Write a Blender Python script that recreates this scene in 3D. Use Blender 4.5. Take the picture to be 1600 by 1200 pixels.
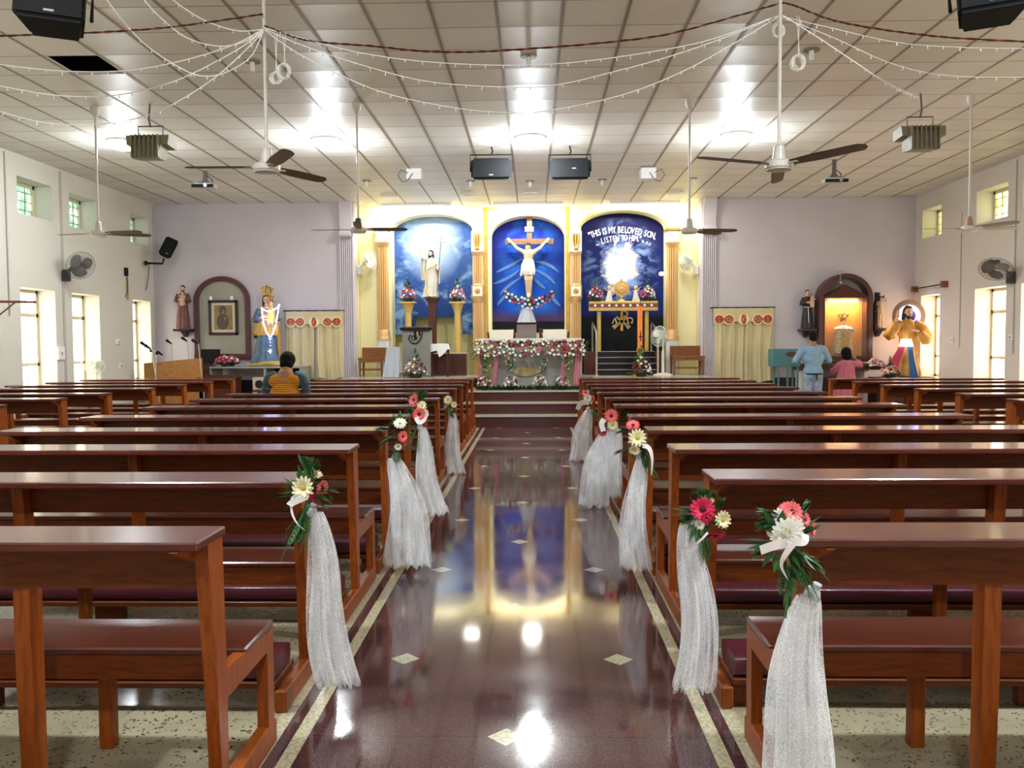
import bpy, bmesh, math, random
from mathutils import Vector, Matrix, Quaternion
from math import pi, sin, cos, tan, radians
random.seed(7)
for _o in list(bpy.data.objects): bpy.data.objects.remove(_o)
SC = bpy.context.scene
COL = SC.collection

# ------------------------------------------------------------------ camera
EYE = Vector((0, 0, 1.5)); FPX = 1305.3; PITCH = .0468; YAW = -.0257; ROLL = -.0059
_cp, _sp, _cy, _sy = cos(PITCH), sin(PITCH), cos(YAW), sin(YAW)
CF = Vector((_sy*_cp, _cy*_cp, -_sp)); _R0 = Vector((_cy, -_sy, 0)); _U0 = _R0.cross(CF)
CR = _R0*cos(ROLL) + _U0*sin(ROLL); CU = -_R0*sin(ROLL) + _U0*cos(ROLL)
cam_d = bpy.data.cameras.new('camera'); cam = bpy.data.objects.new('camera', cam_d); COL.objects.link(cam)
cam_d.sensor_fit = 'HORIZONTAL'; cam_d.sensor_width = 36; cam_d.lens = FPX/1600*36; cam_d.clip_start = .05
_m = Matrix.Identity(4)
for _i in range(3):
    _m[_i][0] = CR[_i]; _m[_i][1] = CU[_i]; _m[_i][2] = -CF[_i]; _m[_i][3] = EYE[_i]
cam.matrix_world = _m
SC.camera = cam

def at(x, y, Y):            # place seen at a pixel of the 1600x1200 photo, on the plane at depth Y
    d = CF + CR*((x-800)/FPX) + CU*((600-y)/FPX)
    return EYE + d*(Y/d.y)

# ------------------------------------------------------------------ world, exposure
w = bpy.data.worlds.new('world'); SC.world = w; w.use_nodes = True
w.node_tree.nodes['Background'].inputs[0].default_value = (.80, .88, 1, 1)
w.node_tree.nodes['Background'].inputs[1].default_value = 1.0
SC.view_settings.view_transform = 'Standard'; SC.view_settings.look = 'None'
SC.view_settings.gamma = 1; SC.view_settings.use_curve_mapping = False
SC.view_settings.exposure = 1.5
SC.cycles.max_bounces = 8; SC.cycles.diffuse_bounces = 4; SC.cycles.glossy_bounces = 4
SC.cycles.transparent_max_bounces = 16; SC.cycles.sample_clamp_indirect = 6
SC.cycles.use_denoising = True; SC.cycles.caustics_reflective = False

CEIL = 4.544; XL = -8.08; XR = 8.0; YF = 17.8; YB = -3.5; PLZ = .85; YA = 18.35

def area_light(name, loc, size, power, col=(1, 1, 1), sizey=None, rot=(0, 0, 0), spread=None):
    l = bpy.data.lights.new(name, 'AREA'); l.energy = power; l.color = col; l.size = size
    if sizey: l.shape = 'RECTANGLE'; l.size_y = sizey
    if spread: l.spread = spread
    o = bpy.data.objects.new(name, l); o.location = loc; o.rotation_euler = rot; COL.objects.link(o)
    return o
PANELS = [(-6.05, 12.35), (-3.03, 12.4), (-.03, 12.4), (2.97, 12.4),
          (-3.03, 2.8), (2.97, 2.8), (-.03, -1.4)]  # these last three are out of view, added as fill for the nave
PP = {0: 50, 1: 92, 2: 95, 3: 92, 4: 130, 5: 160, 6: 120}
for i, (x, y) in enumerate(PANELS):
    l = bpy.data.lights.new('panel_light', 'POINT'); l.energy = PP[i]*.42; l.color = (.87, .95, 1); l.shadow_soft_size = .10
    o = bpy.data.objects.new('panel_light', l); o.location = (x, y, CEIL-.26); COL.objects.link(o)
    area_light('panel_downlight', (x, y, CEIL-.14), .3, PP[i]*.26, (.88, .95, 1))
# bright lamps over the sanctuary, under its ceiling in front of the arches
for x, p in ((-2.9, 10), (-1.3, 5), (-.05, 14), (2.85, 10)):
    area_light('sanctuary_light', (x, 16.95, CEIL-.09), .3, p, (1, .97, .88), rot=(radians(8), 0, 0))

for x in (-2.5, -.1, 2.4):      # extra unseen tube lamps, added to whiten the top of the arched wall
    area_light('added_wash_light', (x, YA-.34, CEIL-.075), 1.5, 18, (1, .97, .88), sizey=.05, rot=(radians(35), 0, 0))
# ------------------------------------------------------------------ materials
def lin(c):
    return tuple(((v/255)/12.92 if v/255 <= .04045 else ((v/255+.055)/1.055)**2.4) for v in c)
MATS = {}
def mat(name, rgb, rough=.5, metal=0, coat=0, spec=.5, emit=0, alpha=1, noise=0, nscale=8, bump=0, bscale=40, stretch=None, trans=0, rgb2=None, sheen=0, cr=.03):
    if name in MATS: return MATS[name]
    m = bpy.data.materials.new(name); m.use_nodes = True; nt = m.node_tree
    b = nt.nodes['Principled BSDF']; c = lin(rgb) + (1,)
    b.inputs['Base Color'].default_value = c; b.inputs['Roughness'].default_value = rough
    b.inputs['Metallic'].default_value = metal; b.inputs['Coat Weight'].default_value = coat
    b.inputs['Coat Roughness'].default_value = cr
    b.inputs['Specular IOR Level'].default_value = spec; b.inputs['Alpha'].default_value = alpha
    b.inputs['Transmission Weight'].default_value = trans; b.inputs['Sheen Weight'].default_value = sheen
    if emit:
        b.inputs['Emission Color'].default_value = c; b.inputs['Emission Strength'].default_value = emit
    m.diffuse_color = c
    if noise or bump:
        tc = nt.nodes.new('ShaderNodeTexCoord'); src = tc.outputs['Object']
        if stretch:
            mp = nt.nodes.new('ShaderNodeMapping'); mp.inputs['Scale'].default_value = stretch
            nt.links.new(src, mp.inputs[0]); src = mp.outputs[0]
        if noise:
            n = nt.nodes.new('ShaderNodeTexNoise'); n.inputs['Scale'].default_value = nscale; n.inputs['Detail'].default_value = 5
            nt.links.new(src, n.inputs['Vector'])
            mx = nt.nodes.new('ShaderNodeMix'); mx.data_type = 'RGBA'
            r = nt.nodes.new('ShaderNodeMapRange'); r.inputs[1].default_value = .3; r.inputs[2].default_value = .7
            nt.links.new(n.outputs['Fac'], r.inputs[0]); nt.links.new(r.outputs[0], mx.inputs[0])
            c2 = lin(rgb2) if rgb2 else tuple(v*(1-noise) for v in c[:3])
            mx.inputs[6].default_value = c; mx.inputs[7].default_value = tuple(c2) + (1,)
            nt.links.new(mx.outputs[2], b.inputs['Base Color'])
        if bump:
            n2 = nt.nodes.new('ShaderNodeTexNoise'); n2.inputs['Scale'].default_value = bscale; n2.inputs['Detail'].default_value = 4
            nt.links.new(src, n2.inputs['Vector'])
            bp = nt.nodes.new('ShaderNodeBump'); bp.inputs['Strength'].default_value = bump; bp.inputs['Distance'].default_value = .02
            nt.links.new(n2.outputs['Fac'], bp.inputs['Height']); nt.links.new(bp.outputs[0], b.inputs['Normal'])
    MATS[name] = m
    return m
class NT:      # tiny node helper for hand made materials
    def __init__(s, name, rough=.5, spec=.5, coat=0):
        s.m = bpy.data.materials.new(name); s.m.use_nodes = True; s.t = s.m.node_tree; s.b = s.t.nodes['Principled BSDF']
        s.b.inputs['Roughness'].default_value = rough; s.b.inputs['Specular IOR Level'].default_value = spec; s.b.inputs['Coat Weight'].default_value = coat
        s.tc = s.t.nodes.new('ShaderNodeTexCoord'); s.obj = s.tc.outputs['Object']
        sx = s.t.nodes.new('ShaderNodeSeparateXYZ'); s.t.links.new(s.obj, sx.inputs[0]); s.x, s.y, s.z = sx.outputs
        MATS[name] = s.m
    def _in(s, sock, v):
        if hasattr(v, 'is_linked') or hasattr(v, 'links'): s.t.links.new(v, sock)
        else: sock.default_value = v
    def math(s, op, a, b=0.0, c=0.0):
        n = s.t.nodes.new('ShaderNodeMath'); n.operation = op
        s._in(n.inputs[0], a); s._in(n.inputs[1], b); s._in(n.inputs[2], c); return n.outputs[0]
    def noise(s, scale, detail=4, vec=None, rough=.5, dist=0):
        n = s.t.nodes.new('ShaderNodeTexNoise'); n.inputs['Scale'].default_value = scale; n.inputs['Detail'].default_value = detail
        n.inputs['Roughness'].default_value = rough; n.inputs['Distortion'].default_value = dist
        s.t.links.new(vec or s.obj, n.inputs['Vector']); return n.outputs['Fac']
    def voro(s, scale, feature='F1', vec=None):
        n = s.t.nodes.new('ShaderNodeTexVoronoi'); n.inputs['Scale'].default_value = scale; n.feature = feature
        s.t.links.new(vec or s.obj, n.inputs['Vector']); return n.outputs
    def mapv(s, scale=(1, 1, 1), loc=(0, 0, 0), vec=None):
        n = s.t.nodes.new('ShaderNodeMapping'); n.inputs['Scale'].default_value = scale; n.inputs['Location'].default_value = loc
        s.t.links.new(vec or s.obj, n.inputs[0]); return n.outputs[0]
    def rng(s, v, a, b, c=0.0, d=1.0):
        n = s.t.nodes.new('ShaderNodeMapRange'); s._in(n.inputs[0], v)
        for i, q in enumerate((a, b, c, d)): n.inputs[i+1].default_value = q
        return n.outputs[0]
    def mix(s, f, a, b):
        n = s.t.nodes.new('ShaderNodeMix'); n.data_type = 'RGBA'; s._in(n.inputs[0], f)
        for i, q in ((6, a), (7, b)):
            if isinstance(q, tuple): n.inputs[i].default_value = lin(q) + (1,)
            else: s.t.links.new(q, n.inputs[i])
        return n.outputs[2]
    def base(s, c): s.t.links.new(c, s.b.inputs['Base Color'])
    def bump(s, h, strength=.3, dist=.01):
        n = s.t.nodes.new('ShaderNodeBump'); n.inputs['Strength'].default_value = strength; n.inputs['Distance'].default_value = dist
        s.t.links.new(h, n.inputs['Height']); s.t.links.new(n.outputs[0], s.b.inputs['Normal'])

# ------------------------------------------------------------------ mesh builder
def V(*a): return Vector(a) if len(a) > 1 else Vector(a[0])
def frame(d, up=None):
    d = d.normalized(); up = up or (V(0, 0, 1) if abs(d.z) < .95 else V(0, 1, 0))
    a = up.cross(d).normalized(); return a, d.cross(a)
class MB:
    def __init__(s): s.v = []; s.f = []; s.mi = []; s.cur = 0
    def add(s, vs, fs):
        o = len(s.v); s.v += [tuple(p) for p in vs]; s.f += [tuple(i+o for i in f) for f in fs]; s.mi += [s.cur]*len(fs); return s
    def box(s, x0, x1, y0, y1, z0, z1):
        return s.add([(x, y, z) for x in (x0, x1) for y in (y0, y1) for z in (z0, z1)],
                     [(0, 1, 3, 2), (4, 6, 7, 5), (0, 4, 5, 1), (2, 3, 7, 6), (0, 2, 6, 4), (1, 5, 7, 3)])
    def bbox(s, x0, x1, y0, y1, z0, z1, b=.004):       # chamfered box
        xs = (x0, x0+b, x1-b, x1); vs = []; b = min(b, (x1-x0)*.49, (y1-y0)*.49, (z1-z0)*.49)
        bm = bmesh.new(); bmesh.ops.create_cube(bm, size=1)
        for v in bm.verts: v.co = V((x0+x1)/2+v.co.x*(x1-x0), (y0+y1)/2+v.co.y*(y1-y0), (z0+z1)/2+v.co.z*(z1-z0))
        bmesh.ops.bevel(bm, geom=list(bm.edges), offset=b, segments=1, affect='EDGES')
        s.addbm(bm); return s
    def addbm(s, bm, M=None):
        bm.verts.index_update(); M = M or Matrix.Identity(4)
        s.add([tuple(M @ v.co) for v in bm.verts], [tuple(v.index for v in f.verts) for f in bm.faces]); bm.free(); return s
    def bar(s, p, q, wx, wz, up=None):                  # rectangular bar between two points
        p, q = Vector(p), Vector(q); a, c = frame(q-p, up); a, c = a*wx/2, c*wz/2
        return s.add([p-a-c, p+a-c, p+a+c, p-a+c, q-a-c, q+a-c, q+a+c, q-a+c],
                     [(0, 3, 2, 1), (4, 5, 6, 7), (0, 1, 5, 4), (1, 2, 6, 5), (2, 3, 7, 6), (3, 0, 4, 7)])
    def tube(s, pts, r, n=8, cap=True, flat=1.0):
        pts = [Vector(p) for p in pts]; m = len(pts); rs = r if isinstance(r, (list, tuple)) else [r]*m; vs = []; up = None
        for i, p in enumerate(pts):
            d = pts[min(i+1, m-1)]-pts[max(i-1, 0)]
            if d.length < 1e-9: d = V(0, 0, 1)
            d.normalize()
            if up is None: a, c = frame(d)
            else:
                a = up-d*up.dot(d)
                if a.length < 1e-6: a, c = frame(d)
                else: a.normalize(); c = d.cross(a)
            up = a
            vs += [p+a*rs[i]*cos(2*pi*k/n)+c*rs[i]*flat*sin(2*pi*k/n) for k in range(n)]
        fs = [(i*n+k, i*n+(k+1) % n, (i+1)*n+(k+1) % n, (i+1)*n+k) for i in range(m-1) for k in range(n)]
        if cap: fs += [tuple(range(n))[::-1], tuple((m-1)*n+k for k in range(n))]
        return s.add(vs, fs)
    def lathe(s, prof, c=(0, 0, 0), n=20, axis=None, sx=1, sy=1):
        c = Vector(c); vs = []; m = len(prof)
        ax = Vector(axis).normalized() if axis else V(0, 0, 1)
        a, b = (V(1, 0, 0), V(0, 1, 0)) if not axis else frame(ax)
        for r, z in prof: vs += [c+ax*z+a*r*sx*cos(2*pi*k/n)+b*r*sy*sin(2*pi*k/n) for k in range(n)]
        fs = [(i*n+k, i*n+(k+1) % n, (i+1)*n+(k+1) % n, (i+1)*n+k) for i in range(m-1) for k in range(n)]
        fs += [tuple(range(n))[::-1], tuple((m-1)*n+k for k in range(n))]
        return s.add(vs, fs)
    def ell(s, c, r, n=12, m=8, M=None):
        c = Vector(c); r = (r, r, r) if not isinstance(r, (tuple, list)) else r; vs = []
        vs.append(V(0, 0, -r[2]))
        for i in range(1, m):
            t = pi*i/m-pi/2
            vs += [V(r[0]*cos(t)*cos(2*pi*k/n), r[1]*cos(t)*sin(2*pi*k/n), r[2]*sin(t)) for k in range(n)]
        vs.append(V(0, 0, r[2]))
        fs = [(0, 1+(k+1) % n, 1+k) for k in range(n)]
        fs += [(1+i*n+k, 1+i*n+(k+1) % n, 1+(i+1)*n+(k+1) % n, 1+(i+1)*n+k) for i in range(m-2) for k in range(n)]
        e = len(vs)-1; fs += [(1+(m-2)*n+k, 1+(m-2)*n+(k+1) % n, e) for k in range(n)]
        if M: vs = [M @ v for v in vs]
        return s.add([v+c for v in vs], fs)
    def cap(s, p, q, r0, r1, n=10):                     # capsule
        p, q = Vector(p), Vector(q); d = (q-p)
        L = d.length or 1e-6; d = d/L; pts = []; rs = []
        for t in (-.98, -.7, -.35): pts.append(p+d*r0*t); rs.append(r0*math.sqrt(1-t*t))
        pts.append(p); rs.append(r0); pts.append(q); rs.append(r1)
        for t in (.35, .7, .98): pts.append(q+d*r1*t); rs.append(r1*math.sqrt(1-t*t))
        return s.tube(pts, rs, n)
    def prism(s, poly, y0, y1):                         # polygon in xz extruded along y
        n = len(poly)
        return s.add([(x, y0, z) for x, z in poly]+[(x, y1, z) for x, z in poly],
                     [tuple(range(n)), tuple(range(2*n-1, n-1, -1))]+[(i, i+n, (i+1) % n+n, (i+1) % n) for i in range(n)])
    def grid(s, fn, nu, nv, wrap=False):
        vs = [fn(i/(nu if wrap else nu), j/nv) for j in range(nv+1) for i in range(nu if wrap else nu+1)]
        W = nu if wrap else nu+1
        return s.add(vs, [(j*W+i, j*W+(i+1) % W, (j+1)*W+(i+1) % W, (j+1)*W+i) for j in range(nv) for i in range(nu)])
    def loft(s, rings, cap=True):
        n = len(rings[0]); vs = [p for r in rings for p in r]
        fs = [(i*n+k, i*n+(k+1) % n, (i+1)*n+(k+1) % n, (i+1)*n+k) for i in range(len(rings)-1) for k in range(n)]
        if cap: fs += [tuple(range(n))[::-1], tuple((len(rings)-1)*n+k for k in range(n))]
        return s.add(vs, fs)
    def leaf(s, p, d, L, W, nrm=None):                  # folded pointed leaf
        p = Vector(p); d = Vector(d).normalized(); a, c = frame(d, nrm)
        q = p+d*L; m = p+d*L*.45-c*W*.15
        return s.add([p, m-a*W/2+c*W*.2, q, m+a*W/2+c*W*.2, m], [(0, 1, 4), (1, 2, 4), (2, 3, 4), (3, 0, 4)])
    def xform(s, M):
        s.v = [tuple(M @ Vector(p)) for p in s.v]; return s
    def mesh(s, name, mats, smooth=False, fix=True):
        me = bpy.data.meshes.new(name); me.from_pydata(s.v, [], s.f)
        for m in (mats if isinstance(mats, (list, tuple)) else [mats]): me.materials.append(m)
        if len(me.materials) > 1:
            for p, i in zip(me.polygons, s.mi): p.material_index = i
        if fix:
            bm = bmesh.new(); bm.from_mesh(me); bmesh.ops.recalc_face_normals(bm, faces=bm.faces); bm.to_mesh(me); bm.free()
        if smooth:
            me.polygons.foreach_set('use_smooth', [True]*len(me.polygons))
            if smooth != 'all':
                try: me.set_sharp_from_angle(angle=radians(40))
                except Exception: pass
        me.update(); return me
    def build(s, name, mats, parent=None, smooth=False, loc=None, rot=None, fix=True, label=None):
        o = bpy.data.objects.new(name, s.mesh(name, mats, smooth, fix)); COL.objects.link(o)
        if parent: o.parent = parent
        if loc is not None: o.location = loc
        if rot is not None: o.rotation_euler = rot
        if label: o['label'] = label
        return o
    def blob(s, name, mats, parent=None, voxel=.012, sm=4, label=None):   # fuse overlapping shapes into one surface
        me = s.mesh(name, mats, True); o = bpy.data.objects.new(name, me); COL.objects.link(o)
        r = o.modifiers.new('r', 'REMESH'); r.mode = 'VOXEL'; r.voxel_size = voxel; r.use_smooth_shade = True
        if sm: q = o.modifiers.new('s', 'SMOOTH'); q.iterations = sm; q.factor = .5
        dg = bpy.context.evaluated_depsgraph_get(); dg.update()
        me2 = bpy.data.meshes.new_from_object(o.evaluated_get(dg)); o.modifiers.clear(); o.data = me2
        me2.polygons.foreach_set('use_smooth', [True]*len(me2.polygons))
        bpy.data.meshes.remove(me); me2.name = name
        if parent: o.parent = parent
        if label: o['label'] = label
        return o
def tag(o, label=None, cat=None, group=None, kind=None):
    if label: o['label'] = label
    if cat: o['category'] = cat
    if group: o['group'] = group
    if kind: o['kind'] = kind
    return o
def thing(name, label, cat, loc=(0, 0, 0), rz=0, group=None):
    o = bpy.data.objects.new(name, None); COL.objects.link(o); o.location = loc; o.rotation_euler = (0, 0, rz)
    o.empty_display_size = .1
    return tag(o, label, cat, group)
def kids(o): return [c for c in bpy.data.objects if c.parent == o]
def copy_tree(o, parent=None, tree=None):
    c = o.copy(); COL.objects.link(c)
    if parent: c.parent = parent
    for ch in (tree[o] if tree and o in tree else kids(o)): copy_tree(ch, c, tree)
    return c
def struct(name, mb, m, smooth=False, fix=True):
    o = mb.build(name, m, smooth=smooth, fix=fix); o['kind'] = 'structure'; return o
FONT_CACHE = {}
def glyph(mb, text, size, M, depth=.004):               # text as mesh, baked into mb (text lies in local xy)
    key = (text, depth, size)
    if key not in FONT_CACHE:
        cu = bpy.data.curves.new('t', 'FONT'); cu.body = text; cu.size = size; cu.extrude = depth/2; cu.align_x = 'CENTER'; cu.resolution_u = 3; cu.offset = size*.012
        o = bpy.data.objects.new('t', cu); COL.objects.link(o)
        dg = bpy.context.evaluated_depsgraph_get(); dg.update()
        me = o.evaluated_get(dg).to_mesh()
        FONT_CACHE[key] = ([v.co.copy() for v in me.vertices], [tuple(p.vertices) for p in me.polygons])
        o.evaluated_get(dg).to_mesh_clear(); bpy.data.objects.remove(o); bpy.data.curves.remove(cu)
    vs, fs = FONT_CACHE[key]
    return mb.add([M @ v for v in vs], fs)
WALLTXT = Matrix.Rotation(pi/2, 4, 'X')                 # local xy -> xz, facing -y

# ================================================================== SETTING
m_wall = mat('wall_lilac_white', (204, 197, 204), .75, spec=.2, noise=.06, nscale=1.2)
m_wallL = mat('wall_cream_white', (214, 210, 198), .7, spec=.2, noise=.05, nscale=.9)
m_cream = mat('wall_cream', (240, 230, 168), .6, spec=.3, noise=.03, nscale=1)
m_white = mat('gloss_white', (236, 234, 232), .4)
m_dado = mat('dado_dark', (48, 34, 32), .35)
m_black = mat('void_black', (12, 12, 12), .9)
# floor: maroon polished aisle with cream lines and diamonds, speckled cream terrazzo beside it
n = NT('terrazzo_floor', rough=.12, spec=.6)
ax = n.math('SUBTRACT', n.x, -.1113)
fleck = n.noise(180, 3)
maroon = n.mix(n.rng(fleck, .35, .72), (58, 34, 34), (98, 68, 66))
jy = n.math('ABSOLUTE', n.math('SUBTRACT', n.math('FRACT', n.math('DIVIDE', n.math('SUBTRACT', n.y, 3.1324-.7939/2), .7939)), .5))
maroon = n.mix(n.math('LESS_THAN', jy, .0028), maroon, (36, 18, 18))
chips = n.voro(58)[0]; chn = n.noise(22, 3)
cream = n.mix(n.math('MULTIPLY', n.math('LESS_THAN', chips, .36), n.math('GREATER_THAN', chn, .5)), (178, 168, 138), (48, 42, 34))
cream = n.mix(n.rng(n.noise(3, 5), .35, .7), cream, (150, 142, 116))
creams = n.mix(n.rng(n.noise(60, 4), .4, .65), (196, 190, 160), (158, 150, 120))
aax = n.math('ABSOLUTE', ax)
inside = n.math('LESS_THAN', aax, .905)
col = n.mix(inside, cream, maroon)
def band(a, b): return n.math('MULTIPLY', n.math('GREATER_THAN', aax, a), n.math('LESS_THAN', aax, b))
col = n.mix(band(.762, .818), col, creams)
col = n.mix(band(.868, .925), col, creams)
def diamond(xo, yo):
    fy = n.math('ABSOLUTE', n.math('MULTIPLY', n.math('SUBTRACT', n.math('FRACT', n.math('ADD', n.math('DIVIDE', n.math('SUBTRACT', n.y, yo), 1.5878), .5)), .5), 1.5878))
    fx = n.math('ABSOLUTE', n.math('SUBTRACT', ax, xo))
    return n.math('LESS_THAN', n.math('ADD', fx, fy), .071)
dm = n.math('MAXIMUM', diamond(0, 3.1324), n.math('MAXIMUM', diamond(.5088, 3.1324+.7939), diamond(-.5088, 3.1324+.7939)))
dm = n.math('MULTIPLY', dm, n.math('LESS_THAN', aax, .75))
col = n.mix(dm, col, creams)
n.base(col)
n.t.links.new(n.rng(n.noise(2.5, 5), .3, .7, .045, .11), n.b.inputs['Roughness'])
struct('floor', MB().box(XL, XR, YB, YF+.1, -.12, 0), n.m)

# ceiling: sagging glossy square tiles in a thin metal grid, one tile missing
n = NT('ceiling_tile', rough=.42, spec=.3)
CX0, CY0, CS = .2818, 7.5547, .6
gx = n.math('DIVIDE', n.math('SUBTRACT', n.x, CX0), CS); gy = n.math('DIVIDE', n.math('SUBTRACT', n.y, CY0), CS)
fx = n.math('ABSOLUTE', n.math('SUBTRACT', n.math('FRACT', gx), .5)); fy = n.math('ABSOLUTE', n.math('SUBTRACT', n.math('FRACT', gy), .5))
lx = n.math('GREATER_THAN', fx, .475); ly = n.math('GREATER_THAN', fy, .487)
cellv = n.t.nodes.new('ShaderNodeCombineXYZ'); n.t.links.new(n.math('FLOOR', gx), cellv.inputs[0]); n.t.links.new(n.math('FLOOR', gy), cellv.inputs[1])
wn = n.t.nodes.new('ShaderNodeTexWhiteNoise'); n.t.links.new(cellv.outputs[0], wn.inputs['Vector'])
tc_ = n.mix(wn.outputs['Value'], (222, 218, 210), (232, 228, 222))
tc_ = n.mix(n.rng(n.noise(.9, 4), .35, .75), tc_, (214, 209, 198))
c_ = n.mix(ly, tc_, (140, 128, 112)); c_ = n.mix(lx, c_, (132, 120, 104)); n.base(c_)
sag = n.math('ADD', n.math('POWER', n.math('MULTIPLY', fx, 2.0), 2.0), n.math('POWER', n.math('MULTIPLY', fy, 2.0), 2.0))
n.bump(n.math('ADD', n.math('MULTIPLY', sag, 1.0), n.math('MULTIPLY', n.noise(3, 3), .8)), .55, .008)
hx0, hx1, hy0, hy1 = CX0-9*CS+.02, CX0-8*CS-.02, CY0+2*CS+.01, CY0+3*CS-.01
mb = MB()
for a, b, c, d in ((XL, hx0, YB, YA+.6), (hx1, XR, YB, YA+.6), (hx0, hx1, YB, hy0), (hx0, hx1, hy1, YA+.6)): mb.box(a, b, c, d, CEIL, CEIL+.02)
struct('ceiling', mb, n.m)
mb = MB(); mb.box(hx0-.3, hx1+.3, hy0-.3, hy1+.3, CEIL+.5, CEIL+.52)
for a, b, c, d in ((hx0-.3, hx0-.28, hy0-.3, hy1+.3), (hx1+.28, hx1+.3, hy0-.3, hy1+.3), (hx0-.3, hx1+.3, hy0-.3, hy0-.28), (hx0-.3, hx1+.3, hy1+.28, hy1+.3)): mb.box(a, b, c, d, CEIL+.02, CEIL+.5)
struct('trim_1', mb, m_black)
mb = MB()      # raised grid bars hanging a little under the tiles
k0 = int((XL-CX0)/CS); 
for k in range(k0, int((XR-CX0)/CS)+1):
    x = CX0+k*CS; mb.box(x-.013, x+.013, 0, YA, CEIL-.006, CEIL+.004)
struct('trim_2', mb, mat('tee_bar', (138, 126, 108), .5))

# side walls with deep window openings
WL = [(-2.4, -1.45), (0.4, 1.35), (3.2, 4.15), (5.6, 6.5), (8.2, 9.1), (11.0, 11.9), (13.02, 13.98), (14.5, 15.42), (16.72, 17.5)]
WR = [(-2.4, -1.45), (0.4, 1.35), (3.2, 4.15), (5.6, 6.5), (8.2, 9.1), (10.8, 11.8), (12.97, 13.96), (14.4, 15.4), (16.7, 17.5)]
LOW = (.80, 2.46); UP = (3.62, 4.2)
def side_wall(name, X, out, wins, m):
    mb = MB(); x0, x1 = sorted((X, X+out*.42)); y = YB-.2
    for a, b in wins+[(YF+.4, None)]:
        mb.box(x0, x1, y, a, 0, CEIL+.05); y = b
        if b is None: break
        for z0, z1 in ((0, LOW[0]), (LOW[1], UP[0]), (UP[1], CEIL+.05)): mb.box(x0, x1, a, b, z0, z1)
    struct(name, mb, m)
side_wall('wall_left', XL, -1, WL, m_wallL)
side_wall('wall_right', XR, 1, WR, mat('wall_right_white', (216, 206, 196), .7, spec=.2, noise=.05, nscale=.9))

def pane_mat(name, c1, c2, e, leafy=False):
    m = bpy.data.materials.new(name); m.use_nodes = True; t = m.node_tree; b = t.nodes['Principled BSDF']
    tc = t.nodes.new('ShaderNodeTexCoord'); v = t.nodes.new('ShaderNodeTexVoronoi'); v.inputs['Scale'].default_value = 16 if not leafy else 9
    t.links.new(tc.outputs['Object'], v.inputs['Vector'])
    nz = t.nodes.new('ShaderNodeTexNoise'); nz.inputs['Scale'].default_value = 5; t.links.new(tc.outputs['Object'], nz.inputs['Vector'])
    a = t.nodes.new('ShaderNodeMath'); a.operation = 'ADD'; t.links.new(v.outputs['Distance'], a.inputs[0]); t.links.new(nz.outputs['Fac'], a.inputs[1])
    r = t.nodes.new('ShaderNodeMapRange'); r.inputs[1].default_value = .75 if not leafy else .7; r.inputs[2].default_value = 1.15 if not leafy else 1.05
    t.links.new(a.outputs[0], r.inputs[0])
    mx = t.nodes.new('ShaderNodeMix'); mx.data_type = 'RGBA'; t.links.new(r.outputs[0], mx.inputs[0])
    mx.inputs[6].default_value = lin(c1)+(1,); mx.inputs[7].default_value = lin(c2)+(1,)
    t.links.new(mx.outputs[2], b.inputs['Base Color']); t.links.new(mx.outputs[2], b.inputs['Emission Color'])
    b.inputs['Emission Strength'].default_value = e; b.inputs['Roughness'].default_value = .2
    return m
mp_low = pane_mat('daylit_figured_glass', (255, 252, 244), (226, 216, 190), 2.8)
mp_lowR = pane_mat('daylit_figured_glass_right', (255, 248, 232), (250, 226, 190), 3.2)
mp_up = pane_mat('daylit_leafy_glass', (222, 236, 222), (110, 150, 126), 1.0, True)
mp_upR = pane_mat('daylit_leafy_glass_right', (255, 255, 236), (170, 176, 96), 1.9, True)
m_frame = mat('window_frame_paint', (202, 190, 160), .5)
m_bar = mat('window_bar', (150, 140, 112), .5)
wn_i = [0]
def window(X, out, a, b, z0, z1, low, right):
    wn_i[0] += 1
    xg = X+out*.34; mf = MB(); f = .055
    g = lambda u: sorted((xg-out*u, xg+out*.02))
    xa, xb = g(.04)
    mf.box(xa, xb, a, a+f, z0, z1); mf.box(xa, xb, b-f, b, z0, z1); mf.box(xa, xb, a, b, z0, z0+f); mf.box(xa, xb, a, b, z1-f, z1)
    mid = (a+b)/2
    if low:
        zt = z1-.42; zl = z0+.42
        mf.box(xa, xb, a, b, zt-.03, zt+.03); mf.box(xa, xb, a, b, zl-.025, zl+.025)
    o = mf.build('window_frame', m_frame); o.name = 'window_%d' % wn_i[0]; o['kind'] = 'structure'
    pn = MB().box(min(xg, xg+out*.01), max(xg, xg+out*.01), a+.02, b-.02, z0+.02, z1-.02)
    pn.build('glass_pane', (mp_lowR if right else mp_low) if low else (mp_upR if right else mp_up), o)
    br = MB(); xb0, xb1 = sorted((xg-out*.012, xg-out*.028))
    if low:
        for k in range(1, 3): y = a+(b-a)*k/3; br.box(xb0, xb1, y-.004, y+.004, z0, z1)
        k = z0+.12
        while k < z1: br.box(xb0, xb1, a, b, k-.003, k+.003); k += .15
    else:
        br.box(xb0, xb1, mid-.015, mid+.015, z0, z1)
        for k in range(1, 4): z = z0+(z1-z0)*k/4; br.box(xb0, xb1, a, b, z-.006, z+.006)
        for k in (1, 3): y = a+(b-a)*k/4; br.box(xb0, xb1, y-.005, y+.005, z0, z1)
    br.build('window_bars', m_bar, o)
for X, out, wins, right in ((XL, -1, WL, False), (XR, 1, WR, True)):
    for a, b in wins:
        window(X, out, a, b, LOW[0], LOW[1], True, right); window(X, out, a, b, UP[0], UP[1], False, right)

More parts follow.
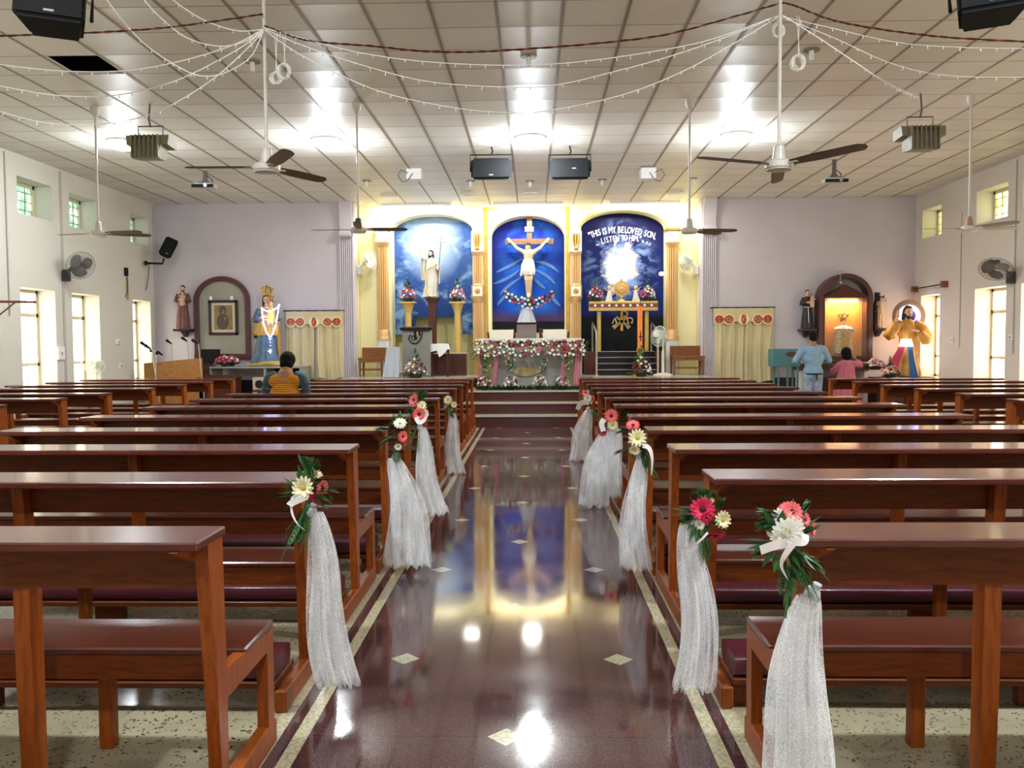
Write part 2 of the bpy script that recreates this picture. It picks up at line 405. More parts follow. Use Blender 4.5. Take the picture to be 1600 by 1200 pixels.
# back wall of the nave (behind the camera), front wall either side of the sanctuary
struct('wall_back', MB().box(XL-.4, XR+.4, YB-.2, YB, 0, CEIL+.05), m_wall)
JL, JR = -3.80, 3.55     # sanctuary opening
def pilaster(xa, xb):
    mb = MB(); n_ = 7
    mb.box(xa, xb, YF-.04, YF+.3, 0, CEIL)
    wd = (xb-xa)/n_
    for k in range(n_): mb.bar((xa+wd*(k+.5), YF-.05, 0), (xa+wd*(k+.5), YF-.05, 3.95), wd*.55, .04, up=V(0, 1, 0))
    x0, x1 = xa+.02, xb-.02                # scrolled capital
    prof = [(0, 3.78), (.10, 3.82), (.13, 3.9), (.06, 3.98), (.07, 4.2), (.12, 4.4), (.16, 4.46), (.16, CEIL), (0, CEIL)]
    pts = [(YF-.04-d, z) for d, z in prof]; nn = len(pts)
    mb.add([(x0, y, z) for y, z in pts]+[(x1, y, z) for y, z in pts],
           [tuple(range(nn)), tuple(range(2*nn-1, nn-1, -1))]+[(i, i+nn, (i+1) % nn+nn, (i+1) % nn) for i in range(nn)])
    mb.tube([(x0, YF-.12, 3.86), (x1, YF-.12, 3.86)], .07, 12)
    return mb
struct('wall_front', MB().box(XL-.4, JL-.3, YF, YF+.3, 0, CEIL+.05).box(JR+.3, XR+.4, YF, YF+.3, 0, CEIL+.05), m_wall)
struct('trim_3', pilaster(JL-.3, JL), m_wall, smooth=True); struct('trim_4', pilaster(JR, JR+.3), m_wall, smooth=True)
struct('wall_sanctuary_left', MB().box(JL-.3, JL, YF+.3, YA+.9, 0, CEIL+.05), m_cream)
struct('wall_sanctuary_right', MB().box(JR, JR+.3, YF+.3, YA+.9, 0, CEIL+.05), m_cream)
struct('baseboard_front', MB().box(XL, JL-.3, YF-.02, YF, 0, .78).box(JR+.3, XR, YF-.02, YF, 0, .78), m_dado)
struct('wall_behind_arches', MB().box(JL-.3, JR+.3, YA+.86, YA+.95, 0, CEIL+.05), m_cream)

# sanctuary platform and steps
m_maroonstone = mat('maroon_stone', (74, 38, 38), .18, noise=.35, nscale=60)
m_creamstone = mat('cream_stone', (176, 170, 146), .22, noise=.2, nscale=30)
SX0, SX1 = -1.3, 1.18
mb = MB(); mt = MB()
for z0, z1, y in ((0, .222, 15.1), (.222, .436, 15.4), (.436, .64, 15.7)):
    mb.box(SX0, SX1, y+.02, 17, z0, z1-.03); mt.box(SX0, SX1, y, 17, z1-.03, z1)
mb.box(JL+.02, SX0, 16.12, YA+.86, 0, PLZ-.03); mb.box(SX1, JR-.02, 16.12, YA+.86, 0, PLZ-.03); mb.box(SX0, SX1, 17.02, YA+.86, 0, PLZ-.03)
mt.box(JL+.02, SX0, 16.1, YA+.86, PLZ-.03, PLZ); mt.box(SX1, JR-.02, 16.1, YA+.86, PLZ-.03, PLZ); mt.box(SX0, SX1, 17.0, YA+.86, PLZ-.03, PLZ)
struct('trim_5', mb, m_maroonstone); struct('trim_6', mt, m_creamstone)

# arched wall with three niches (each with its own reveal)
def px(x, Y): return at(x, 500, Y).x
def pz(y, Y, x=830): return at(x, y, Y).z
NICHE = [  # x0, x1, spring z, crown z, bottom z
    (px(613, YA), px(739, YA), pz(358, YA), pz(333, YA), PLZ),
    (px(768, YA), px(883, YA), pz(369, YA), pz(337, YA), pz(520, YA)),
    (px(908, YA), px(1041, YA), pz(358, YA), pz(330, YA), PLZ)]
def arch_z(x, N):
    x0, x1, s, c, b = N; r = (x-(x0+x1)/2)/((x1-x0)/2)
    return s+(c-s)*math.sqrt(max(0, 1-r*r))**(1.0)
def archwall():
    mb = MB(); Y0, Y1 = YA, YA+.4; xs = JL
    top = CEIL
    for N in NICHE:
        x0, x1, s, c, b = N
        mb.box(xs, x0, Y0, Y1, PLZ, top); xs = x1
        if b > PLZ+.01: mb.box(x0, x1, Y0, Y1, PLZ, b)
        K = 28; px_ = [x0+(x1-x0)*(.5-.5*cos(pi*k/K)) for k in range(K+1)]
        for k in range(K):
            a, b2 = px_[k], px_[k+1]; za, zb = arch_z(a, N), arch_z(b2, N)
            mb.add([(a, Y0, za), (b2, Y0, zb), (b2, Y0, top), (a, Y0, top), (a, Y1, za), (b2, Y1, zb), (b2, Y1, top), (a, Y1, top)],
                   [(0, 1, 2, 3), (7, 6, 5, 4), (0, 4, 5, 1)])
    mb.box(xs, JR, Y0, Y1, PLZ, top)
    return mb
struct('wall_arches', archwall(), mat('arch_wall_cream', (246, 238, 186), .5, spec=.3))
# raised mouldings round the arches and a golden band over the middle one
def arc_pts(N, grow=0, K=32):
    x0, x1, s, c, b = N; cx = (x0+x1)/2; hw = (x1-x0)/2+grow
    return [(cx+hw*-cos(pi*k/K), s+(c+grow-s)*sin(pi*k/K)) for k in range(K+1)]
m_gold = mat('gold_paint', (202, 158, 66), .35, metal=.35, noise=.25, nscale=14)
m_copper = mat('copper_gold', (212, 168, 110), .35, metal=.35, coat=.2)
for N, m in zip(NICHE, (m_white, m_white, mat('gold_marble', (226, 186, 110), .4, noise=.3, nscale=12))):
    mb = MB(); pts = arc_pts(N, .025); mb.tube([(x, YA-.01, z) for x, z in pts], .028, 8)
    struct('trim_%d' % (7+NICHE.index(N)), mb, m, smooth=True)
struct('trim_10', MB().box(px(757, YA), px(890, YA), YA-.03, YA, pz(328, YA), pz(323, YA))
       .box(px(757, YA), px(763, YA), YA-.02, YA, PLZ, pz(328, YA)).box(px(884, YA), px(890, YA), YA-.02, YA, PLZ, pz(328, YA)), m_gold)

# ---------------- murals (flat printed panels at the back of the niches)
YM = YA+.42
def mural(N, name, m, label, zb):
    x0, x1, s, c, b = N; poly = [(x0-.12, zb), (x1+.12, zb)]+[(x, z) for x, z in reversed(arc_pts(N, .12))]
    mb = MB(); mb.prism(poly, YM, YM+.012)
    o = mb.build(name, m); tag(o, label, 'mural'); return o
def ncoord(n, N):
    x0, x1, s, c, b = N
    u = n.math('DIVIDE', n.math('SUBTRACT', n.x, (x0+x1)/2), (x1-x0)/2); v = n.math('DIVIDE', n.math('SUBTRACT', n.z, PLZ), c-PLZ)
    return u, v
# left: sunlit sky with banks of cloud
n = NT('sky_mural', .6, .15); u, v = ncoord(n, NICHE[0])
cl = n.noise(1.9, 9, n.mapv((1, 1, 1.5)), .6, .7); cl2 = n.noise(5.0, 6, n.mapv((1, 1, 1.6), (3, 0, 1)), .6, .5)
sky = n.mix(n.rng(v, .1, 1.0), (10, 44, 112), (66, 100, 166))
c_ = n.mix(n.rng(cl, .48, .60), sky, (124, 156, 198))
c_ = n.mix(n.rng(cl2, .53, .75), c_, (34, 62, 136))
du = n.math('POWER', n.math('MULTIPLY', n.math('SUBTRACT', u, -.05), 1.1), 2.0); dv = n.math('POWER', n.math('MULTIPLY', n.math('SUBTRACT', v, .84), 3.2), 2.0)
glow = n.rng(n.math('ADD', du, dv), 0, .8, .75, 0)
c_ = n.mix(glow, c_, (176, 200, 224)); n.base(c_)
mural(NICHE[0], 'sky_mural', n.m, 'painted panel of pale blue sky and clouds in the left sanctuary arch', pz(495, YM))
for a_, b_ in ((NICHE[0][0], px(648, YM)), (px(722, YM), NICHE[0][1])): MB().box(a_, b_, YM, YM+.012, pz(521, YM), pz(495, YM)).build('lower_panel', n.m, bpy.data.objects['sky_mural'])
# centre: deep blue with brush strokes
n = NT('deep_blue_mural', .6, .15); u, v = ncoord(n, NICHE[1])
nz = n.noise(1.6, 7, None, .6, 1.2)
c_ = n.mix(n.rng(v, .45, 1), (14, 80, 196), (24, 28, 140))
c_ = n.mix(n.rng(nz, .45, .7), c_, (26, 108, 200))
eu = n.rng(n.math('ABSOLUTE', u), .45, 1.05); c_ = n.mix(eu, c_, (12, 20, 92))
c_ = n.mix(n.rng(v, .43, .36), c_, (70, 52, 92))
c_ = n.mix(n.rng(v, .345, .335), c_, (14, 15, 26)); n.base(c_)
o = mural(NICHE[1], 'blue_crucifixion_mural', n.m, 'deep blue painted panel with sweeping strokes behind the crucifix', NICHE[1][4]-.1)
def stroke(mb, p, wd):
    q = [at(x, y, YM-.004) for x, y in p]; K = 22; pts = []
    for k in range(K+1):
        t = k/K; a = (1-t)**2; b = 2*t*(1-t); c = t*t; pts.append(q[0]*a+q[1]*b+q[2]*c)
    for k in range(K):
        d = (pts[k+1]-pts[k]).normalized(); nrm = V(-d.z, 0, d.x)
        w0, w1 = [wd*max(.06, sin(pi*min(1, max(0, s_/K)))**.6) for s_ in (k, k+1)]
        mb.add([pts[k]-nrm*w0, pts[k+1]-nrm*w1, pts[k+1]+nrm*w1, pts[k]+nrm*w0], [(0, 1, 2, 3)])
LS = [((775, 426), (800, 415), (817, 404)), ((771, 444), (797, 436), (812, 421)), ((781, 462), (790, 448), (816, 433)), ((777, 478), (786, 464), (797, 458)),
      ((834, 409), (858, 410), (873, 426)), ((833, 421), (855, 428), (868, 445)), ((833, 434), (845, 446), (852, 452)), ((858, 460), (866, 470), (876, 479))]
for s_ in LS:
    m1, m2 = MB(), MB(); stroke(m1, s_, .055); stroke(m2, [(x, y-.6) for x, y in s_], .034); m2.v = [(x, y-.003, z) for x, y, z in m2.v]
    d_ = m1.build('dark_stroke', mat('stroke_dark', (14, 34, 120), .45), o, fix=False); m2.build('light_stroke', mat('stroke_light', (70, 130, 214), .45, noise=.5, nscale=30), d_, fix=False)
# right: night blue sky, burst of light, lettering
n = NT('burst_mural', .6, .15); u, v = ncoord(n, NICHE[2])
bu = n.math('SUBTRACT', u, -.02); bv = n.math('MULTIPLY', n.math('SUBTRACT', v, .665), 3.1)
rr = n.math('SQRT', n.math('ADD', n.math('MULTIPLY', bu, bu), n.math('MULTIPLY', bv, bv)))
cn = n.noise(3.0, 9, n.mapv((1, 1, 1.5)), .62, .6)
c_ = n.mix(n.rng(v, .4, .95), (14, 36, 104), (10, 12, 62))
cloudf = n.math('MULTIPLY', n.rng(cn, .46, .62), n.rng(rr, 1.0, .45))
c_ = n.mix(cloudf, c_, (120, 146, 200))
ng = n.math('ADD', rr, n.math('MULTIPLY', n.math('SUBTRACT', cn, .5), .9))
c_ = n.mix(n.rng(ng, .46, .22), c_, (240, 244, 252))
c_ = n.mix(n.rng(v, .385, .345), c_, (16, 17, 22)); n.base(c_)
oR = mural(NICHE[2], 'night_sky_mural', n.m, 'dark blue panel with a burst of light and white lettering in the right arch', PLZ)
mb = MB()
def arc_text(s, size, pts, depth=.004, Y=YM-.004):
    q = [at(x, y, Y) for x, y in pts]; L = len(s)
    wd = []
    for ch in s: wd.append({' ': .45, 'I': .42, ',': .35, '.': .35, '"': .5, 'M': 1.15, 'W': 1.2, '1': .7}.get(ch, .92))
    tot = sum(wd); acc = 0
    for ch, w_ in zip(s, wd):
        t = (acc+w_/2)/tot; acc += w_
        p = q[0]*(1-t)**2+q[1]*2*t*(1-t)+q[2]*t*t; d = (q[1]-q[0])*(1-t)+(q[2]-q[1])*t; an = math.atan2(d.z, d.x)
        if ch != ' ': glyph(mb, ch, size, Matrix.Translation(p) @ Matrix.Rotation(-an, 4, 'Y') @ WALLTXT @ Matrix.Diagonal((.62, 1, 1, 1)), depth)
arc_text('"THIS IS MY BELOVED SON,', .20, ((922, 373), (965, 354), (1024, 374)))
arc_text('... LISTEN TO HIM."', .185, ((931, 384), (967, 372), (1001, 378)))
arc_text('Mt. 17:5', .09, ((1002, 379), (1008, 381), (1016, 384)))
mb.build('lettering', mat('lettering_white', (238, 240, 246), .5), oR, label='white capital lettering arched over the burst of light')

# ================================================================== PEWS
def wood(name, a, b, rough, coat, gs=(1, 1, 1)):
    n = NT(name, rough=rough, spec=.22, coat=coat); n.b.inputs['Coat Roughness'].default_value = .12
    v = n.mapv(gs); g = n.noise(9, 6, v, .6, .6); g2 = n.noise(60, 3, n.mapv(tuple(q*3 for q in gs)))
    c = n.mix(n.rng(g, .35, .68), a, b); c = n.mix(n.math('MULTIPLY', n.rng(g2, .55, .75), .25), c, (30, 12, 6)); n.base(c)
    return n.m
m_post = wood('varnished_post', (152, 77, 22), (120, 54, 12), .45, .05, (6, 6, .8))
m_panel = wood('varnished_panel', (110, 50, 13), (80, 34, 7), .45, .05, (.8, 6, 6))
m_shelf = wood('varnished_top', (98, 50, 40), (76, 34, 26), .26, .4, (.6, 7, 7))
m_shelf.node_tree.nodes['Principled BSDF'].inputs['Coat Roughness'].default_value = .08
m_seat = wood('varnished_seat', (86, 36, 24), (64, 24, 14), .3, .3, (.6, 7, 7))
m_cush = mat('maroon_rexine', (84, 24, 38), .42, coat=.15, noise=.25, nscale=6, bump=.2, bscale=14)
PL = 2.62; PZ = .935
# local frame of a pew: x from its aisle end (0) to its far end (PL), y = 0 at the far edge of the book shelf, z up
def end_frame_mb(x0, x1):
    mb = MB(); xm = (x0+x1)/2; w_ = x1-x0
    mb.bar((xm, -.03, PZ-.03), (xm, .16, .44), w_, .10, up=V(1, 0, 0)); mb.bar((xm, .16, .46), (xm, .16, .07), w_, .10, up=V(1, 0, 0))
    mb.bbox(x0, x1, .565, .625, .07, .445); mb.bar((xm, .14, .425), (xm, .64, .43), w_*.96, .07, up=V(1, 0, 0))
    return mb
def sill_mb(x0, x1): return MB().bbox(x0, x1, -.375, .52, 0, .09, .006)
def bar_frame(mb, x, w_):
    pass
def make_pew(first=False):
    t = thing('church_pew', 'x', 'pew')
    tw = .042
    for x0 in (0, PL-tw):
        mb = MB(); xm = x0+tw/2
        mb.bar((xm, -.05, PZ-.028), (xm, .13, .40), .10, tw) if False else None
        # leaning back post, upright lower post, front leg, side rail, brackets
        P0, P1 = (-.055, PZ-.028), (.13, .42)
        def slab(pts):
            n_ = len(pts); mb.add([(x0, y, z) for y, z in pts]+[(x0+tw, y, z) for y, z in pts],
                [tuple(range(n_)), tuple(range(2*n_-1, n_-1, -1))]+[(i, i+n_, (i+1) % n_+n_, (i+1) % n_) for i in range(n_)])
        slab([(-.10, PZ-.028), (.02, PZ-.028), (.035, .44), (.035, .09), (-.02, .09), (-.045, .44)])
        slab([(.034, .47), (.034, .375), (.44, .375), (.44, .445)])
        slab([(.435, .445), (.505, .448), (.505, .09), (.435, .09)])
        mb.build('end_frame', m_post, t)
        MB().bbox(x0-.004, x0+tw+.004, -.375, .52, 0, .092, .006).build('floor_sill', m_post, t)
        xb = tw if x0 == 0 else PL-tw
        s_ = 1 if x0 == 0 else -1
        MB().add([(xb, -.22, PZ-.028), (xb+s_*.025, -.22, PZ-.028), (xb+s_*.025, -.06, PZ-.028), (xb, -.06, PZ-.028), (xb, -.08, PZ-.09), (xb+s_*.025, -.08, PZ-.09)],
                 [(0, 1, 2, 3), (0, 3, 4), (1, 5, 2), (0, 4, 5, 1), (3, 2, 5, 4)]).build('shelf_bracket', m_post, t)
    mids = (PL*.235, PL/2, PL*.765) if first else (PL/2-.03,)
    for xm in mids:
        mb = MB(); x0 = xm-.026; x1 = xm+.026
        yo = .03 if first else 0
        pts = [(-.07+yo, PZ-.03), (.0+yo, PZ-.03), (.03, .44), (.03, 0), (-.02, 0), (-.035, .44)]; n_ = 6
        mb.add([(x0, y, z) for y, z in pts]+[(x1, y, z) for y, z in pts],
               [tuple(range(n_)), tuple(range(2*n_-1, n_-1, -1))]+[(i, i+n_, (i+1) % n_+n_, (i+1) % n_) for i in range(n_)])
        mb.bbox(x0, x1, .44, .49, 0, .41)
        mb.build('middle_frame', m_post, t)
    # back panel follows the lean of the posts
    a = V(0, -.045, PZ-.03); yb = lambda z: -.045+(PZ-.03-z)*.06
    z0, z1 = .756, PZ-.03; d = .006 if first else .03
    MB().add([(x, yb(z)+o, z) for x in (tw, PL-tw) for z in (z0, z1) for o in ((-.016, .0) if first else (.024, .04))],
             [(0, 1, 3, 2), (4, 6, 7, 5), (0, 4, 5, 1), (2, 3, 7, 6), (0, 2, 6, 4), (1, 5, 7, 3)]).build('back_panel', m_panel, t)
    MB().bbox(-.012, PL+.012, -.21 if first else -.27, .02, PZ-.028, PZ, .005).build('book_shelf', m_shelf, t)
    MB().bbox(tw*.0+.0, PL, .205, .515, .446, .472, .006).build('seat', m_seat, t)
    MB().box(tw, PL-tw, .215, .237, .36, .446).build('seat_apron', m_panel, t)
    MB().bbox(tw, PL-tw, -.37, -.10, .098, .125, .004).box(tw, tw+.08, -.345, -.13, 0, .098).box(PL/2-.09, PL/2+.07, -.33, -.29, 0, .098).box(PL-tw-.08, PL-tw, -.345, -.13, 0, .098).build('kneeler', m_panel, t)
    c = MB()
    def cf(u, v):
        th = 2*pi*u; hy, hz = .125, .042; e = .35
        yy = math.copysign(abs(cos(th))**e, cos(th))*hy; zz = math.copysign(abs(sin(th))**e, sin(th))*hz
        x = tw+.012+v*(PL-2*tw-.024); puff = 1+.03*sin(x*9)
        return (x, -.236+yy, .168+zz*puff)
    c.grid(cf, 24, 28, wrap=True); c.add([cf(i/24, 0) for i in range(24)], [tuple(range(24))]); c.add([cf(i/24, 1) for i in range(24)], [tuple(range(24))])
    c.build('kneeler_cushion', m_cush, t, smooth=True)
    if first: MB().bbox(tw, PL-tw, .0, .04, .03, .10).build('foot_rail', m_post, t)
    return t
pew0 = make_pew(); pew1 = make_pew(True)
TREE = {pew0: kids(pew0), pew1: kids(pew1)}
LY = [2.57, 3.70, 4.77, 5.78, 6.86, 7.96, 9.01, 10.01, 11.01, 12.03, 13.07, 14.08]
RY = [2.62, 3.76, 4.74, 5.74, 6.78, 7.97, 8.98, 10.0, 11.03, 12.04, 13.1, 14.1]
OLY = [8.19, 9.27, 10.28, 11.48, 12.54, 13.58, 14.6]
ORY = [8.45, 9.46, 10.47, 11.48, 12.49, 13.5]
ORD = ['nearest', 'second', 'third', 'fourth', 'fifth', 'sixth', 'seventh', 'eighth', 'ninth', 'tenth', 'eleventh', 'farthest']
deco_L = {1: 'with the cream daisy bouquet', 3: 'with the white and red bouquet', 4: 'with the coral bouquet', 7: 'with small white daisies'}
deco_R = {0: 'with the white and coral bouquet', 1: 'with the magenta gerbera', 3: 'with the large cream gerbera', 5: 'with the round coral gerbera', 8: 'with a small coral bouquet'}
used = set()
def put_pew(x, y, flip, label, group, first=False):
    src = pew1 if first else pew0
    if src not in used: used.add(src); r = src
    else: r = copy_tree(src, None, TREE)
    r.location = (x, y, 0)
    r.scale = (-1 if flip else 1, 1, 1)
    tag(r, label, 'pew', group); return r
for i, y in enumerate(LY):
    lb = 'brown pew, %s from the camera left of the aisle%s' % (ORD[i], (', '+deco_L[i]) if i in deco_L else '')
    put_pew(-.985 if i == 0 else -1.02, y, True, lb, 'pews left of the centre aisle', i == 0)
for i, y in enumerate(RY):
    lb = 'brown pew, %s from the camera right of the aisle%s' % (ORD[i], (', '+deco_R[i]) if i in deco_R else '')
    put_pew(.80 if i == 0 else .77, y, False, lb, 'pews right of the centre aisle', i == 0)
o7 = ['nearest', 'second', 'third', 'fourth', 'fifth', 'sixth', 'farthest']
for i, y in enumerate(OLY):
    put_pew(-5.27, y, True, 'brown pew along the left windows, %s from the camera in that side block' % o7[i], 'pews along the left wall')
for i, y in enumerate(ORY):
    put_pew(4.73, y, False, 'brown pew along the right windows, %s from the camera in that side block' % (o7[:5]+['farthest'])[i], 'pews along the right wall')

# ================================================================== FLOWERS
m_fern = mat('fern_green', (62, 112, 50), .5, noise=.4, nscale=30, rgb2=(34, 74, 32))
m_leafd = mat('leaf_dark', (30, 66, 34), .4, noise=.4, nscale=20, rgb2=(18, 44, 22))
m_leafl = mat('leaf_light', (110, 160, 70), .45)
m_stem = mat('stem_green', (96, 124, 52), .5)
m_petal = {k: mat('petal_'+k, c, .55, sheen=.2) for k, c in dict(cream=(240, 232, 190), white=(244, 242, 232), magenta=(222, 30, 84), coral=(240, 108, 108), red=(176, 30, 50), maroon=(120, 20, 44), pink=(226, 104, 132), lilac=(200, 170, 190), yellow=(226, 200, 90), rose=(200, 84, 104), peach=(232, 170, 140)).items()}
m_eye = {'cream': mat('daisy_eye', (186, 176, 60), .7), 'dark': mat('gerbera_eye', (60, 14, 30), .8)}
m_ribbon = mat('satin_ribbon', (240, 238, 236), .3, coat=.3)
def tulle_mat(name, a0, a1, rgb=(226, 228, 230)):
    m = bpy.data.materials.new(name); m.use_nodes = True; t = m.node_tree; b = t.nodes['Principled BSDF']
    b.inputs['Base Color'].default_value = lin(rgb)+(1,); b.inputs['Roughness'].default_value = .4; b.inputs['Sheen Weight'].default_value = .5
    b.inputs['Subsurface Weight'].default_value = 0
    tc = t.nodes.new('ShaderNodeTexCoord'); mp = t.nodes.new('ShaderNodeMapping'); mp.inputs['Scale'].default_value = (2.0, 2.0, .5); t.links.new(tc.outputs['Object'], mp.inputs[0])
    nz = t.nodes.new('ShaderNodeTexNoise'); nz.inputs['Scale'].default_value = 9; nz.inputs['Detail'].default_value = 2; t.links.new(mp.outputs[0], nz.inputs['Vector'])
    nz2 = t.nodes.new('ShaderNodeTexNoise'); nz2.inputs['Scale'].default_value = 230; t.links.new(tc.outputs['Object'], nz2.inputs['Vector'])
    ad = t.nodes.new('ShaderNodeMath'); ad.operation = 'ADD'; t.links.new(nz.outputs['Fac'], ad.inputs[0]); t.links.new(nz2.outputs['Fac'], ad.inputs[1])
    r = t.nodes.new('ShaderNodeMapRange'); r.inputs[1].default_value = .82; r.inputs[2].default_value = 1.22; r.inputs[3].default_value = a0; r.inputs[4].default_value = a1
    t.links.new(ad.outputs[0], r.inputs[0]); lw = t.nodes.new('ShaderNodeLayerWeight'); lw.inputs[0].default_value = .35
    e = t.nodes.new('ShaderNodeMath'); e.operation = 'MULTIPLY_ADD'; t.links.new(lw.outputs['Facing'], e.inputs[0]); e.inputs[1].default_value = .5; t.links.new(r.outputs[0], e.inputs[2]); e.use_clamp = True
    t.links.new(e.outputs[0], b.inputs['Alpha']); b.inputs['Transmission Weight'].default_value = 0; MATS[name] = m
    return m
m_tulle = tulle_mat('sheer_white_net', .10, .52, (248, 250, 252))
GER = {}
def gerbera_mesh(col, eye, petals=22):
    key = (col, eye)
    if key in GER: return GER[key]
    mb = MB()
    for lay, (n_, L, tilt) in enumerate(((petals, 1.0, .12), (petals-4, .80, .32))):
        for k in range(n_):
            a = 2*pi*k/n_+lay*.13+random.uniform(-.05, .05); L2 = L*random.uniform(.92, 1.04); w_ = .115 if petals > 18 else .16
            d = V(cos(a), sin(a), 0); s_ = V(-sin(a), cos(a), 0)
            P = lambda r, h: d*r*L2+V(0, 0, h*1.0)
            mb.add([P(.18, .02)-s_*w_*.5, P(.18, .02)+s_*w_*.5, P(.62, tilt*.7)+s_*w_, P(.92, tilt)+s_*w_*.62, P(1.0, tilt*.9), P(.92, tilt)-s_*w_*.62, P(.62, tilt*.7)-s_*w_, P(.55, tilt*.7-.05)],
                   [(0, 1, 7), (1, 2, 7), (2, 3, 4, 7), (7, 4, 5, 6), (7, 6, 0)])
    mb.cur = 1; mb.ell((0, 0, .10), (.24, .24, .11), 14, 6)
    GER[key] = mb.mesh('gerbera', [m_petal[col], m_eye[eye]], False, fix=False); return GER[key]
def gerbera(parent, p, nrm, r, col, eye='cream', petals=22, label=None):
    o = bpy.data.objects.new('gerbera_flower', gerbera_mesh(col, eye, petals)); COL.objects.link(o); o.parent = parent
    q = Vector(nrm).to_track_quat('Z', 'Y'); o.rotation_mode = 'QUATERNION'; o.rotation_quaternion = q; o.location = p; o.scale = (r, r, r)
    o['label'] = label or col+' gerbera'
    return o
ROSE = {}
def rose_mesh(col):
    if col in ROSE: return ROSE[col]
    mb = MB()
    mb.ell((0, 0, .05), (.42, .42, .55), 10, 6)
    for lay, (R, H, nn) in enumerate(((.55, .5, 4), (.8, .25, 5))):
        for k in range(nn):
            a = 2*pi*(k+.5*lay)/nn
            def f(u, v, a=a, R=R, H=H, nn=nn):
                t = a+(u-.5)*2*pi/nn*1.5; rr = R*(.45+.55*v)+.08*v*v; return (rr*cos(t), rr*sin(t), -.45+(H+.55)*v-.15*(2*u-1)**2*v)
            mb.grid(f, 4, 3)
    ROSE[col] = mb.mesh('rose', m_petal[col], True, fix=False); return ROSE[col]
def rose(parent, p, nrm, r, col, name='rose'):
    o = bpy.data.objects.new(name, rose_mesh(col)); COL.objects.link(o); o.parent = parent
    o.rotation_mode = 'QUATERNION'; o.rotation_quaternion = Vector(nrm).to_track_quat('Z', 'Y'); o.location = p; o.scale = (r, r, r)
    return o
def fern(mb, p, d, L, W, n_=12):
    p = Vector(p); d = Vector(d).normalized(); a, c = frame(d); pts = [p+d*L*t+V(0, 0, -.25*L*t*t) for t in [i/n_ for i in range(n_+1)]]
    mb.tube(pts, [.0025*(1-i/(n_+1))+.0008 for i in range(n_+1)], 4)
    for i in range(1, n_):
        t = i/n_; w_ = W*sin(pi*min(1, t*1.1+.12))**.7
        for s_ in (-1, 1):
            q = pts[i]; e = q+(a*s_+d*.7).normalized()*w_
            mb.leaf(q, e-q, w_, w_*.35)
            for j in range(3):
                m_ = q+(e-q)*(.3+.22*j); mb.leaf(m_, (a*s_*.4+d+V(0, 0, random.uniform(-.5, .5))), w_*.42, w_*.13)
def ribbon_mb(mb, pts, wd, tw=0):
    pts = [Vector(p) for p in pts]; K = 14; q = []
    for k in range(K+1):
        t = k/K*(len(pts)-1); i = min(int(t), len(pts)-2); f = t-i
        p0, p1, p2, p3 = pts[max(i-1, 0)], pts[i], pts[i+1], pts[min(i+2, len(pts)-1)]
        q.append(.5*((2*p1)+(p2-p0)*f+(2*p0-5*p1+4*p2-p3)*f*f+(3*p1-p0-3*p2+p3)*f**3))
    vs = []
    for k, p in enumerate(q):
        d = (q[min(k+1, K)]-q[max(k-1, 0)]).normalized(); s_ = d.cross(V(0, 1, 0))
        s_ = s_.normalized() if s_.length > .05 else V(1, 0, 0)
        s_ = (s_*cos(tw*k/K)+V(0, 1, 0)*sin(tw*k/K)).normalized()*wd/2; vs += [p-s_, p+s_]
    return mb.add(vs, [(2*k, 2*k+1, 2*k+3, 2*k+2) for k in range(K)])
def tulle_drape(parent, top, bot, r0, r1, folds=9, flare=.0, seed=0, amp=.32, sx=1.0, name='tulle_drape'):
    rnd = random.Random(seed); top, bot = Vector(top), Vector(bot); ph = rnd.uniform(0, 6); ph2 = rnd.uniform(0, 6)
    def f(u, v, k=1.0):
        t = v; c = top.lerp(bot, t)+V(.02*sin(5*t+ph), 0, 0); r = r0+(r1-r0)*(t**.62)
        th = 2*pi*u; fold = amp*min(1, .3+t*2.2)*(sin(folds*th+ph+1.2*t)+.6*sin((folds*2-3)*th+ph2-2*t)+.4*sin(3*th+ph2+4*t))
        r *= (1+fold*.55)*k; z = c.z
        if v > .93: z = c.z+.018*sin(folds*th*1.5+ph)
        return (c.x+r*cos(th)*sx, c.y+r*sin(th)*.62, max(z, bot.z-.014))
    mb = MB(); mb.grid(lambda u, v: f(u, v), 96, 30, wrap=True); mb.grid(lambda u, v: f(u+.03, v, .62), 72, 26, wrap=True)
    return mb.build(name, m_tulle, parent, smooth='all', fix=False)
def knot(mb, p, r): mb.ell(p, (r, r, r*1.2), 10, 7)
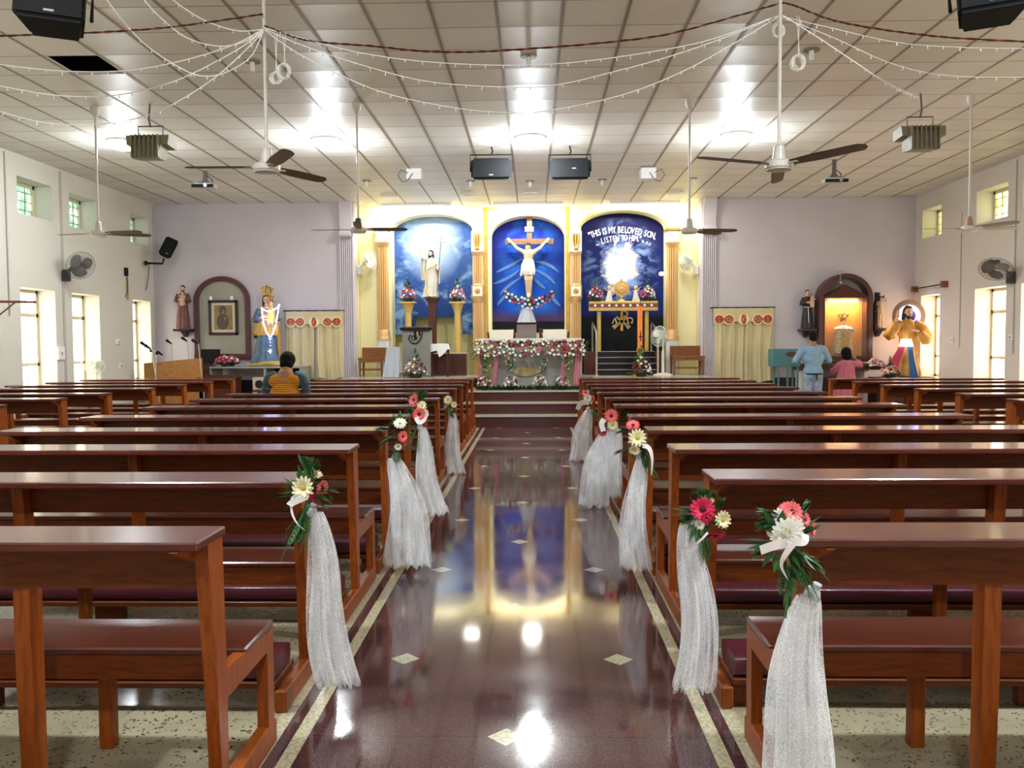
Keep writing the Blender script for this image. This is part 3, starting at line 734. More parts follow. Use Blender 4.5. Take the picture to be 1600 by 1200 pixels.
def bouquet(name, label, base, flowers, ferns, ribs, stems, drape, group='bouquets tied to the pew ends', FS=.68):
    t = thing(name, label, 'bouquet', base, 0, group); B = Vector(base)
    L = lambda p: Vector(p)-B
    for p, nr, r, col, eye, pt in flowers: gerbera(t, L(p), nr, r*FS, col, eye, pt)
    mb = MB()
    for p, d, ln, w_ in ferns:
        for q in range(2): fern(mb, L(p), V(*d)+V(random.uniform(-.3, .3), random.uniform(-.4, .1), random.uniform(-.3, .3)), ln*(1.1-.25*q), w_*1.3)
    for a, b in stems:
        for k in range(6):
            o = V(random.uniform(-.018, .018), random.uniform(-.015, .015), random.uniform(-.03, 0)); mb.tube([L(a)+o*.5, (L(a)+L(b))/2+o*.3, L(b)+o*1.4], .0035, 5)
    c0 = L(flowers[0][0])
    for k in range(26):
        an = random.uniform(0, 2*pi); mb.leaf(c0+V(cos(an)*.03, .03, sin(an)*.03-.03), V(cos(an), random.uniform(-.6, .3), sin(an)), random.uniform(.05, .1), .03)
    mb.build('fern_greenery', m_fern, t, fix=False)
    if ribs:
        mb = MB()
        for pts, wd, tw in ribs: ribbon_mb(mb, [L(p) for p in pts], wd, tw)
        mb.build('satin_ribbon', m_ribbon, t, fix=False)
    if drape:
        a, b, r0, r1, fo, se, sx = drape; tulle_drape(t, L(a), L(b), r0, r1, fo, seed=se, sx=sx)
        k = MB(); knot(k, L(a), r0*.8); k.tube([L(a), L(a)+V(.012, -.01, .035)], [.008, .013], 8); k.build('net_knot', mat('net_bunched', (190, 194, 194), .7, noise=.35, nscale=60), t, smooth=True)
    return t
def dirn(*a): return V(*a).normalized()
Yf = lambda x, y, Y: tuple(at(x, y, Y))
# left, pew 2
Y = 3.36
bouquet('pew_bouquet', 'cream daisy and pink bouquet with a tulle fall, nearest left of the aisle', Yf(485, 770, Y),
    [(Yf(474, 762, Y-.04), dirn(-.15, -1, .15), .075, 'cream', 'cream', 14), (Yf(503, 762, Y), dirn(.9, -.6, 0), .05, 'coral', 'dark', 16), (Yf(494, 776, Y), dirn(.3, -.8, -.4), .045, 'magenta', 'dark', 16),
     (Yf(492, 742, Y+.02), dirn(.2, -.4, .9), .05, 'cream', 'cream', 16), (Yf(482, 737, Y+.02), dirn(-.3, -.2, .9), .04, 'white', 'cream', 16)],
    [(Yf(484, 745, Y), (-.1, 0, 1), .13, .035), (Yf(488, 748, Y), (.25, 0, 1), .11, .03), (Yf(495, 770, Y), (.8, -.2, .1), .10, .03), (Yf(478, 790, Y), (-.3, -.1, -1), .14, .035), (Yf(474, 800, Y), (-.1, -.2, -1), .16, .035)],
    [([Yf(480, 775, Y-.05), Yf(458, 785, Y-.07), Yf(452, 790, Y-.08)], .028, .5), ([Yf(480, 775, Y-.05), Yf(458, 776, Y-.06), Yf(456, 800, Y-.06), Yf(466, 820, Y-.05), Yf(482, 832, Y-.04)], .012, 2)],
    [(Yf(482, 780, Y), Yf(468, 842, Y-.02))], (Yf(487, 800, Y), (-.80, Y-.03, .13), .03, .078, 8, 1, 1.0))
# left, pew 4
Y = 5.5
bouquet('pew_bouquet', 'small white and red bouquet with the widest tulle fall, left of the aisle', Yf(622, 685, Y),
    [(Yf(625, 662, Y-.02), dirn(.1, -.7, .7), .07, 'white', 'cream', 16), (Yf(629, 682, Y-.03), dirn(.7, -.8, 0), .06, 'coral', 'dark', 16), (Yf(632, 691, Y), dirn(.9, -.6, -.1), .045, 'red', 'dark', 16), (Yf(622, 698, Y-.03), dirn(.2, -1, -.4), .04, 'white', 'cream', 14)],
    [(Yf(617, 672, Y), (-1, -.1, .1), .16, .05), (Yf(616, 680, Y), (-1, -.2, -.3), .13, .045), (Yf(620, 665, Y), (-.4, 0, 1), .08, .03), (Yf(618, 700, Y), (0, -.1, -1), .13, .03)],
    None, [(Yf(620, 690, Y), Yf(618, 716, Y))], (Yf(618, 716, Y), (-.80, Y-.08, .06), .035, .125, 8, 2, 1.1))
# left, pew 5
Y = 6.6
bouquet('pew_bouquet', 'bouquet of coral gerberas with long green stems, left of the aisle', Yf(655, 645, Y),
    [(Yf(647, 625, Y-.02), dirn(-.6, -.8, .2), .08, 'coral', 'dark', 18), (Yf(655, 647, Y-.04), dirn(.1, -1, -.1), .085, 'coral', 'dark', 20), (Yf(659, 634, Y-.02), dirn(.3, -.8, .3), .065, 'cream', 'cream', 16), (Yf(664, 646, Y), dirn(.8, -.5, .2), .06, 'white', 'cream', 16)],
    [(Yf(658, 628, Y), (.1, 0, 1), .13, .05), (Yf(655, 630, Y), (-.2, 0, 1), .08, .05), (Yf(664, 635, Y), (1, -.1, .2), .09, .03), (Yf(648, 642, Y), (-.7, 0, .1), .07, .03)],
    [([Yf(650, 652, Y-.06), Yf(655, 660, Y-.07), Yf(664, 655, Y-.06), Yf(665, 642, Y-.05)], .035, 1)], [(Yf(655, 655, Y), Yf(642, 698, Y)), (Yf(656, 655, Y), Yf(652, 702, Y))], (Yf(656, 668, Y), (-.79, Y, .16), .03, .10, 7, 3, .9))
# left, pew 8
Y = 9.75
bouquet('pew_bouquet', 'bouquet of small white daisies, farthest on the left of the aisle', Yf(703, 630, Y),
    [(Yf(700, 625, Y-.03), dirn(-.1, -1, .2), .085, 'cream', 'cream', 14), (Yf(709, 632, Y-.02), dirn(.5, -.8, .1), .065, 'cream', 'cream', 14), (Yf(696, 634, Y), dirn(-.5, -.8, 0), .055, 'lilac', 'cream', 14)],
    [(Yf(704, 638, Y), (.3, -.1, -1), .12, .05)], None, [(Yf(703, 635, Y), Yf(704, 645, Y))], (Yf(704, 645, Y), (-.90, Y-.1, .02), .03, .11, 6, 4, .9))
# right, pew 1
Y = 2.3
bouquet('pew_bouquet', 'big white and coral bouquet with long satin ribbon, nearest right of the aisle', Yf(1240, 840, Y),
    [(Yf(1230, 832, Y-.05), dirn(-.2, -1, .1), .062, 'white', 'cream', 22), (Yf(1222, 812, Y-.03), dirn(-.5, -.8, .4), .05, 'white', 'cream', 20), (Yf(1238, 800, Y-.03), dirn(.1, -.9, .5), .045, 'coral', 'dark', 18),
     (Yf(1257, 812, Y-.01), dirn(.6, -.7, .3), .035, 'coral', 'dark', 16), (Yf(1268, 826, Y), dirn(.8, -.5, .1), .036, 'coral', 'dark', 16), (Yf(1213, 828, Y-.02), dirn(-.7, -.6, 0), .05, 'white', 'cream', 18), (Yf(1238, 826, Y-.045), dirn(.3, -1, 0), .055, 'white', 'cream', 20), (Yf(1232, 796, Y-.02), dirn(-.1, -.6, .8), .04, 'coral', 'dark', 16), (Yf(1222, 842, Y-.05), dirn(-.2, -1, -.5), .05, 'white', 'cream', 20)],
    [(Yf(1222, 808, Y), (-1, -.1, .3), .085, .03), (Yf(1218, 815, Y), (-1, -.2, -.1), .075, .03), (Yf(1245, 850, Y), (.1, -.1, -1), .12, .03), (Yf(1243, 862, Y), (.7, -.1, -.5), .10, .03), (Yf(1240, 870, Y), (.5, -.1, -.9), .1, .03), (Yf(1236, 880, Y), (-.2, -.1, -1), .09, .028), (Yf(1252, 802, Y), (.5, 0, .6), .05, .02)],
    [([Yf(1232, 848, Y-.06), Yf(1208, 853, Y-.08), Yf(1188, 860, Y-.09)], .026, .2), ([Yf(1240, 848, Y-.07), Yf(1224, 872, Y-.07), Yf(1222, 888, Y-.06), Yf(1233, 908, Y-.05)], .02, 1.5), ([Yf(1238, 846, Y-.07), Yf(1256, 846, Y-.06), Yf(1257, 834, Y-.04)], .022, .4)],
    [(Yf(1240, 850, Y), Yf(1232, 942, Y))], (Yf(1269, 930, Y+.03), (.70, Y-.02, .12), .030, .098, 8, 5, 1.0))
# right, pew 2
Y = 3.45
bouquet('pew_bouquet', 'bouquet with a large magenta gerbera and cream daisy, right of the aisle', Yf(1108, 810, Y),
    [(Yf(1098, 796, Y-.05), dirn(-.1, -1, .2), .078, 'magenta', 'dark', 22), (Yf(1104, 808, Y-.06), dirn(.2, -.9, -.4), .045, 'magenta', 'dark', 16), (Yf(1129, 812, Y-.04), dirn(.35, -1, .1), .06, 'cream', 'cream', 14),
     (Yf(1117, 835, Y-.05), dirn(.2, -.6, -.8), .07, 'magenta', 'dark', 20), (Yf(1104, 782, Y-.01), dirn(0, -.4, 1), .05, 'peach', 'cream', 18), (Yf(1093, 820, Y-.03), dirn(-.3, -.9, -.1), .035, 'white', 'cream', 16)],
    [(Yf(1096, 785, Y), (-.1, 0, 1), .08, .03), (Yf(1107, 783, Y), (.3, 0, 1), .06, .03), (Yf(1120, 798, Y), (.5, 0, .8), .08, .03), (Yf(1086, 808, Y), (-1, 0, .2), .06, .03), (Yf(1098, 838, Y-.08), (-.2, -.1, -1), .1, .02), (Yf(1106, 838, Y-.06), (.1, -.1, -1), .1, .02)],
    [([Yf(1106, 832, Y-.09), Yf(1090, 848, Y-.1), Yf(1068, 858, Y-.1)], .010, .4)],
    [(Yf(1105, 820, Y), Yf(1100, 842, Y))], (Yf(1083, 818, Y), (.655, Y-.06, .09), .035, .085, 9, 6, .9))
# right, pew 4
Y = 5.3
bouquet('pew_bouquet', 'bouquet with one large cream gerbera and curling ribbon, right of the aisle', Yf(995, 688, Y),
    [(Yf(996, 684, Y-.05), dirn(-.1, -1, .1), .092, 'cream', 'cream', 14), (Yf(989, 665, Y-.02), dirn(-.1, -.6, .8), .07, 'coral', 'dark', 16), (Yf(992, 703, Y-.04), dirn(-.3, -.8, -.4), .06, 'cream', 'cream', 14)],
    [(Yf(984, 672, Y), (-1, 0, .1), .10, .04), (Yf(984, 702, Y), (-1, -.1, 0), .12, .04), (Yf(1000, 705, Y), (.3, -.1, -1), .14, .04), (Yf(1003, 700, Y), (.6, 0, -.8), .12, .04)],
    [([Yf(1004, 696, Y-.06), Yf(1014, 700, Y-.07), Yf(1019, 716, Y-.07), Yf(1018, 742, Y-.06)], .03, 1.2)],
    [(Yf(998, 695, Y), Yf(1025, 740, Y))], (Yf(998, 712, Y), (.635, Y-.06, .09), .03, .10, 8, 7, .85))
# right, pew 6
Y = 7.75
t = bouquet('pew_bouquet', 'bouquet with a round coral gerbera over two tulle falls, right of the aisle', Yf(955, 660, Y),
    [(Yf(955, 650, Y-.05), dirn(0, -1, .1), .10, 'coral', 'dark', 20), (Yf(957, 664, Y-.05), dirn(.2, -.9, -.2), .085, 'cream', 'cream', 16), (Yf(942, 675, Y-.05), dirn(-.2, -1, 0), .06, 'red', 'dark', 16)],
    [(Yf(966, 650, Y), (1, 0, .3), .14, .06), (Yf(966, 655, Y), (1, 0, -.2), .12, .05), (Yf(960, 645, Y), (.6, 0, .8), .1, .05)],
    [([Yf(944, 655, Y-.06), Yf(940, 662, Y-.08), Yf(943, 674, Y-.08)], .05, .3)],
    [(Yf(948, 668, Y), Yf(925, 640, Y))], (Yf(958, 668, Y), (.70, Y-.05, .10), .05, .14, 8, 8, .85))
B = t.location
tulle_drape(t, Vector(Yf(944, 672, Y))-B, V(.53, Y-.1, .02)-B, .03, .15, 7, seed=11, sx=.9)
# right, pew 9
Y = 10.75
bouquet('pew_bouquet', 'small coral and white bouquet with curled ribbon, farthest right of the aisle', Yf(918, 625, Y),
    [(Yf(915, 614, Y-.03), dirn(-.2, -.7, .6), .08, 'coral', 'dark', 16), (Yf(918, 622, Y-.05), dirn(0, -1, 0), .085, 'white', 'cream', 16), (Yf(925, 623, Y-.02), dirn(.7, -.8, 0), .07, 'coral', 'dark', 16)],
    [(Yf(924, 616, Y), (1, 0, .3), .14, .06), (Yf(924, 638, Y), (.5, 0, -.9), .18, .05)],
    [([Yf(920, 628, Y-.08), Yf(908, 630, Y-.1), Yf(902, 640, Y-.1)], .07, .6)],
    [(Yf(922, 635, Y), Yf(938, 662, Y))], (Yf(919, 640, Y), (.60, Y-.08, .02), .035, .17, 7, 9, .9))

# ================================================================== SANCTUARY
m_marble = mat('white_marble', (206, 204, 204), .25, noise=.25, nscale=5)
m_greystone = mat('grey_granite', (146, 142, 136), .4, noise=.3, nscale=70)
m_wood2 = wood('chair_wood', (140, 92, 52), (112, 68, 36), .4, .2, (3, 3, 3))
m_darkwood = wood('dark_carved_wood', (88, 46, 34), (60, 28, 22), .4, .3, (3, 3, 3))
m_pink = mat('pink_satin', (190, 116, 132), .4, sheen=.3)
m_cloth = mat('white_linen', (238, 238, 240), .7); m_greycloth = mat('grey_satin_cover', (172, 176, 190), .38, sheen=.4)
m_chrome = mat('brushed_steel', (200, 196, 184), .25, metal=.9)
def foliage(mb, c, w_, h, k, up=.4):
    for _ in range(k):
        a = random.uniform(0, 2*pi); r = random.uniform(.1, 1)
        p = V(cos(a)*w_*.4*r, sin(a)*w_*.25*r, random.uniform(0, h*.25)); d = V(cos(a)+random.uniform(-.3, .3), sin(a)-.2, random.uniform(-.1, up))
        mb.leaf(Vector(c)+p, d, random.uniform(.5, 1)*w_*.32, w_*.07)
def arrangement(label, base, w_, h, cols, nfl, spike=True, group='rose arrangements', r=.03, name='flower_arrangement', seed=0, pot=True):
    rnd = random.Random(seed+31); t = thing(name, label, 'flowers', base, 0, group)
    g = MB(); foliage(g, (0, 0, .02), w_, h*.6, 46)
    for k in range(5): a = pi*k/4; fern(g, (0, 0, .05), V(cos(a), -.4, .15), w_*.5, w_*.14, 9)
    top = V(0, 0, h)
    if spike:
        for k in range(34):
            z = h*(.38+.64*k/34); a = rnd.uniform(0, 2*pi); g.leaf((0, 0, z), (cos(a), sin(a)*.7, .6), h*.27*(1.2-k/34), h*.075)
        g.tube([(0, 0, 0), (0, 0, h*.97)], .006, 5)
    g.build('greenery', m_fern, t, fix=False)
    for i in range(nfl):
        u = (i+.5)/nfl; el = math.asin(min(1, u*.95)); az = i*2.39996
        d = V(cos(az)*cos(el), -abs(sin(az)*cos(el)) if rnd.random() < .75 else sin(az)*cos(el), sin(el))
        p = V(d.x*w_*.36, d.y*w_*.28, .06+d.z*h*.42+.02)
        rose(t, p, d+V(0, -.3, .2), r*rnd.uniform(.85, 1.15), cols[i % len(cols)])
    if spike: rose(t, V(0, -.02, h*.62), (0, -1, .5), r*1.1, cols[0])
    if pot: MB().lathe([(w_*.16, 0), (w_*.2, .01), (w_*.22, .07), (w_*.2, .075)], n=14).build('bowl', mat('bowl_dark', (34, 40, 34), .5), t, smooth=True)
    return t

# altar
AY = 16.15; AX = -.07; AZ = .64; ATOP = 1.625-.64
t = thing('altar', 'white marble altar table hung with pink cloth at the top of the steps', 'altar', (AX, AY, AZ))
MB().bbox(-1.0, 1.0, 0, .75, ATOP-.055, ATOP, .008).build('altar_top', m_marble, t)
for a_, b_ in ((-.98, -.66), (.66, .98)): MB().bbox(a_, b_, .08, .66, 0, ATOP-.055).build('altar_pedestal', mat('olive_marble', (150, 138, 100), .35, noise=.3, nscale=9), t)
MB().bbox(-.66, .66, .16, .60, 0, ATOP-.055).build('altar_body', m_greystone, t)
mb = MB()
K = 26; up = [(-.34+.58*k/K, .34+.10*sin(pi*(k/K)**.8)) for k in range(K+1)]; dn = [(-.34+.58*k/K, .34-.10*sin(pi*(k/K)**.8)) for k in range(K, -1, -1)]
poly = up[:-1]+[(.30, .40), (.28, .34), (.30, .28)]+dn[1:-1]
mb.prism(poly, .135, .16); mb.build('carved_fish_panel', mat('carved_gilt', (178, 158, 100), .4, metal=.3, noise=.5, nscale=12), t)
for x0, x1 in ((-.99, -.93), (-.70, -.62), (.60, .68), (.86, .97)):
    def f(u, v, x0=x0, x1=x1): return (x0+(x1-x0)*u+.02*sin(v*5), .0-.03-.018*sin(u*14)-.02*v, (ATOP-.1)*(1-v)+.04*v)
    MB().grid(f, 20, 14).build('pink_drape', m_pink, t, smooth='all')
# altar garland (roses that hang over the front edge)
g = thing('altar_garland', 'thick garland of white and pink roses along the altar front', 'garland', (AX, AY-.06, AZ+ATOP))
mb = MB(); rnd = random.Random(4)
for k in range(420):
    x = rnd.uniform(-1.06, 1.08); mb.leaf((x, rnd.uniform(-.05, .02), rnd.uniform(-.34, -.05)), (rnd.uniform(-.7, .7), -1, rnd.uniform(-.7, .5)), .09, .03)
for s_ in (-1, 1):
    for k in range(60): mb.leaf((s_*rnd.uniform(.95, 1.1), rnd.uniform(-.05, .1), rnd.uniform(-.4, -.04)), (s_, rnd.uniform(-1, .2), rnd.uniform(-.8, .3)), .1, .03)
for x in (-.37, .27, .72, -.86): 
    for k in range(40): mb.leaf((x+rnd.uniform(-.05, .05), 0, rnd.uniform(-.62, -.3)), (rnd.uniform(-.7, .7), -.6, rnd.uniform(-.9, .3)), .09, .03)
mb.build('greenery', m_fern, g, fix=False)
cs = ['white', 'rose', 'white', 'pink', 'white', 'rose', 'white', 'white', 'rose']; pts = []
tries = 0
while len(pts) < 99 and tries < 6000:
    tries += 1; x = rnd.uniform(-1.04, 1.04); z = rnd.uniform(-.335, -.05)
    if abs(x+.37) > .12 and rnd.random() < .3 and z < -.29: continue
    if all((x-a)**2+(z-b)**2 > .0037 for a, b in pts): pts.append((x, z))
for i, (x, z) in enumerate(pts): rose(g, (x, -.07-.03*sin(-z*9), z), (rnd.uniform(-.3, .3), -1, rnd.uniform(-.1, .5)), rnd.uniform(.030, .037), cs[i % 9])
mb = MB()
for k in range(26):
    x = rnd.choice([-.37, .27, .72, -.86])+rnd.uniform(-.1, .1); z = rnd.uniform(-.62, -.34)
    for q in range(5): a = 2*pi*q/5; mb.leaf((x, -.05, z), (cos(a), -.8, sin(a)), .035, .014)
o = mb.build('lily_blooms', m_petal['cream'], g, fix=False); o['kind'] = 'stuff'
mb = MB(); mr = {'white': MB(), 'rose': MB()}; extra = []
tries = 0
while len(extra) < 60 and tries < 5000:
    tries += 1; x = rnd.uniform(-1.05, 1.05); z = rnd.uniform(-.34, -.02)
    if all((x-a)**2+(z-b)**2 > .0016 for a, b in pts+extra): extra.append((x, z))
mb_ = MB()
for i, (x, z) in enumerate(extra): mb_.ell((x, -.05, z), (.02, .016, .02), 8, 5)
o = mb_.build('small_buds', m_petal['cream'], g, smooth=True); o['kind'] = 'stuff'
for k in range(500):
    x = rnd.uniform(-1.02, 1.05); mb.leaf((x, rnd.uniform(-.32, -.08), .0), (rnd.uniform(-1, 1), rnd.uniform(-1, .4), rnd.uniform(.1, .9)), .11, .035)
tag(mb.build('fern_bed', m_leafd, None, fix=False, loc=(AX, AY, AZ+.005)), 'low bed of dark fern laid along the foot of the altar', 'ferns', kind='stuff')
nm = ['leftmost', 'second from left', 'third from left', 'rightmost']
for i, (x, cc) in enumerate(((-.86, ('white', 'maroon', 'white', 'maroon')), (-.36, ('white', 'white', 'maroon')), (.19, ('white', 'white', 'maroon', 'cream')), (.62, ('white', 'maroon', 'lilac')))):
    arrangement('white and dark red roses on the floor before the altar, %s of four' % nm[i], (AX+x, AY-.25, AZ), .34, .42, cc, 15, False, 'rose arrangements at the altar foot', .032, seed=i)
# side panel behind the altar right
tag(MB().bbox(-.06, .06, -.1, .1, 0, .60).bbox(-.075, .075, -.115, .115, .6, .63).build('side_pillar', m_marble, loc=(.93, 17.12, PLZ)), 'short pale marble post just right of the altar', 'post')

# chairs with white covers behind the altar
def cel_chair(x, label):
    Y = 17.65; t = thing('altar_chair', label, 'chair', (x, Y, PLZ), 0, 'covered chairs behind the altar')
    H = 1.82-PLZ
    MB().add([(-.22, -.03, .45), (.22, -.03, .45), (.25, -.03, H), (-.25, -.03, H), (-.22, .05, .45), (.22, .05, .45), (.25, .05, H), (-.25, .05, H)],
             [(0, 1, 2, 3), (7, 6, 5, 4), (0, 4, 5, 1), (1, 5, 6, 2), (2, 6, 7, 3), (3, 7, 4, 0)]).build('cover', mat('cream_chair_cover', (234, 228, 206), .7), t)
    for s_ in (-1, 1):
        MB().tube([(s_*.27, .0, 0), (s_*.27, .0, H*.7), (s_*.29, .0, H*.95)], [.028, .026, .02], 8).build('leg', m_darkwood, t, smooth=True)
        MB().box(s_*.25-.025, s_*.25+.025, -.45, -.40, 0, .45).build('leg', m_darkwood, t)
        MB().bar((s_*.27, 0, .62), (s_*.27, -.42, .62), .05, .04).build('armrest', m_darkwood, t)
    MB().bbox(-.25, .25, -.46, .0, .42, .50, .01).build('seat', m_darkwood, t)
cel_chair(at(784, 530, 17.65).x, 'white-covered chair behind the altar, left of the tabernacle')
cel_chair(at(867, 530, 17.65).x, 'white-covered chair behind the altar, right of the tabernacle')
# tabernacle stand + covered stand for flowers
Y = 18.0; c = at(823, 540, Y)
t = thing('tabernacle_stand', 'brown granite stand with a black slab behind the altar', 'stand', (c.x, Y, PLZ))
h = pz(504, Y)-PLZ
MB().bbox(-.21, .21, -.15, .15, 0, h-.03).build('body', mat('brown_granite', (140, 122, 112), .35, noise=.3, nscale=60), t)
MB().bbox(-.27, .27, -.2, .2, h-.03, h, .006).build('slab', m_black, t)
for s_ in (-1, 1): MB().box(s_*.3-.03, s_*.3+.03, -.1, .1, 0, h-.12).build('side_post', m_darkwood, t)
p = thing('draped_pedestal', 'small pedestal draped in pale satin under the crucifix flowers', 'pedestal', (c.x, Y, PLZ+h))
hh = pz(481, Y)-PLZ-h
def f(u, v): a = 2*pi*u; r = .10+.085*v; r *= 1+.09*v*sin(9*a); return (r*cos(a)*1.05, r*sin(a)*.8, hh*(1-v))
mb = MB().grid(f, 54, 8, wrap=True); mb.add([f(i/54, 0) for i in range(54)], [tuple(range(54))]); mb.build('satin_drape', m_greycloth, p, smooth='all')
# big spray below the crucifix
t = thing('crucifix_spray', 'wide curved spray of white and pink roses at the feet of the crucifix', 'flowers', (c.x, Y-.02, PLZ+h+hh)); B = t.location.copy()
mb = MB(); rnd = random.Random(9); pts = []
def sp(u): return V(at(827+u*37, 473-14*u*u, Y-.05))-B
for k in range(340):
    u = rnd.uniform(-1, 1); q = sp(u); mb.leaf(q+V(0, rnd.uniform(0, .06), rnd.uniform(-.09, .07)), (rnd.uniform(-1, 1), -.8, rnd.uniform(-.8, .9)), .1, .03)
for k in range(10): u = -1+2*k/9; fern(mb, sp(u), (u, -.3, .5), .16, .05, 8)
mb.tube([sp(0)+V(0, .03, -.12), V(0, .03, .0)], .03, 8)
mb.build('greenery', m_fern, t, fix=False)
i = 0
while len(pts) < 52 and i < 4000:
    i += 1; u = rnd.uniform(-1, 1); q = sp(u)+V(0, 0, rnd.uniform(-.14, .10)*(1-.4*abs(u)))
    if all((q-a).length > .068 for a in pts): pts.append(q)
for i, q in enumerate(pts): rose(t, q+V(0, -.04, 0), (rnd.uniform(-.4, .4), -1, rnd.uniform(-.1, .5)), .036, ['white', 'white', 'pink', 'white', 'rose', 'peach'][i % 6])

# ---------------------------------------------------------------- fluted columns on the arch wall
def fluted(mb, x, y, z0, z1, r, n_=7):
    K = 98; vs = []
    for z in (z0, z1):
        for k in range(K):
            a = 2*pi*k/K; rr = r*(.72+.30*abs(sin(n_*a))**.7); vs.append((x+rr*cos(a), y+rr*sin(a)*.8, z))
    mb.add(vs, [(k, (k+1) % K, K+(k+1) % K, K+k) for k in range(K)])
def capring(mb, x, y, z0, z1, r0, r1): mb.lathe([(r0, z0), ((r0+r1)/2, (z0+z1)/2), (r1, z1-.02), (r1, z1)], (x, y, 0), n=24, sy=.8)
YC = YA-.14
def outer_col(xp, label):
    x = px(xp, YC); z = lambda y: pz(y, YC, xp)
    t = thing('gilt_column', label, 'column', (x, YC, PLZ), 0, 'gilt fluted columns'); o = lambda y: z(y)-PLZ
    mb = MB(); fluted(mb, 0, 0, o(522), o(385), .115); mb.build('fluted_shaft', m_copper, t, smooth=True)
    mb = MB(); capring(mb, 0, 0, o(387), o(379), .115, .16); mb.build('capital_ring', m_copper, t, smooth=True)
    mb = MB(); mb.lathe([(.155, o(531)), (.155, o(528)), (.13, o(524)), (.145, o(519)), (.115, o(515))], n=24, sy=.8); mb.build('base_ring', m_copper, t, smooth=True)
    mb = MB(); mb.bbox(-.13, .13, -.12, .13, o(379), o(362)); mb.build('capital_block', m_white, t)
    mb = MB(); mb.bbox(-.16, .16, -.14, .13, o(362), o(357)); mb.tube([(-.14, -.14, o(359)), (-.1, -.16, o(358)), (-.14, -.14, o(357))], .02, 6); mb.build('gilt_cornice', m_gold, t)
    mb = MB(); mb.lathe([(.115, 0), (.115, o(534)), (.155, o(531))], n=28, sy=.8); fluted(mb, 0, 0, 0.001, o(533), .13, 10); mb.build('white_foot', m_white, t, smooth=True)
outer_col(599, 'tall gilt fluted column at the far left of the sanctuary arches'); outer_col(1050, 'tall gilt fluted column at the far right of the sanctuary arches')
def inner_col(xp, label):
    x = px(xp, YC); o = lambda y: pz(y, YC, xp)-PLZ
    t = thing('gilt_column', label, 'column', (x, YC, PLZ), 0, 'gilt fluted columns')
    mb = MB(); fluted(mb, 0, 0, o(444), o(397), .10); mb.build('upper_shaft', m_copper, t, smooth=True)
    mb = MB(); fluted(mb, 0, 0, 0.0, o(470), .10); mb.build('lower_shaft', m_copper, t, smooth=True)
    mb = MB(); capring(mb, 0, 0, o(400), o(394), .105, .13); capring(mb, 0, 0, o(474), o(465), .10, .135); capring(mb, 0, 0, o(447), o(443), .12, .105); mb.build('collar_ring', m_copper, t, smooth=True)
    mb = MB().bbox(-.13, .13, -.11, .13, o(465), o(446)); mb.build('rosette_block', m_gold, t)
    s_ = MB().box(-.10, .10, -.118, -.11, o(463), o(448)).build('rosette_panel', m_white, t)
    mb = MB(); cz = (o(463)+o(448))/2
    for k in range(8): a = pi*k/4; mb.leaf((0, -.125, cz), (cos(a), 0, sin(a)), .085, .04, V(0, 1, 0))
    mb.ell((0, -.125, cz), .02, 8, 6); mb.build('star_rosette', m_gold, s_, fix=False)
    mb = MB().bbox(-.13, .13, -.10, .13, o(394), o(362)); mb.build('capital_block', m_white, t)
    mb = MB()
    for k in (-1, 0, 1): mb.tube([(k*.055, -.11, o(366)), (k*.055, -.12, o(378)), (k*.03, -.12, o(386)), (0, -.12, o(390))], [.022, .024, .018, .03], 8)
    mb.ell((0, -.12, o(389)), (.05, .03, .04), 10, 6); mb.build('gilt_relief', m_gold, t, smooth=True)
inner_col(747, 'gilt fluted column with a star block, left of the crucifix'); inner_col(899.5, 'gilt fluted column with a star block, right of the crucifix')

# ---------------------------------------------------------------- pedestals and statues
def column_stand(xp, Y, ytop, m, label, w_=.17, low=None, zb=PLZ):
    x = px(xp, Y); H = pz(ytop, Y, xp)-zb
    t = thing('flower_pedestal', label, 'pedestal', (x, Y, zb), 0, 'yellow pedestals')
    MB().bbox(-.13, .13, -.13, .13, 0, .08).bbox(-.1, .1, -.1, .1, .08, .13).build('base', m, t)
    MB().lathe([(.085, .13), (.075, .2), (.07, H-.28), (.085, H-.2), (.13, H-.06), (.15, H-.03)], n=16).build('shaft', m, t, smooth=True)
    MB().bbox(-.17, .17, -.15, .15, H-.03, H, .005).build('top_slab', m, t)
    return x, zb+H
m_yel = mat('yellow_paint', (208, 176, 96), .5, noise=.15, nscale=6)
x1, zt1 = column_stand(638, 18.2, 472, m_yel, 'yellow column pedestal carrying roses, left of the risen figure')
x2, zt2 = column_stand(715, 18.2, 472, m_yel, 'yellow column pedestal carrying roses, right of the risen figure')
arrangement('rose arrangement with a green spire on the yellow pedestal left of the risen figure', (x1, 18.2, zt1), .42, .54, ('pink', 'white', 'rose', 'peach', 'white', 'rose'), 26, True, 'spired rose arrangements', .036, seed=5)
arrangement('rose arrangement with a green spire on the yellow pedestal right of the risen figure', (x2, 18.2, zt2), .42, .54, ('white', 'peach', 'rose', 'pink', 'white'), 26, True, 'spired rose arrangements', .036, seed=6)
Y = 18.3; x = px(676, Y); zs = pz(464, Y)
t = thing('statue_pedestal', 'dark wooden pedestal under the risen figure with raised arm', 'pedestal', (x, Y, PLZ)); H = zs-PLZ
for k in range(4): MB().bbox(-.36+.07*k, .36-.07*k, -.22+.03*k, .1, .18+.075*k, .255+.075*k).build('step_block', m_darkwood, t)
MB().bbox(-.4, .4, -.25, .1, 0, .18).build('base', m_maroonstone, t)
MB().bbox(-.085, .085, -.085, .085, .48, H-.11).build('shaft', m_darkwood, t)
MB().bbox(-.165, .165, -.13, .13, H-.035, H, .008).bbox(-.13, .13, -.11, .11, H-.075, H-.035, .006).bbox(-.1, .1, -.1, .1, H-.11, H-.075, .006).build('capital', m_darkwood, t)

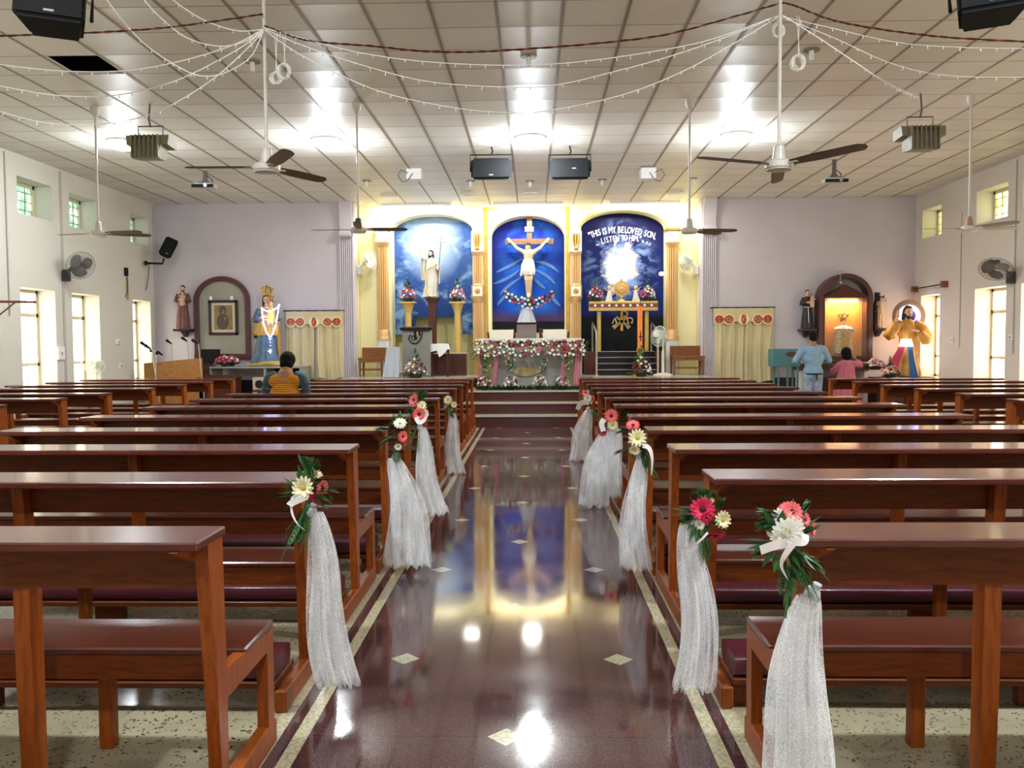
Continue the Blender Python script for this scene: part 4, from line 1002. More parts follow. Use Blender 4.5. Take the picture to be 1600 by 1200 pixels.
m_skin = mat('statue_skin', (226, 178, 142), .45); m_skin2 = mat('skin_brown', (150, 100, 72), .5, noise=.1, nscale=10)
m_hair = mat('hair_dark', (44, 30, 24), .6, noise=.4, nscale=40, bump=.4, bscale=60); m_beard = m_hair
m_eyew = mat('eye_dark', (26, 20, 18), .3); m_lip = mat('lip', (176, 92, 84), .5)
def head(t, c, s=1.0, yaw=0.0, tilt=0.0, long=False, beard=False, haircol=None, skin=None, mb=None, hair=True, nodf=0.0):
    """face looks to local -y; returns the skin MB to be fused with the body"""
    M = Matrix.Translation(Vector(c)) @ Matrix.Rotation(yaw, 4, 'Z') @ Matrix.Rotation(tilt, 4, 'Y') @ Matrix.Rotation(nodf, 4, 'X') @ Matrix.Scale(s, 4)
    sk = MB(); sk.ell((0, .01, .02), (.073, .09, .098), 16, 12); sk.ell((0, -.022, -.045), (.052, .062, .062), 12, 9)
    sk.ell((0, -.05, -.088), (.024, .022, .02), 8, 6); sk.cap((0, -.086, .012), (0, -.108, -.022), .009, .014, 8)
    for k in (-1, 1):
        sk.ell((k*.074, .015, -.005), (.012, .02, .03), 8, 6); sk.ell((k*.033, -.068, -.035), (.022, .02, .02), 8, 6); sk.ell((k*.03, -.078, .028), (.026, .012, .008), 8, 6)
    sk.ell((0, -.084, -.06), (.022, .01, .007), 8, 6)
    sk.cap((0, .02, -.06), (0, .02, -.15), .048, .052, 12); sk.xform(M)
    if mb: mb.v, mb.f, mb.mi, _ = mb.v+sk.v, mb.f+[tuple(i+len(mb.v) for i in f) for f in sk.f], mb.mi+sk.mi, 0
    e = MB()
    for k in (-1, 1): e.ell((k*.03, -.079, .008), (.013, .008, .006), 8, 6)
    e.xform(M).build('eyes', m_eyew, t, smooth=True)
    e = MB(); e.ell((0, -.088, -.059), (.02, .008, .005), 8, 6); e.xform(M).build('mouth', m_lip, t, smooth=True)
    if hair:
        h = MB(); h.ell((0, .028, .038), (.086, .092, .094), 14, 10); h.ell((0, -.02, .09), (.066, .055, .034), 12, 8)
        if long:
            for k in (-1, 1): h.cap((k*.072, .02, .03), (k*.082, .03, -.12), .028, .034, 10)
            h.cap((0, .06, 0), (0, .075, -.17), .07, .055, 12)
            for k in (-.5, .5): h.cap((k*.1, .06, -.08), (k*.13, .06, -.19), .045, .03, 10)
        h.xform(M); h.blob('hair', haircol or m_hair, t, voxel=.009*s, sm=2)
    if beard:
        b = MB(); b.ell((0, -.045, -.09), (.045, .045, .038), 12, 8)
        for k in (-1, 1): b.cap((k*.055, -.01, -.03), (k*.032, -.045, -.088), .016, .022, 8)
        b.cap((-.022, -.094, -.047), (.022, -.094, -.047), .006, .006, 6); b.cap((0, -.05, -.1), (0, -.05, -.13), .026, .012, 8)
        b.xform(M); b.blob('beard', haircol or m_hair, t, voxel=.008*s, sm=2)
    return sk
def hand(mb, w_, d, pn, s=1.0, curl=.3, thumb=1):
    """palm at wrist w_, pointing d, palm normal pn; five separate fingers"""
    w_, d, pn = Vector(w_), Vector(d).normalized(), Vector(pn).normalized(); pn = (pn-d*pn.dot(d)).normalized(); sd = d.cross(pn)*thumb
    c = w_+d*.045*s
    M = Matrix((( *sd, 0), (*d, 0), (*pn, 0), (0, 0, 0, 1))).transposed().to_4x4(); M.col[3] = (0, 0, 0, 1)
    R = Matrix.Identity(4)
    for i in range(3): R[i][0] = sd[i]; R[i][1] = d[i]; R[i][2] = pn[i]
    mb.ell(c, (.038*s, .05*s, .016*s), 12, 8, R)
    for k, L in enumerate((.066, .076, .07, .055)):
        b = w_+d*.082*s+sd*(.028-.0185*k)*s; d1 = (d+pn*curl*.5+sd*(.12-.08*k)).normalized(); m_ = b+d1*L*.5*s; d2 = (d1+pn*curl).normalized(); e = m_+d2*L*.5*s
        mb.tube([b-d*.02*s, b, m_, e], [.0095*s, .0095*s, .0088*s, .0068*s], 7)
    b = w_+d*.025*s+sd*.032*s; d1 = (sd+d*.9+pn*.2).normalized(); mb.tube([b-d1*.015*s, b+d1*.03*s, b+(d1*.9+d*.5).normalized()*.058*s], [.012*s, .0105*s, .008*s], 7)
def robe(rings, folds=11, amp=.09, K=72, M_=26, seed=0):
    """rings = [(z, cx, cy, rx, ry)] from top to bottom; folds deepen downward"""
    mb = MB(); rnd = random.Random(seed); ph = rnd.uniform(0, 6); n_ = len(rings)-1
    def f(u, v):
        t = v*n_; i = min(int(t), n_-1); q = t-i; q = q*q*(3-2*q); a, b = rings[i], rings[i+1]
        z, cx, cy, rx, ry = [a[j]+(b[j]-a[j])*q for j in range(5)]; z = a[0]+(b[0]-a[0])*(t-i)
        th = 2*pi*u; w_ = 1.45*amp*min(1, .25+v*1.1); k = 1+w_*(sin(folds*th+ph+1.5*v)*.6+.4*sin((folds*2+1)*th-ph)+.3*sin(3*th+4*v))
        return (cx+rx*k*cos(th), cy+ry*k*sin(th), z)
    mb.grid(f, K, M_, wrap=True); mb.add([f(i/K, 1) for i in range(K)], [tuple(range(K))]); mb.add([f(i/K, 0) for i in range(K)], [tuple(range(K))])
    return mb
def sleeve(mb, pts, rs, K=18, folds=5, amp=.1):
    pts = [Vector(p) for p in pts]; rings = []; m = len(pts); up = None
    P, R = [], []
    for i in range(m-1):
        for q in (0, .25, .5, .75): P.append(pts[i].lerp(pts[i+1], q)); R.append(rs[i]+(rs[i+1]-rs[i])*q)
    P.append(pts[-1]); R.append(rs[-1])
    for i, p in enumerate(P):
        d = (P[min(i+1, len(P)-1)]-P[max(i-1, 0)]).normalized(); a, c = frame(d, up); 
        rings.append([tuple(p+(a*cos(2*pi*k/K)+c*sin(2*pi*k/K))*R[i]*(1+amp*sin(folds*2*pi*k/K+i*.5))) for k in range(K)])
    return mb.loft(rings)
m_robew = mat('white_robe', (206, 203, 194), .5, noise=.08, nscale=8); m_robegold = mat('gold_trim', (220, 180, 90), .4, metal=.2)
# risen figure: 98 px tall standing on the pedestal
Y = 18.3; sc = (pz(388, Y)-pz(462, Y))/1.68
t = thing('risen_statue', 'white-robed statue with raised right arm holding a white banner', 'statue', (px(675, Y), Y, zs)); S = sc
J = lambda *p: tuple(q*S for q in p)
body = MB(); head(t, J(-.02, 0, 1.56), S*1.08, yaw=-.25, tilt=.06, long=True, beard=True, mb=body)
body.cap(J(-.0, 0, 1.28), J(0, 0, 1.42), .10*S, .06*S); body.cap(J(0, 0, 1.1), J(0, 0, 1.28), .13*S, .13*S, 12)
body.cap(J(-.2, 0, 1.34), J(-.34, -.02, 1.42), .05*S, .042*S); body.cap(J(-.34, -.02, 1.42), J(-.44, -.04, 1.68), .04*S, .028*S); hand(body, J(-.44, -.04, 1.69), (-.25, 0, 1), (0, -1, 0), S*1.05, .15, 1)
body.cap(J(.2, 0, 1.34), J(.27, -.02, 1.06), .05*S, .04*S); body.cap(J(.27, -.02, 1.06), J(.25, -.16, .98), .038*S, .03*S); hand(body, J(.25, -.15, .98), (.2, -.6, .1), (-1, -.3, 0), S, 1.1, -1)
for k in (-1, 1): body.cap(J(k*.09, -.06, .04), J(k*.09, -.16, .02), .04*S, .035*S)
body.cap(J(-.08, 0, .1), J(-.03, 0, 1.1), .05*S, .1*S); body.cap(J(.08, 0, .1), J(.03, 0, 1.1), .05*S, .1*S)
body.blob('body', m_skin, t, voxel=.0085, sm=2)
r = robe([J(1.40, 0, .01, .085, .08), J(1.33, 0, .01, .19, .12), J(1.12, 0, 0, .19, .14), J(.9, 0, 0, .18, .14), J(.5, -.0, 0, .22, .17), J(.1, -.04, 0, .25, .19), J(.03, -.06, 0, .28, .2)], 10, .09, seed=1)
sleeve(r, [J(-.13, 0, 1.36), J(-.26, -.01, 1.40), J(-.33, -.02, 1.42)], [.09*S, .085*S, .08*S]); sleeve(r, [J(.14, 0, 1.34), J(.25, -.02, 1.12), J(.24, -.12, 1.0)], [.09*S, .085*S, .07*S])
r.build('robe', m_robew, t, smooth='all')
mb = MB(); mb.grid(lambda u, v: J(-.36+.15*u+.01*sin(9*v), -.03+.05*sin(u*7), 1.40-.78*v), 12, 16); mb.grid(lambda u, v: J(.16+.14*u, .02+.05*sin(u*6), 1.1-.6*v), 10, 12)
mb.build('mantle', m_robew, t, smooth='all', label='white mantle hanging from the arm')
mb = MB(); mb.tube([J(-.17, -.17, .9), J(-.05, -.175, 1.05), J(.1, -.16, 1.12), J(.19, -.1, 1.2)], .02*S, 6); mb.tube([J(-.17, -.16, .9), J(-.2, -.19, .5), J(-.12, -.215, .1), J(-.06, -.22, .04)], .02*S, 6); mb.tube([J(-.36, -.02, 1.38), J(-.36, -.03, .64), J(-.22, -.03, .62)], .012*S, 6); mb.build('gold_hem', m_robegold, t, smooth=True)
st = MB(); P = lambda x, y, d=0: V(at(x, y, Y-.2*S+d))-t.location
st.tube([P(683, 457), P(689.5, 369)], .008, 6); st.tube([P(680, 377.5), P(697, 378.5)], .008, 6); st.build('banner_staff', mat('staff_iron', (96, 92, 88), .5, metal=.4), t)
bn = MB(); A, B2, C, D, E, F_ = P(682, 380), P(696, 380), P(695.5, 398), P(689, 393), P(683, 396), P(682, 390)
bn.add([A, B2, C, D, E, A+V(0, .006, 0), B2+V(0, .006, 0), C+V(0, .006, 0), D+V(0, .006, 0), E+V(0, .006, 0)], [(0, 1, 2, 3, 4), (9, 8, 7, 6, 5)]); bn.build('banner', m_robew, t, fix=False)
MB().bbox(-.14*S*1.0, .16*S, -.2*S, .15*S, -.0, .03*S).build('plinth', m_black, t)

# crucifix
Y = 18.5; W0 = at(826, 350, Y); t = thing('crucifix', 'large wooden crucifix with a white figure against the deep blue panel', 'crucifix', (W0.x, Y, pz(505, Y)))
P = lambda x, y, d=0: V(at(x, y, Y+d))-t.location
MB().bbox(P(821.2, 0).x, P(829.6, 0).x, 0, .06, 0.0, P(826, 339).z, .004).build('upright_beam', mat('cross_wood', (122, 88, 62), .6, noise=.3, nscale=12), t)
MB().bbox(P(787.5, 0).x, P(863.5, 0).x, -.01, .05, P(826, 382).z, P(826, 373).z, .004).build('cross_beam', MATS['cross_wood'], t)
pl = MB().bbox(P(818, 0).x, P(832, 0).x, -.025, -.01, P(826, 362).z, P(826, 354.5).z, .001).build('title_plate', m_white, t)
mb = MB(); glyph(mb, 'INRI', .085, Matrix.Translation(P(825, 360.8)+V(0, -.03, 0)) @ WALLTXT, .004); mb.build('lettering', m_black, pl)
m_cs = mat('corpus_skin', (206, 176, 146), .5)
body = MB(); hc = P(825, 387, -.12); S = .88
head(t, tuple(hc), S*.98, yaw=-.1, tilt=.12, long=True, beard=True, mb=body, nodf=.25)
nk = P(826, 393, -.10); sh = [P(819.5, 394, -.09), P(833.5, 394, -.09)]; hd = [P(798, 377.5, -.05), P(853, 377.5, -.05)]; el = [P(808, 388, -.07), P(843.5, 387.5, -.07)]
hip = P(825.5, 416, -.1); body.cap(hc+V(0, .02, -.06), nk, .045, .05); body.cap(nk+V(0, 0, -.05), P(825.5, 403, -.1), .115, .10, 14); body.cap(P(825.5, 403, -.1), hip, .095, .105, 14)
body.cap(sh[0], sh[1], .06, .06)
for k in (0, 1):
    body.cap(sh[k], el[k], .048, .038); body.cap(el[k], hd[k], .036, .024); d = hd[k]-el[k]; hand(body, hd[k]-d.normalized()*.02, d, (0, -1, .1), .85, .5, 1 if k else -1)
kn = [P(823, 437, -.15), P(829, 437, -.14)]; ft = [P(824, 458, -.09), P(828, 458, -.09)]
for k in (0, 1): body.cap(hip+V((-.06, .06)[k], 0, -.02), kn[k], .075, .05); body.cap(kn[k], ft[k], .046, .028); body.cap(ft[k], P((825, 827)[k], 464, -.15), .028, .022)
body.blob('body', m_cs, t, voxel=.009, sm=2)
x_ = hip.x; lc = robe([(hip.z+.14, x_, -.1, .115, .10), (hip.z+.02, x_, -.1, .13, .12), (hip.z-.12, x_+.0, -.11, .135, .12), (hip.z-.19, x_, -.12, .125, .10)], 8, .1, seed=4)
lc.cap((x_-.13, -.12, hip.z+.05), (x_-.16, -.12, hip.z-.2), .02, .025); lc.build('loincloth', m_robew, t, smooth='all')

# ---------------------------------------------------------------- right niche: stepped dais, golden table, monstrance
Yd = 18.55
m_blackst = mat('black_granite', (20, 20, 22), .18)
t = thing('stepped_dais', 'black granite steps rising to the golden table under the lettered panel', 'steps', (px(976, 18), 17.1, PLZ))
xl, xr = -.62, .62
lv = [pz(586, 17.5)-PLZ]
yl = [(17.45, .0), (17.65, .115), (17.85, .23), (18.05, .345), (18.25, .46)]
for k in range(4):
    y0 = .35+.2*k; z1 = .125*(k+1)
    MB().box(xl, xr, y0, 1.22, z1-.125, z1-.012).build('riser', m_blackst, t); MB().box(xl-.01, xr+.01, y0-.015, 1.22, z1-.012, z1).build('tread', m_chrome if k < 3 else m_creamstone, t)
for s_, x0, x1 in ((0, -.86, -.63), (1, .63, .80)): MB().box(x0, x1, .75, 1.22, 0, .5).build('side_block', m_darkwood, t)
YT = 18.08; zd = PLZ+.5
t = thing('gold_table', 'narrow golden altar table with an embroidered front under the lettered panel', 'table', (px(973, YT), YT, zd-.0)); H = pz(472, YT)-zd
m_ocher = mat('ochre_gold', (196, 164, 84), .4, metal=.15, noise=.15, nscale=10)
for x in (-.545, .475): MB().bbox(x, x+.075, -.05, .10, 0, H-.12).build('leg', m_ocher, t)
MB().bbox(-.72, .72, -.12, .2, H-.03, H).build('top', m_ocher, t)
fr = MB().bbox(-.735, .735, -.135, -.118, H-.205, H-.01).build('embroidered_front', m_ocher, t)
MB().box(-.73, .73, -.142, -.135, H-.13, H-.05).build('red_band', mat('brocade_red', (128, 62, 40), .6, noise=.4, nscale=30), fr)
mb = MB()
for k in range(9): x = -.6+.15*k; mb.add([(x-.035, -.146, H-.09), (x, -.146, H-.12), (x+.035, -.146, H-.09), (x, -.146, H-.06)], [(0, 1, 2, 3)])
mb.build('band_crosses', m_white, fr, fix=False)
zt = zd+H
Yk = YT-.02; mc = V(at(971, 451, Yk)); t = thing('monstrance', 'round golden sunburst monstrance on the golden table', 'monstrance', (mc.x, Yk, zt)); z0 = mc.z-zt
R0 = .165
mb = MB(); mb.lathe([(.0, .0), (R0*.95, 0), (R0, .012), (R0, .03), (0, .034)], (0, .02, z0), 40, axis=(0, -1, 0)); mb.build('disc', m_gold, t, smooth=True)
mb = MB(); mb.lathe([(.095, 0), (.1, .02), (.08, .028), (.075, .01)], (0, -.015, z0), 32, axis=(0, -1, 0)); mb.lathe([(.045, 0), (.05, .02), (.03, .03)], (0, -.015, z0), 24, axis=(0, -1, 0)); mb.build('inner_ring', m_copper, t, smooth=True)
mb = MB(); mb.lathe([(.09, 0), (.08, .02), (.02, .06), (.025, .09), (.015, z0-R0)], n=16); mb.ell((0, 0, z0+R0+.02), .025, 8, 6); mb.build('stem', m_gold, t, smooth=True)
def angel(x, k, label):
    t = thing('kneeling_angel', label, 'figurine', (x, YT-.02, zt), 0, 'small angel figures'); s_ = .30
    mb = MB(); head(t, (0, 0, .285), .42, yaw=-k*.9, mb=mb, haircol=m_robegold); mb.cap((0, 0, .17), (0, 0, .24), .035, .02); mb.cap((0, 0, .2), (k*-.07, -.03, .22), .014, .011)
    for q in (-1, 1): mb.cap((0, q*.03, .06), (-k*.04, q*.03-.02, .02), .024, .02)
    mb.cap((0, 0, .05), (0, 0, .18), .03, .035); mb.blob('body', m_cs, t, voxel=.007, sm=1)
    robe([(.235, 0, 0, .03, .03), (.15, 0, 0, .05, .045), (.05, k*.01, 0, .07, .06), (.0, k*.01, 0, .085, .07)], 7, .08).build('robe', m_robew, t, smooth='all')
    w_ = MB()
    for q in (-1, 1): w_.leaf((k*.02, .03*q, .2), (k*.7, q*.3, .9), .16, .07)
    w_.build('wings', m_cs, t, fix=False)
angel(px(952, YT), -1, 'small cream angel left of the monstrance'); angel(px(993, YT), 1, 'small cream angel right of the monstrance')
arrangement('spired rose arrangement on the golden table, left of the monstrance', (px(931, YT), YT-.02, zt), .42, .50, ('pink', 'maroon', 'white', 'peach', 'rose'), 26, True, 'spired rose arrangements', .034, seed=7)
arrangement('spired rose arrangement on the golden table, right of the monstrance', (px(1012, YT), YT-.02, zt), .40, .50, ('white', 'peach', 'rose', 'white', 'pink'), 26, True, 'spired rose arrangements', .034, seed=8)
# chi-rho with alpha and omega on the dark lower panel
Yq = YM-.02; t = thing('chi_rho_emblem', 'cream chi-rho monogram with alpha and omega on the black panel', 'emblem', tuple(at(972, 505, Yq))); P = lambda x, y: V(at(x, y, Yq))-t.location
mb = MB()
def seg(a, b, w0, w1=None):
    a, b = P(*a), P(*b); d = (b-a).normalized(); n_ = V(-d.z, 0, d.x); w1 = w1 or w0
    mb.add([a-n_*w0, b-n_*w1, b+n_*w1, a+n_*w0, a-n_*w0+V(0, .02, 0), b-n_*w1+V(0, .02, 0), b+n_*w1+V(0, .02, 0), a+n_*w0+V(0, .02, 0)], [(0, 1, 2, 3), (7, 6, 5, 4), (0, 4, 5, 1), (1, 5, 6, 2), (2, 6, 7, 3), (3, 7, 4, 0)])
seg((971.5, 486), (971.5, 517), .026, .03)
for k in range(9):
    a = -pi/2+pi*k/9; b = a+pi/9; seg((972+8.5*cos(a), 490.5+5*sin(a)), (972+8.5*cos(b), 490.5+5*sin(b)), .02)
mb.build('rho', m_gold, t); mb = MB(); seg((963, 495), (972, 502), .03, .02); seg((972, 502), (984, 512), .02, .05); seg((981, 495), (972, 502), .03, .02); seg((972, 502), (958, 512), .02, .05); mb.build('chi', MATS['carved_gilt'], t)
mb = MB(); seg((957, 505), (960.5, 497), .008); seg((964, 505), (960.5, 497), .016); seg((955.5, 505), (958.5, 505), .006); seg((962, 505), (966, 505), .006); mb.build('alpha', m_cs, t)
mb = MB()
for k in range(12):
    a = radians(120+300*k/12); b = radians(120+300*(k+1)/12); seg((984.5+4*cos(a), 500.5+4*sin(a)), (984.5+4*cos(b), 500.5+4*sin(b)), .012)
seg((980, 505), (983.3, 505), .01); seg((985.7, 505), (989, 505), .01); mb.build('omega', m_cs, t)
# steel handrails on the dais
for xp, label in ((932, 'polished steel handrail left of the black steps'), (1028, 'polished steel handrail right of the black steps, behind the fan')):
    t = thing('handrail', label, 'handrail', (px(xp, 17.4), 17.42, PLZ), 0, 'steel handrails')
    MB().tube([(0, 0, 0), (0, 0, .90), (-.01, .1, .95), (-.02, .8, 1.12), (-.02, .84, 1.08), (-.02, .84, .5)], .022, 10).build('rail', m_chrome, t, smooth=True)
    MB().lathe([(.05, 0), (.05, .02), (.02, .03)], n=14).build('foot', m_chrome, t, smooth=True)
# tall orange paschal candle on a flowered stand
Y = 17.05; t = thing('paschal_candle', 'tall orange paschal candle right of the altar', 'candle', (px(1000, Y), Y, PLZ)); zc0, zc1 = pz(545, Y)-PLZ, pz(480, Y)-PLZ
MB().lathe([(.052, zc0), (.052, zc1)], n=20).build('wax', mat('orange_wax', (242, 150, 40), .45, rgb2=(236, 120, 60), noise=.3, nscale=3), t, smooth=True)
MB().lathe([(.16, 0), (.15, .03), (.03, .06), (.025, .3), (.07, zc0-.02), (.07, zc0)], n=16).build('stand', m_gold, t, smooth=True)
mb = MB(); mb.box(-.004, .018, -.058, -.052, zc0+.14, zc0+.34); mb.box(-.03, .04, -.058, -.052, zc0+.22, zc0+.25); mb.build('red_cross', mat('wax_red', (130, 30, 20), .6), t)
MB().tube([(0, 0, zc1), (0, 0, zc1+.02), (.01, 0, zc1+.10)], [.012, .012, .01], 8).build('candle_follower', mat('tarnished', (90, 84, 70), .5, metal=.5), t)
arrangement('dark red and white rose arrangement at the foot of the orange candle', (px(1000, Y), Y-.2, PLZ), .52, .62, ('white', 'maroon', 'maroon', 'white', 'maroon'), 22, True, 'rose arrangements', .038, seed=12)
# lectern with flame emblem
Y = 17.1; t = thing('lectern', 'grey granite lectern with a black flame emblem on its front', 'lectern', (px(650, Y), Y, PLZ)); zh = pz(511, Y)-PLZ
MB().bbox(-.285, .285, 0, .35, 0, zh).build('body', m_greystone, t)
MB().bbox(-.29, .27, -.06, -.0, zh-.005, zh+.0) if False else None
MB().add([(-.34, -.06, zh), (.34, -.06, zh), (.34, .42, zh+.03), (-.34, .42, zh+.03), (-.31, -.06, zh-.06), (.31, -.06, zh-.06), (.31, .42, zh), (-.31, .42, zh)],
         [(0, 1, 2, 3), (7, 6, 5, 4), (0, 4, 5, 1), (1, 5, 6, 2), (2, 6, 7, 3), (3, 7, 4, 0)]).build('slab_top', m_black, t)
P = lambda x, y: V(at(x, y, Y-.012))-t.location
mb = MB(); pts = [P(651, 530), P(645, 532), P(643, 529), P(646, 525), P(640, 524), P(638.5, 530), P(643, 536), P(651, 537), P(657, 530), P(660, 520), P(657, 512)]
mb.tube(pts, [.012, .02, .018, .02, .032, .034, .034, .036, .034, .028, .004], 8, flat=.35); mb.tube([P(650, 530), P(648, 521), P(651, 511)], [.03, .022, .003], 8, flat=.35); mb.tube([P(656, 524), P(654, 516), P(655.5, 509)], [.02, .016, .002], 8, flat=.35)
mb.build('flame_emblem', m_black, t, smooth=True); mb = MB(); mb.tube([P(653, 526), P(652, 520), P(654, 515)], [.003, .015, .002], 6, flat=.5); mb.build('inner_flame', m_copper, t)
mk = thing('gooseneck_microphone', 'thin gooseneck microphone on the lectern', 'microphone', (px(649, Y), Y+.1, PLZ+zh+.02)); P = lambda x, y: V(at(x, y, Y+.1))-mk.location
MB().tube([(0, 0, 0), P(648, 499)], .008, 6).tube([P(648, 499), P(649, 490), P(650.5, 487)], .004, 5).build('stem', m_black, mk); MB().ell(P(650.5, 486.5), .014, 8, 6).build('capsule', m_black, mk)
arrangement('arrangement of white and dark red roses with a tall leafy spire at the lectern foot', (px(648, 16.75), 16.75, PLZ), .62, .60, ('white', 'maroon', 'white', 'maroon', 'peach'), 26, True, 'rose arrangements', .036, seed=15)
# grey satin covered table left of lectern
Y = 16.85; t = thing('covered_table', 'tall small table under a long grey satin cover, left of the lectern', 'table', (px(614, Y), Y, PLZ)); H = pz(541, Y)-PLZ
def f(u, v): a = 2*pi*u; q = .13+.05*v; k = 1+.11*v*sin(7*a+1); ca, sa = cos(a), sin(a); s_ = 1/max(abs(ca), abs(sa))*.5+.5; return (q*k*ca*s_+.0-.03*v, q*k*sa*s_, H-(H-.01)*v)
mb = MB().grid(f, 70, 14, wrap=True); mb.add([f(i/70, 0) for i in range(70)], [tuple(range(70))]); mb.build('satin_cover', m_greycloth, t, smooth='all')
for a in (-1, 1):
    for b in (-1, 1): MB().box(a*.09-.012, a*.09+.012, b*.09-.012, b*.09+.012, 0, H-.02).build('leg', m_wood2, t)
# dark chest with white cloth, benches
Y = 17.75; t = thing('credence_cabinet', 'low dark brown cabinet in the left arch', 'cabinet', (px(700, Y), Y, PLZ)); H = pz(551, Y)-PLZ
MB().bbox(-.36, .38, 0, .25, 0, H-.02).build('body', mat('cabinet_brown', (74, 44, 40), .4), t); MB().bbox(-.38, .40, -.02, .26, H-.02, H).build('top', m_creamstone, t)
MB().bbox(.06, .36, -.01, 0, .05, H-.06).build('door', m_darkwood, t); MB().bbox(-.34, .02, -.01, 0, .05, H-.06).build('door', m_darkwood, t)
Y = 17.35; t = thing('small_side_table', 'small side table under a white cloth right of the lectern', 'table', (px(687, Y), Y, PLZ)); H = pz(537, Y)-PLZ
MB().bbox(-.2, .2, -.12, .14, H-.03, H).build('tabletop', m_darkwood, t)
for a in (-1, 1):
    for b in (-.1, .11): MB().box(a*.17-.015, a*.17+.015, b-.015, b+.015, 0, H-.03).build('leg', m_darkwood, t)
c_ = thing('white_tablecloth', 'white cloth with pointed corners on the small side table', 'tablecloth', (px(687, Y), Y, PLZ+H))
mb = MB(); mb.grid(lambda u, v: (-.23+.43*u, -.14+.3*v, .008+.003*sin(8*u)), 12, 6)
mb.add([(-.23, -.14, .008), (-.22, -.15, -.17), (-.05, -.155, -.13), (.0, -.155, -.27), (.07, -.155, -.22), (.18, -.15, -.1), (.22, -.145, -.12), (.20, -.14, .008), (0, -.15, 0)], [(0, 1, 2, 8), (2, 3, 4, 8), (4, 5, 8), (5, 6, 7, 8), (8, 7, 0)])
mb.build('cloth', m_cloth, c_, fix=False)
def bench_chair(xp, Y, label, flip=1, w_=.5, yb=551, ysd=557):
    zz = PLZ; x = px(xp, Y); t = thing('wooden_armchair', label, 'chair', (x, Y, zz), 0, 'wooden seats at the sides of the sanctuary')
    MB().bbox(-w_/2, w_/2, -.22, .22, .36, .40).build('seat', m_wood2, t)
    MB().bbox(-w_/2, w_/2, .19, .23, .40, .61).build('backrest', m_wood2, t)
    MB().bar((-w_/2+.02, -.2, .33), (w_/2-.02, -.2, .33), .03, .06).bar((-w_/2+.02, -.2, .15), (w_/2-.02, -.2, .15), .03, .04).build('stretcher', m_wood2, t)
    for a in (-1, 1):
        for b in (-1, 1): MB().tube([(a*(w_/2-.03), b*.19, 0), (a*(w_/2-.03), b*.19, .36)], [.022, .028], 8).build('leg', m_wood2, t)
bench_chair(581, 17.6, 'light wooden seat left of the grey covered table', w_=.52)
bench_chair(1074, 17.7, 'light wooden bench at the right sanctuary wall', w_=.66)
# pedestal fan
m_fanw = mat('fan_plastic', (214, 216, 206), .4)
def wire_cage(mb, c, ax_, R, dpt, n_=26, r=.003):
    a, b = frame(ax_); ax_ = Vector(ax_).normalized(); c = Vector(c)
    for s_ in (-1, 1):
        for k in range(n_):
            th = 2*pi*k/n_; e = a*cos(th)+b*sin(th); mb.tube([c+ax_*dpt*s_+e*.06*R/.2, c+ax_*dpt*.8*s_+e*R*.6, c+e*R], r, 3, cap=False)
    for q in (1, .6): 
        for s_ in ((0,) if q == 1 else (-1, 1)):
            mb.tube([c+ax_*dpt*.8*s_*(q < 1)+(a*cos(2*pi*k/30)+b*sin(2*pi*k/30))*R*q for k in range(31)], r*1.8 if q == 1 else r, 5, cap=False)
def fan_blades(mb, c, ax_, R, n_=3, wf=.55):
    a, b = frame(ax_); ax_ = Vector(ax_).normalized(); c = Vector(c)
    for k in range(n_):
        th = 2*pi*k/n_+.4; e = a*cos(th)+b*sin(th); s_ = -a*sin(th)+b*cos(th)
        def f(u, v, e=e, s_=s_): r_ = R*(.12+.83*v); wd = R*wf*sin(pi*(.15+.75*v))*(u-.5)*1.5; return c+e*r_+s_*wd+ax_*wd*.35
        mb.grid(f, 5, 7)
Y = 17.25; t = thing('pedestal_fan', 'white pedestal fan standing right of the orange candle', 'fan', (px(1036, Y), Y, PLZ)); H = pz(527, Y)-PLZ
MB().lathe([(.20, 0), (.2, .02), (.16, .035), (.04, .06)], n=30).build('base', m_fanw, t, smooth=True)
MB().lathe([(.028, .05), (.028, .5), (.018, .51), (.018, H-.05)], n=12).build('pole', m_fanw, t, smooth=True)
ax_ = V(-.75, -.6, .1).normalized(); hc = V(-.06, 0, H); 
MB().cap(hc-ax_*.13, hc-ax_*.02, .05, .055, 14).build('motor', m_fanw, t, smooth=True)
cg = MB(); wire_cage(cg, hc+ax_*.03, ax_, .21, .06, 34); o = cg.build('cage', m_fanw, t); fb = MB(); fan_blades(fb, hc+ax_*.03, ax_, .19); fb.build('fan_blades', mat('blade_pale', (196, 206, 200), .3), t, fix=False)
# little lit lamp on right arch wall
t = thing('wall_lamp', 'small glowing lamp on the right arch wall beside the gilt column', 'lamp', tuple(at(1033, 428, YA-.02))); MB().lathe([(.05, 0), (.05, .02)], n=14, axis=(0, -1, 0)).build('wall_plate', m_gold, t)
MB().ell((0, -.07, 0), (.06, .045, .035), 14, 9).build('lamp_glass', mat('lamp_glow', (255, 236, 200), .5, emit=6), t, smooth=True)

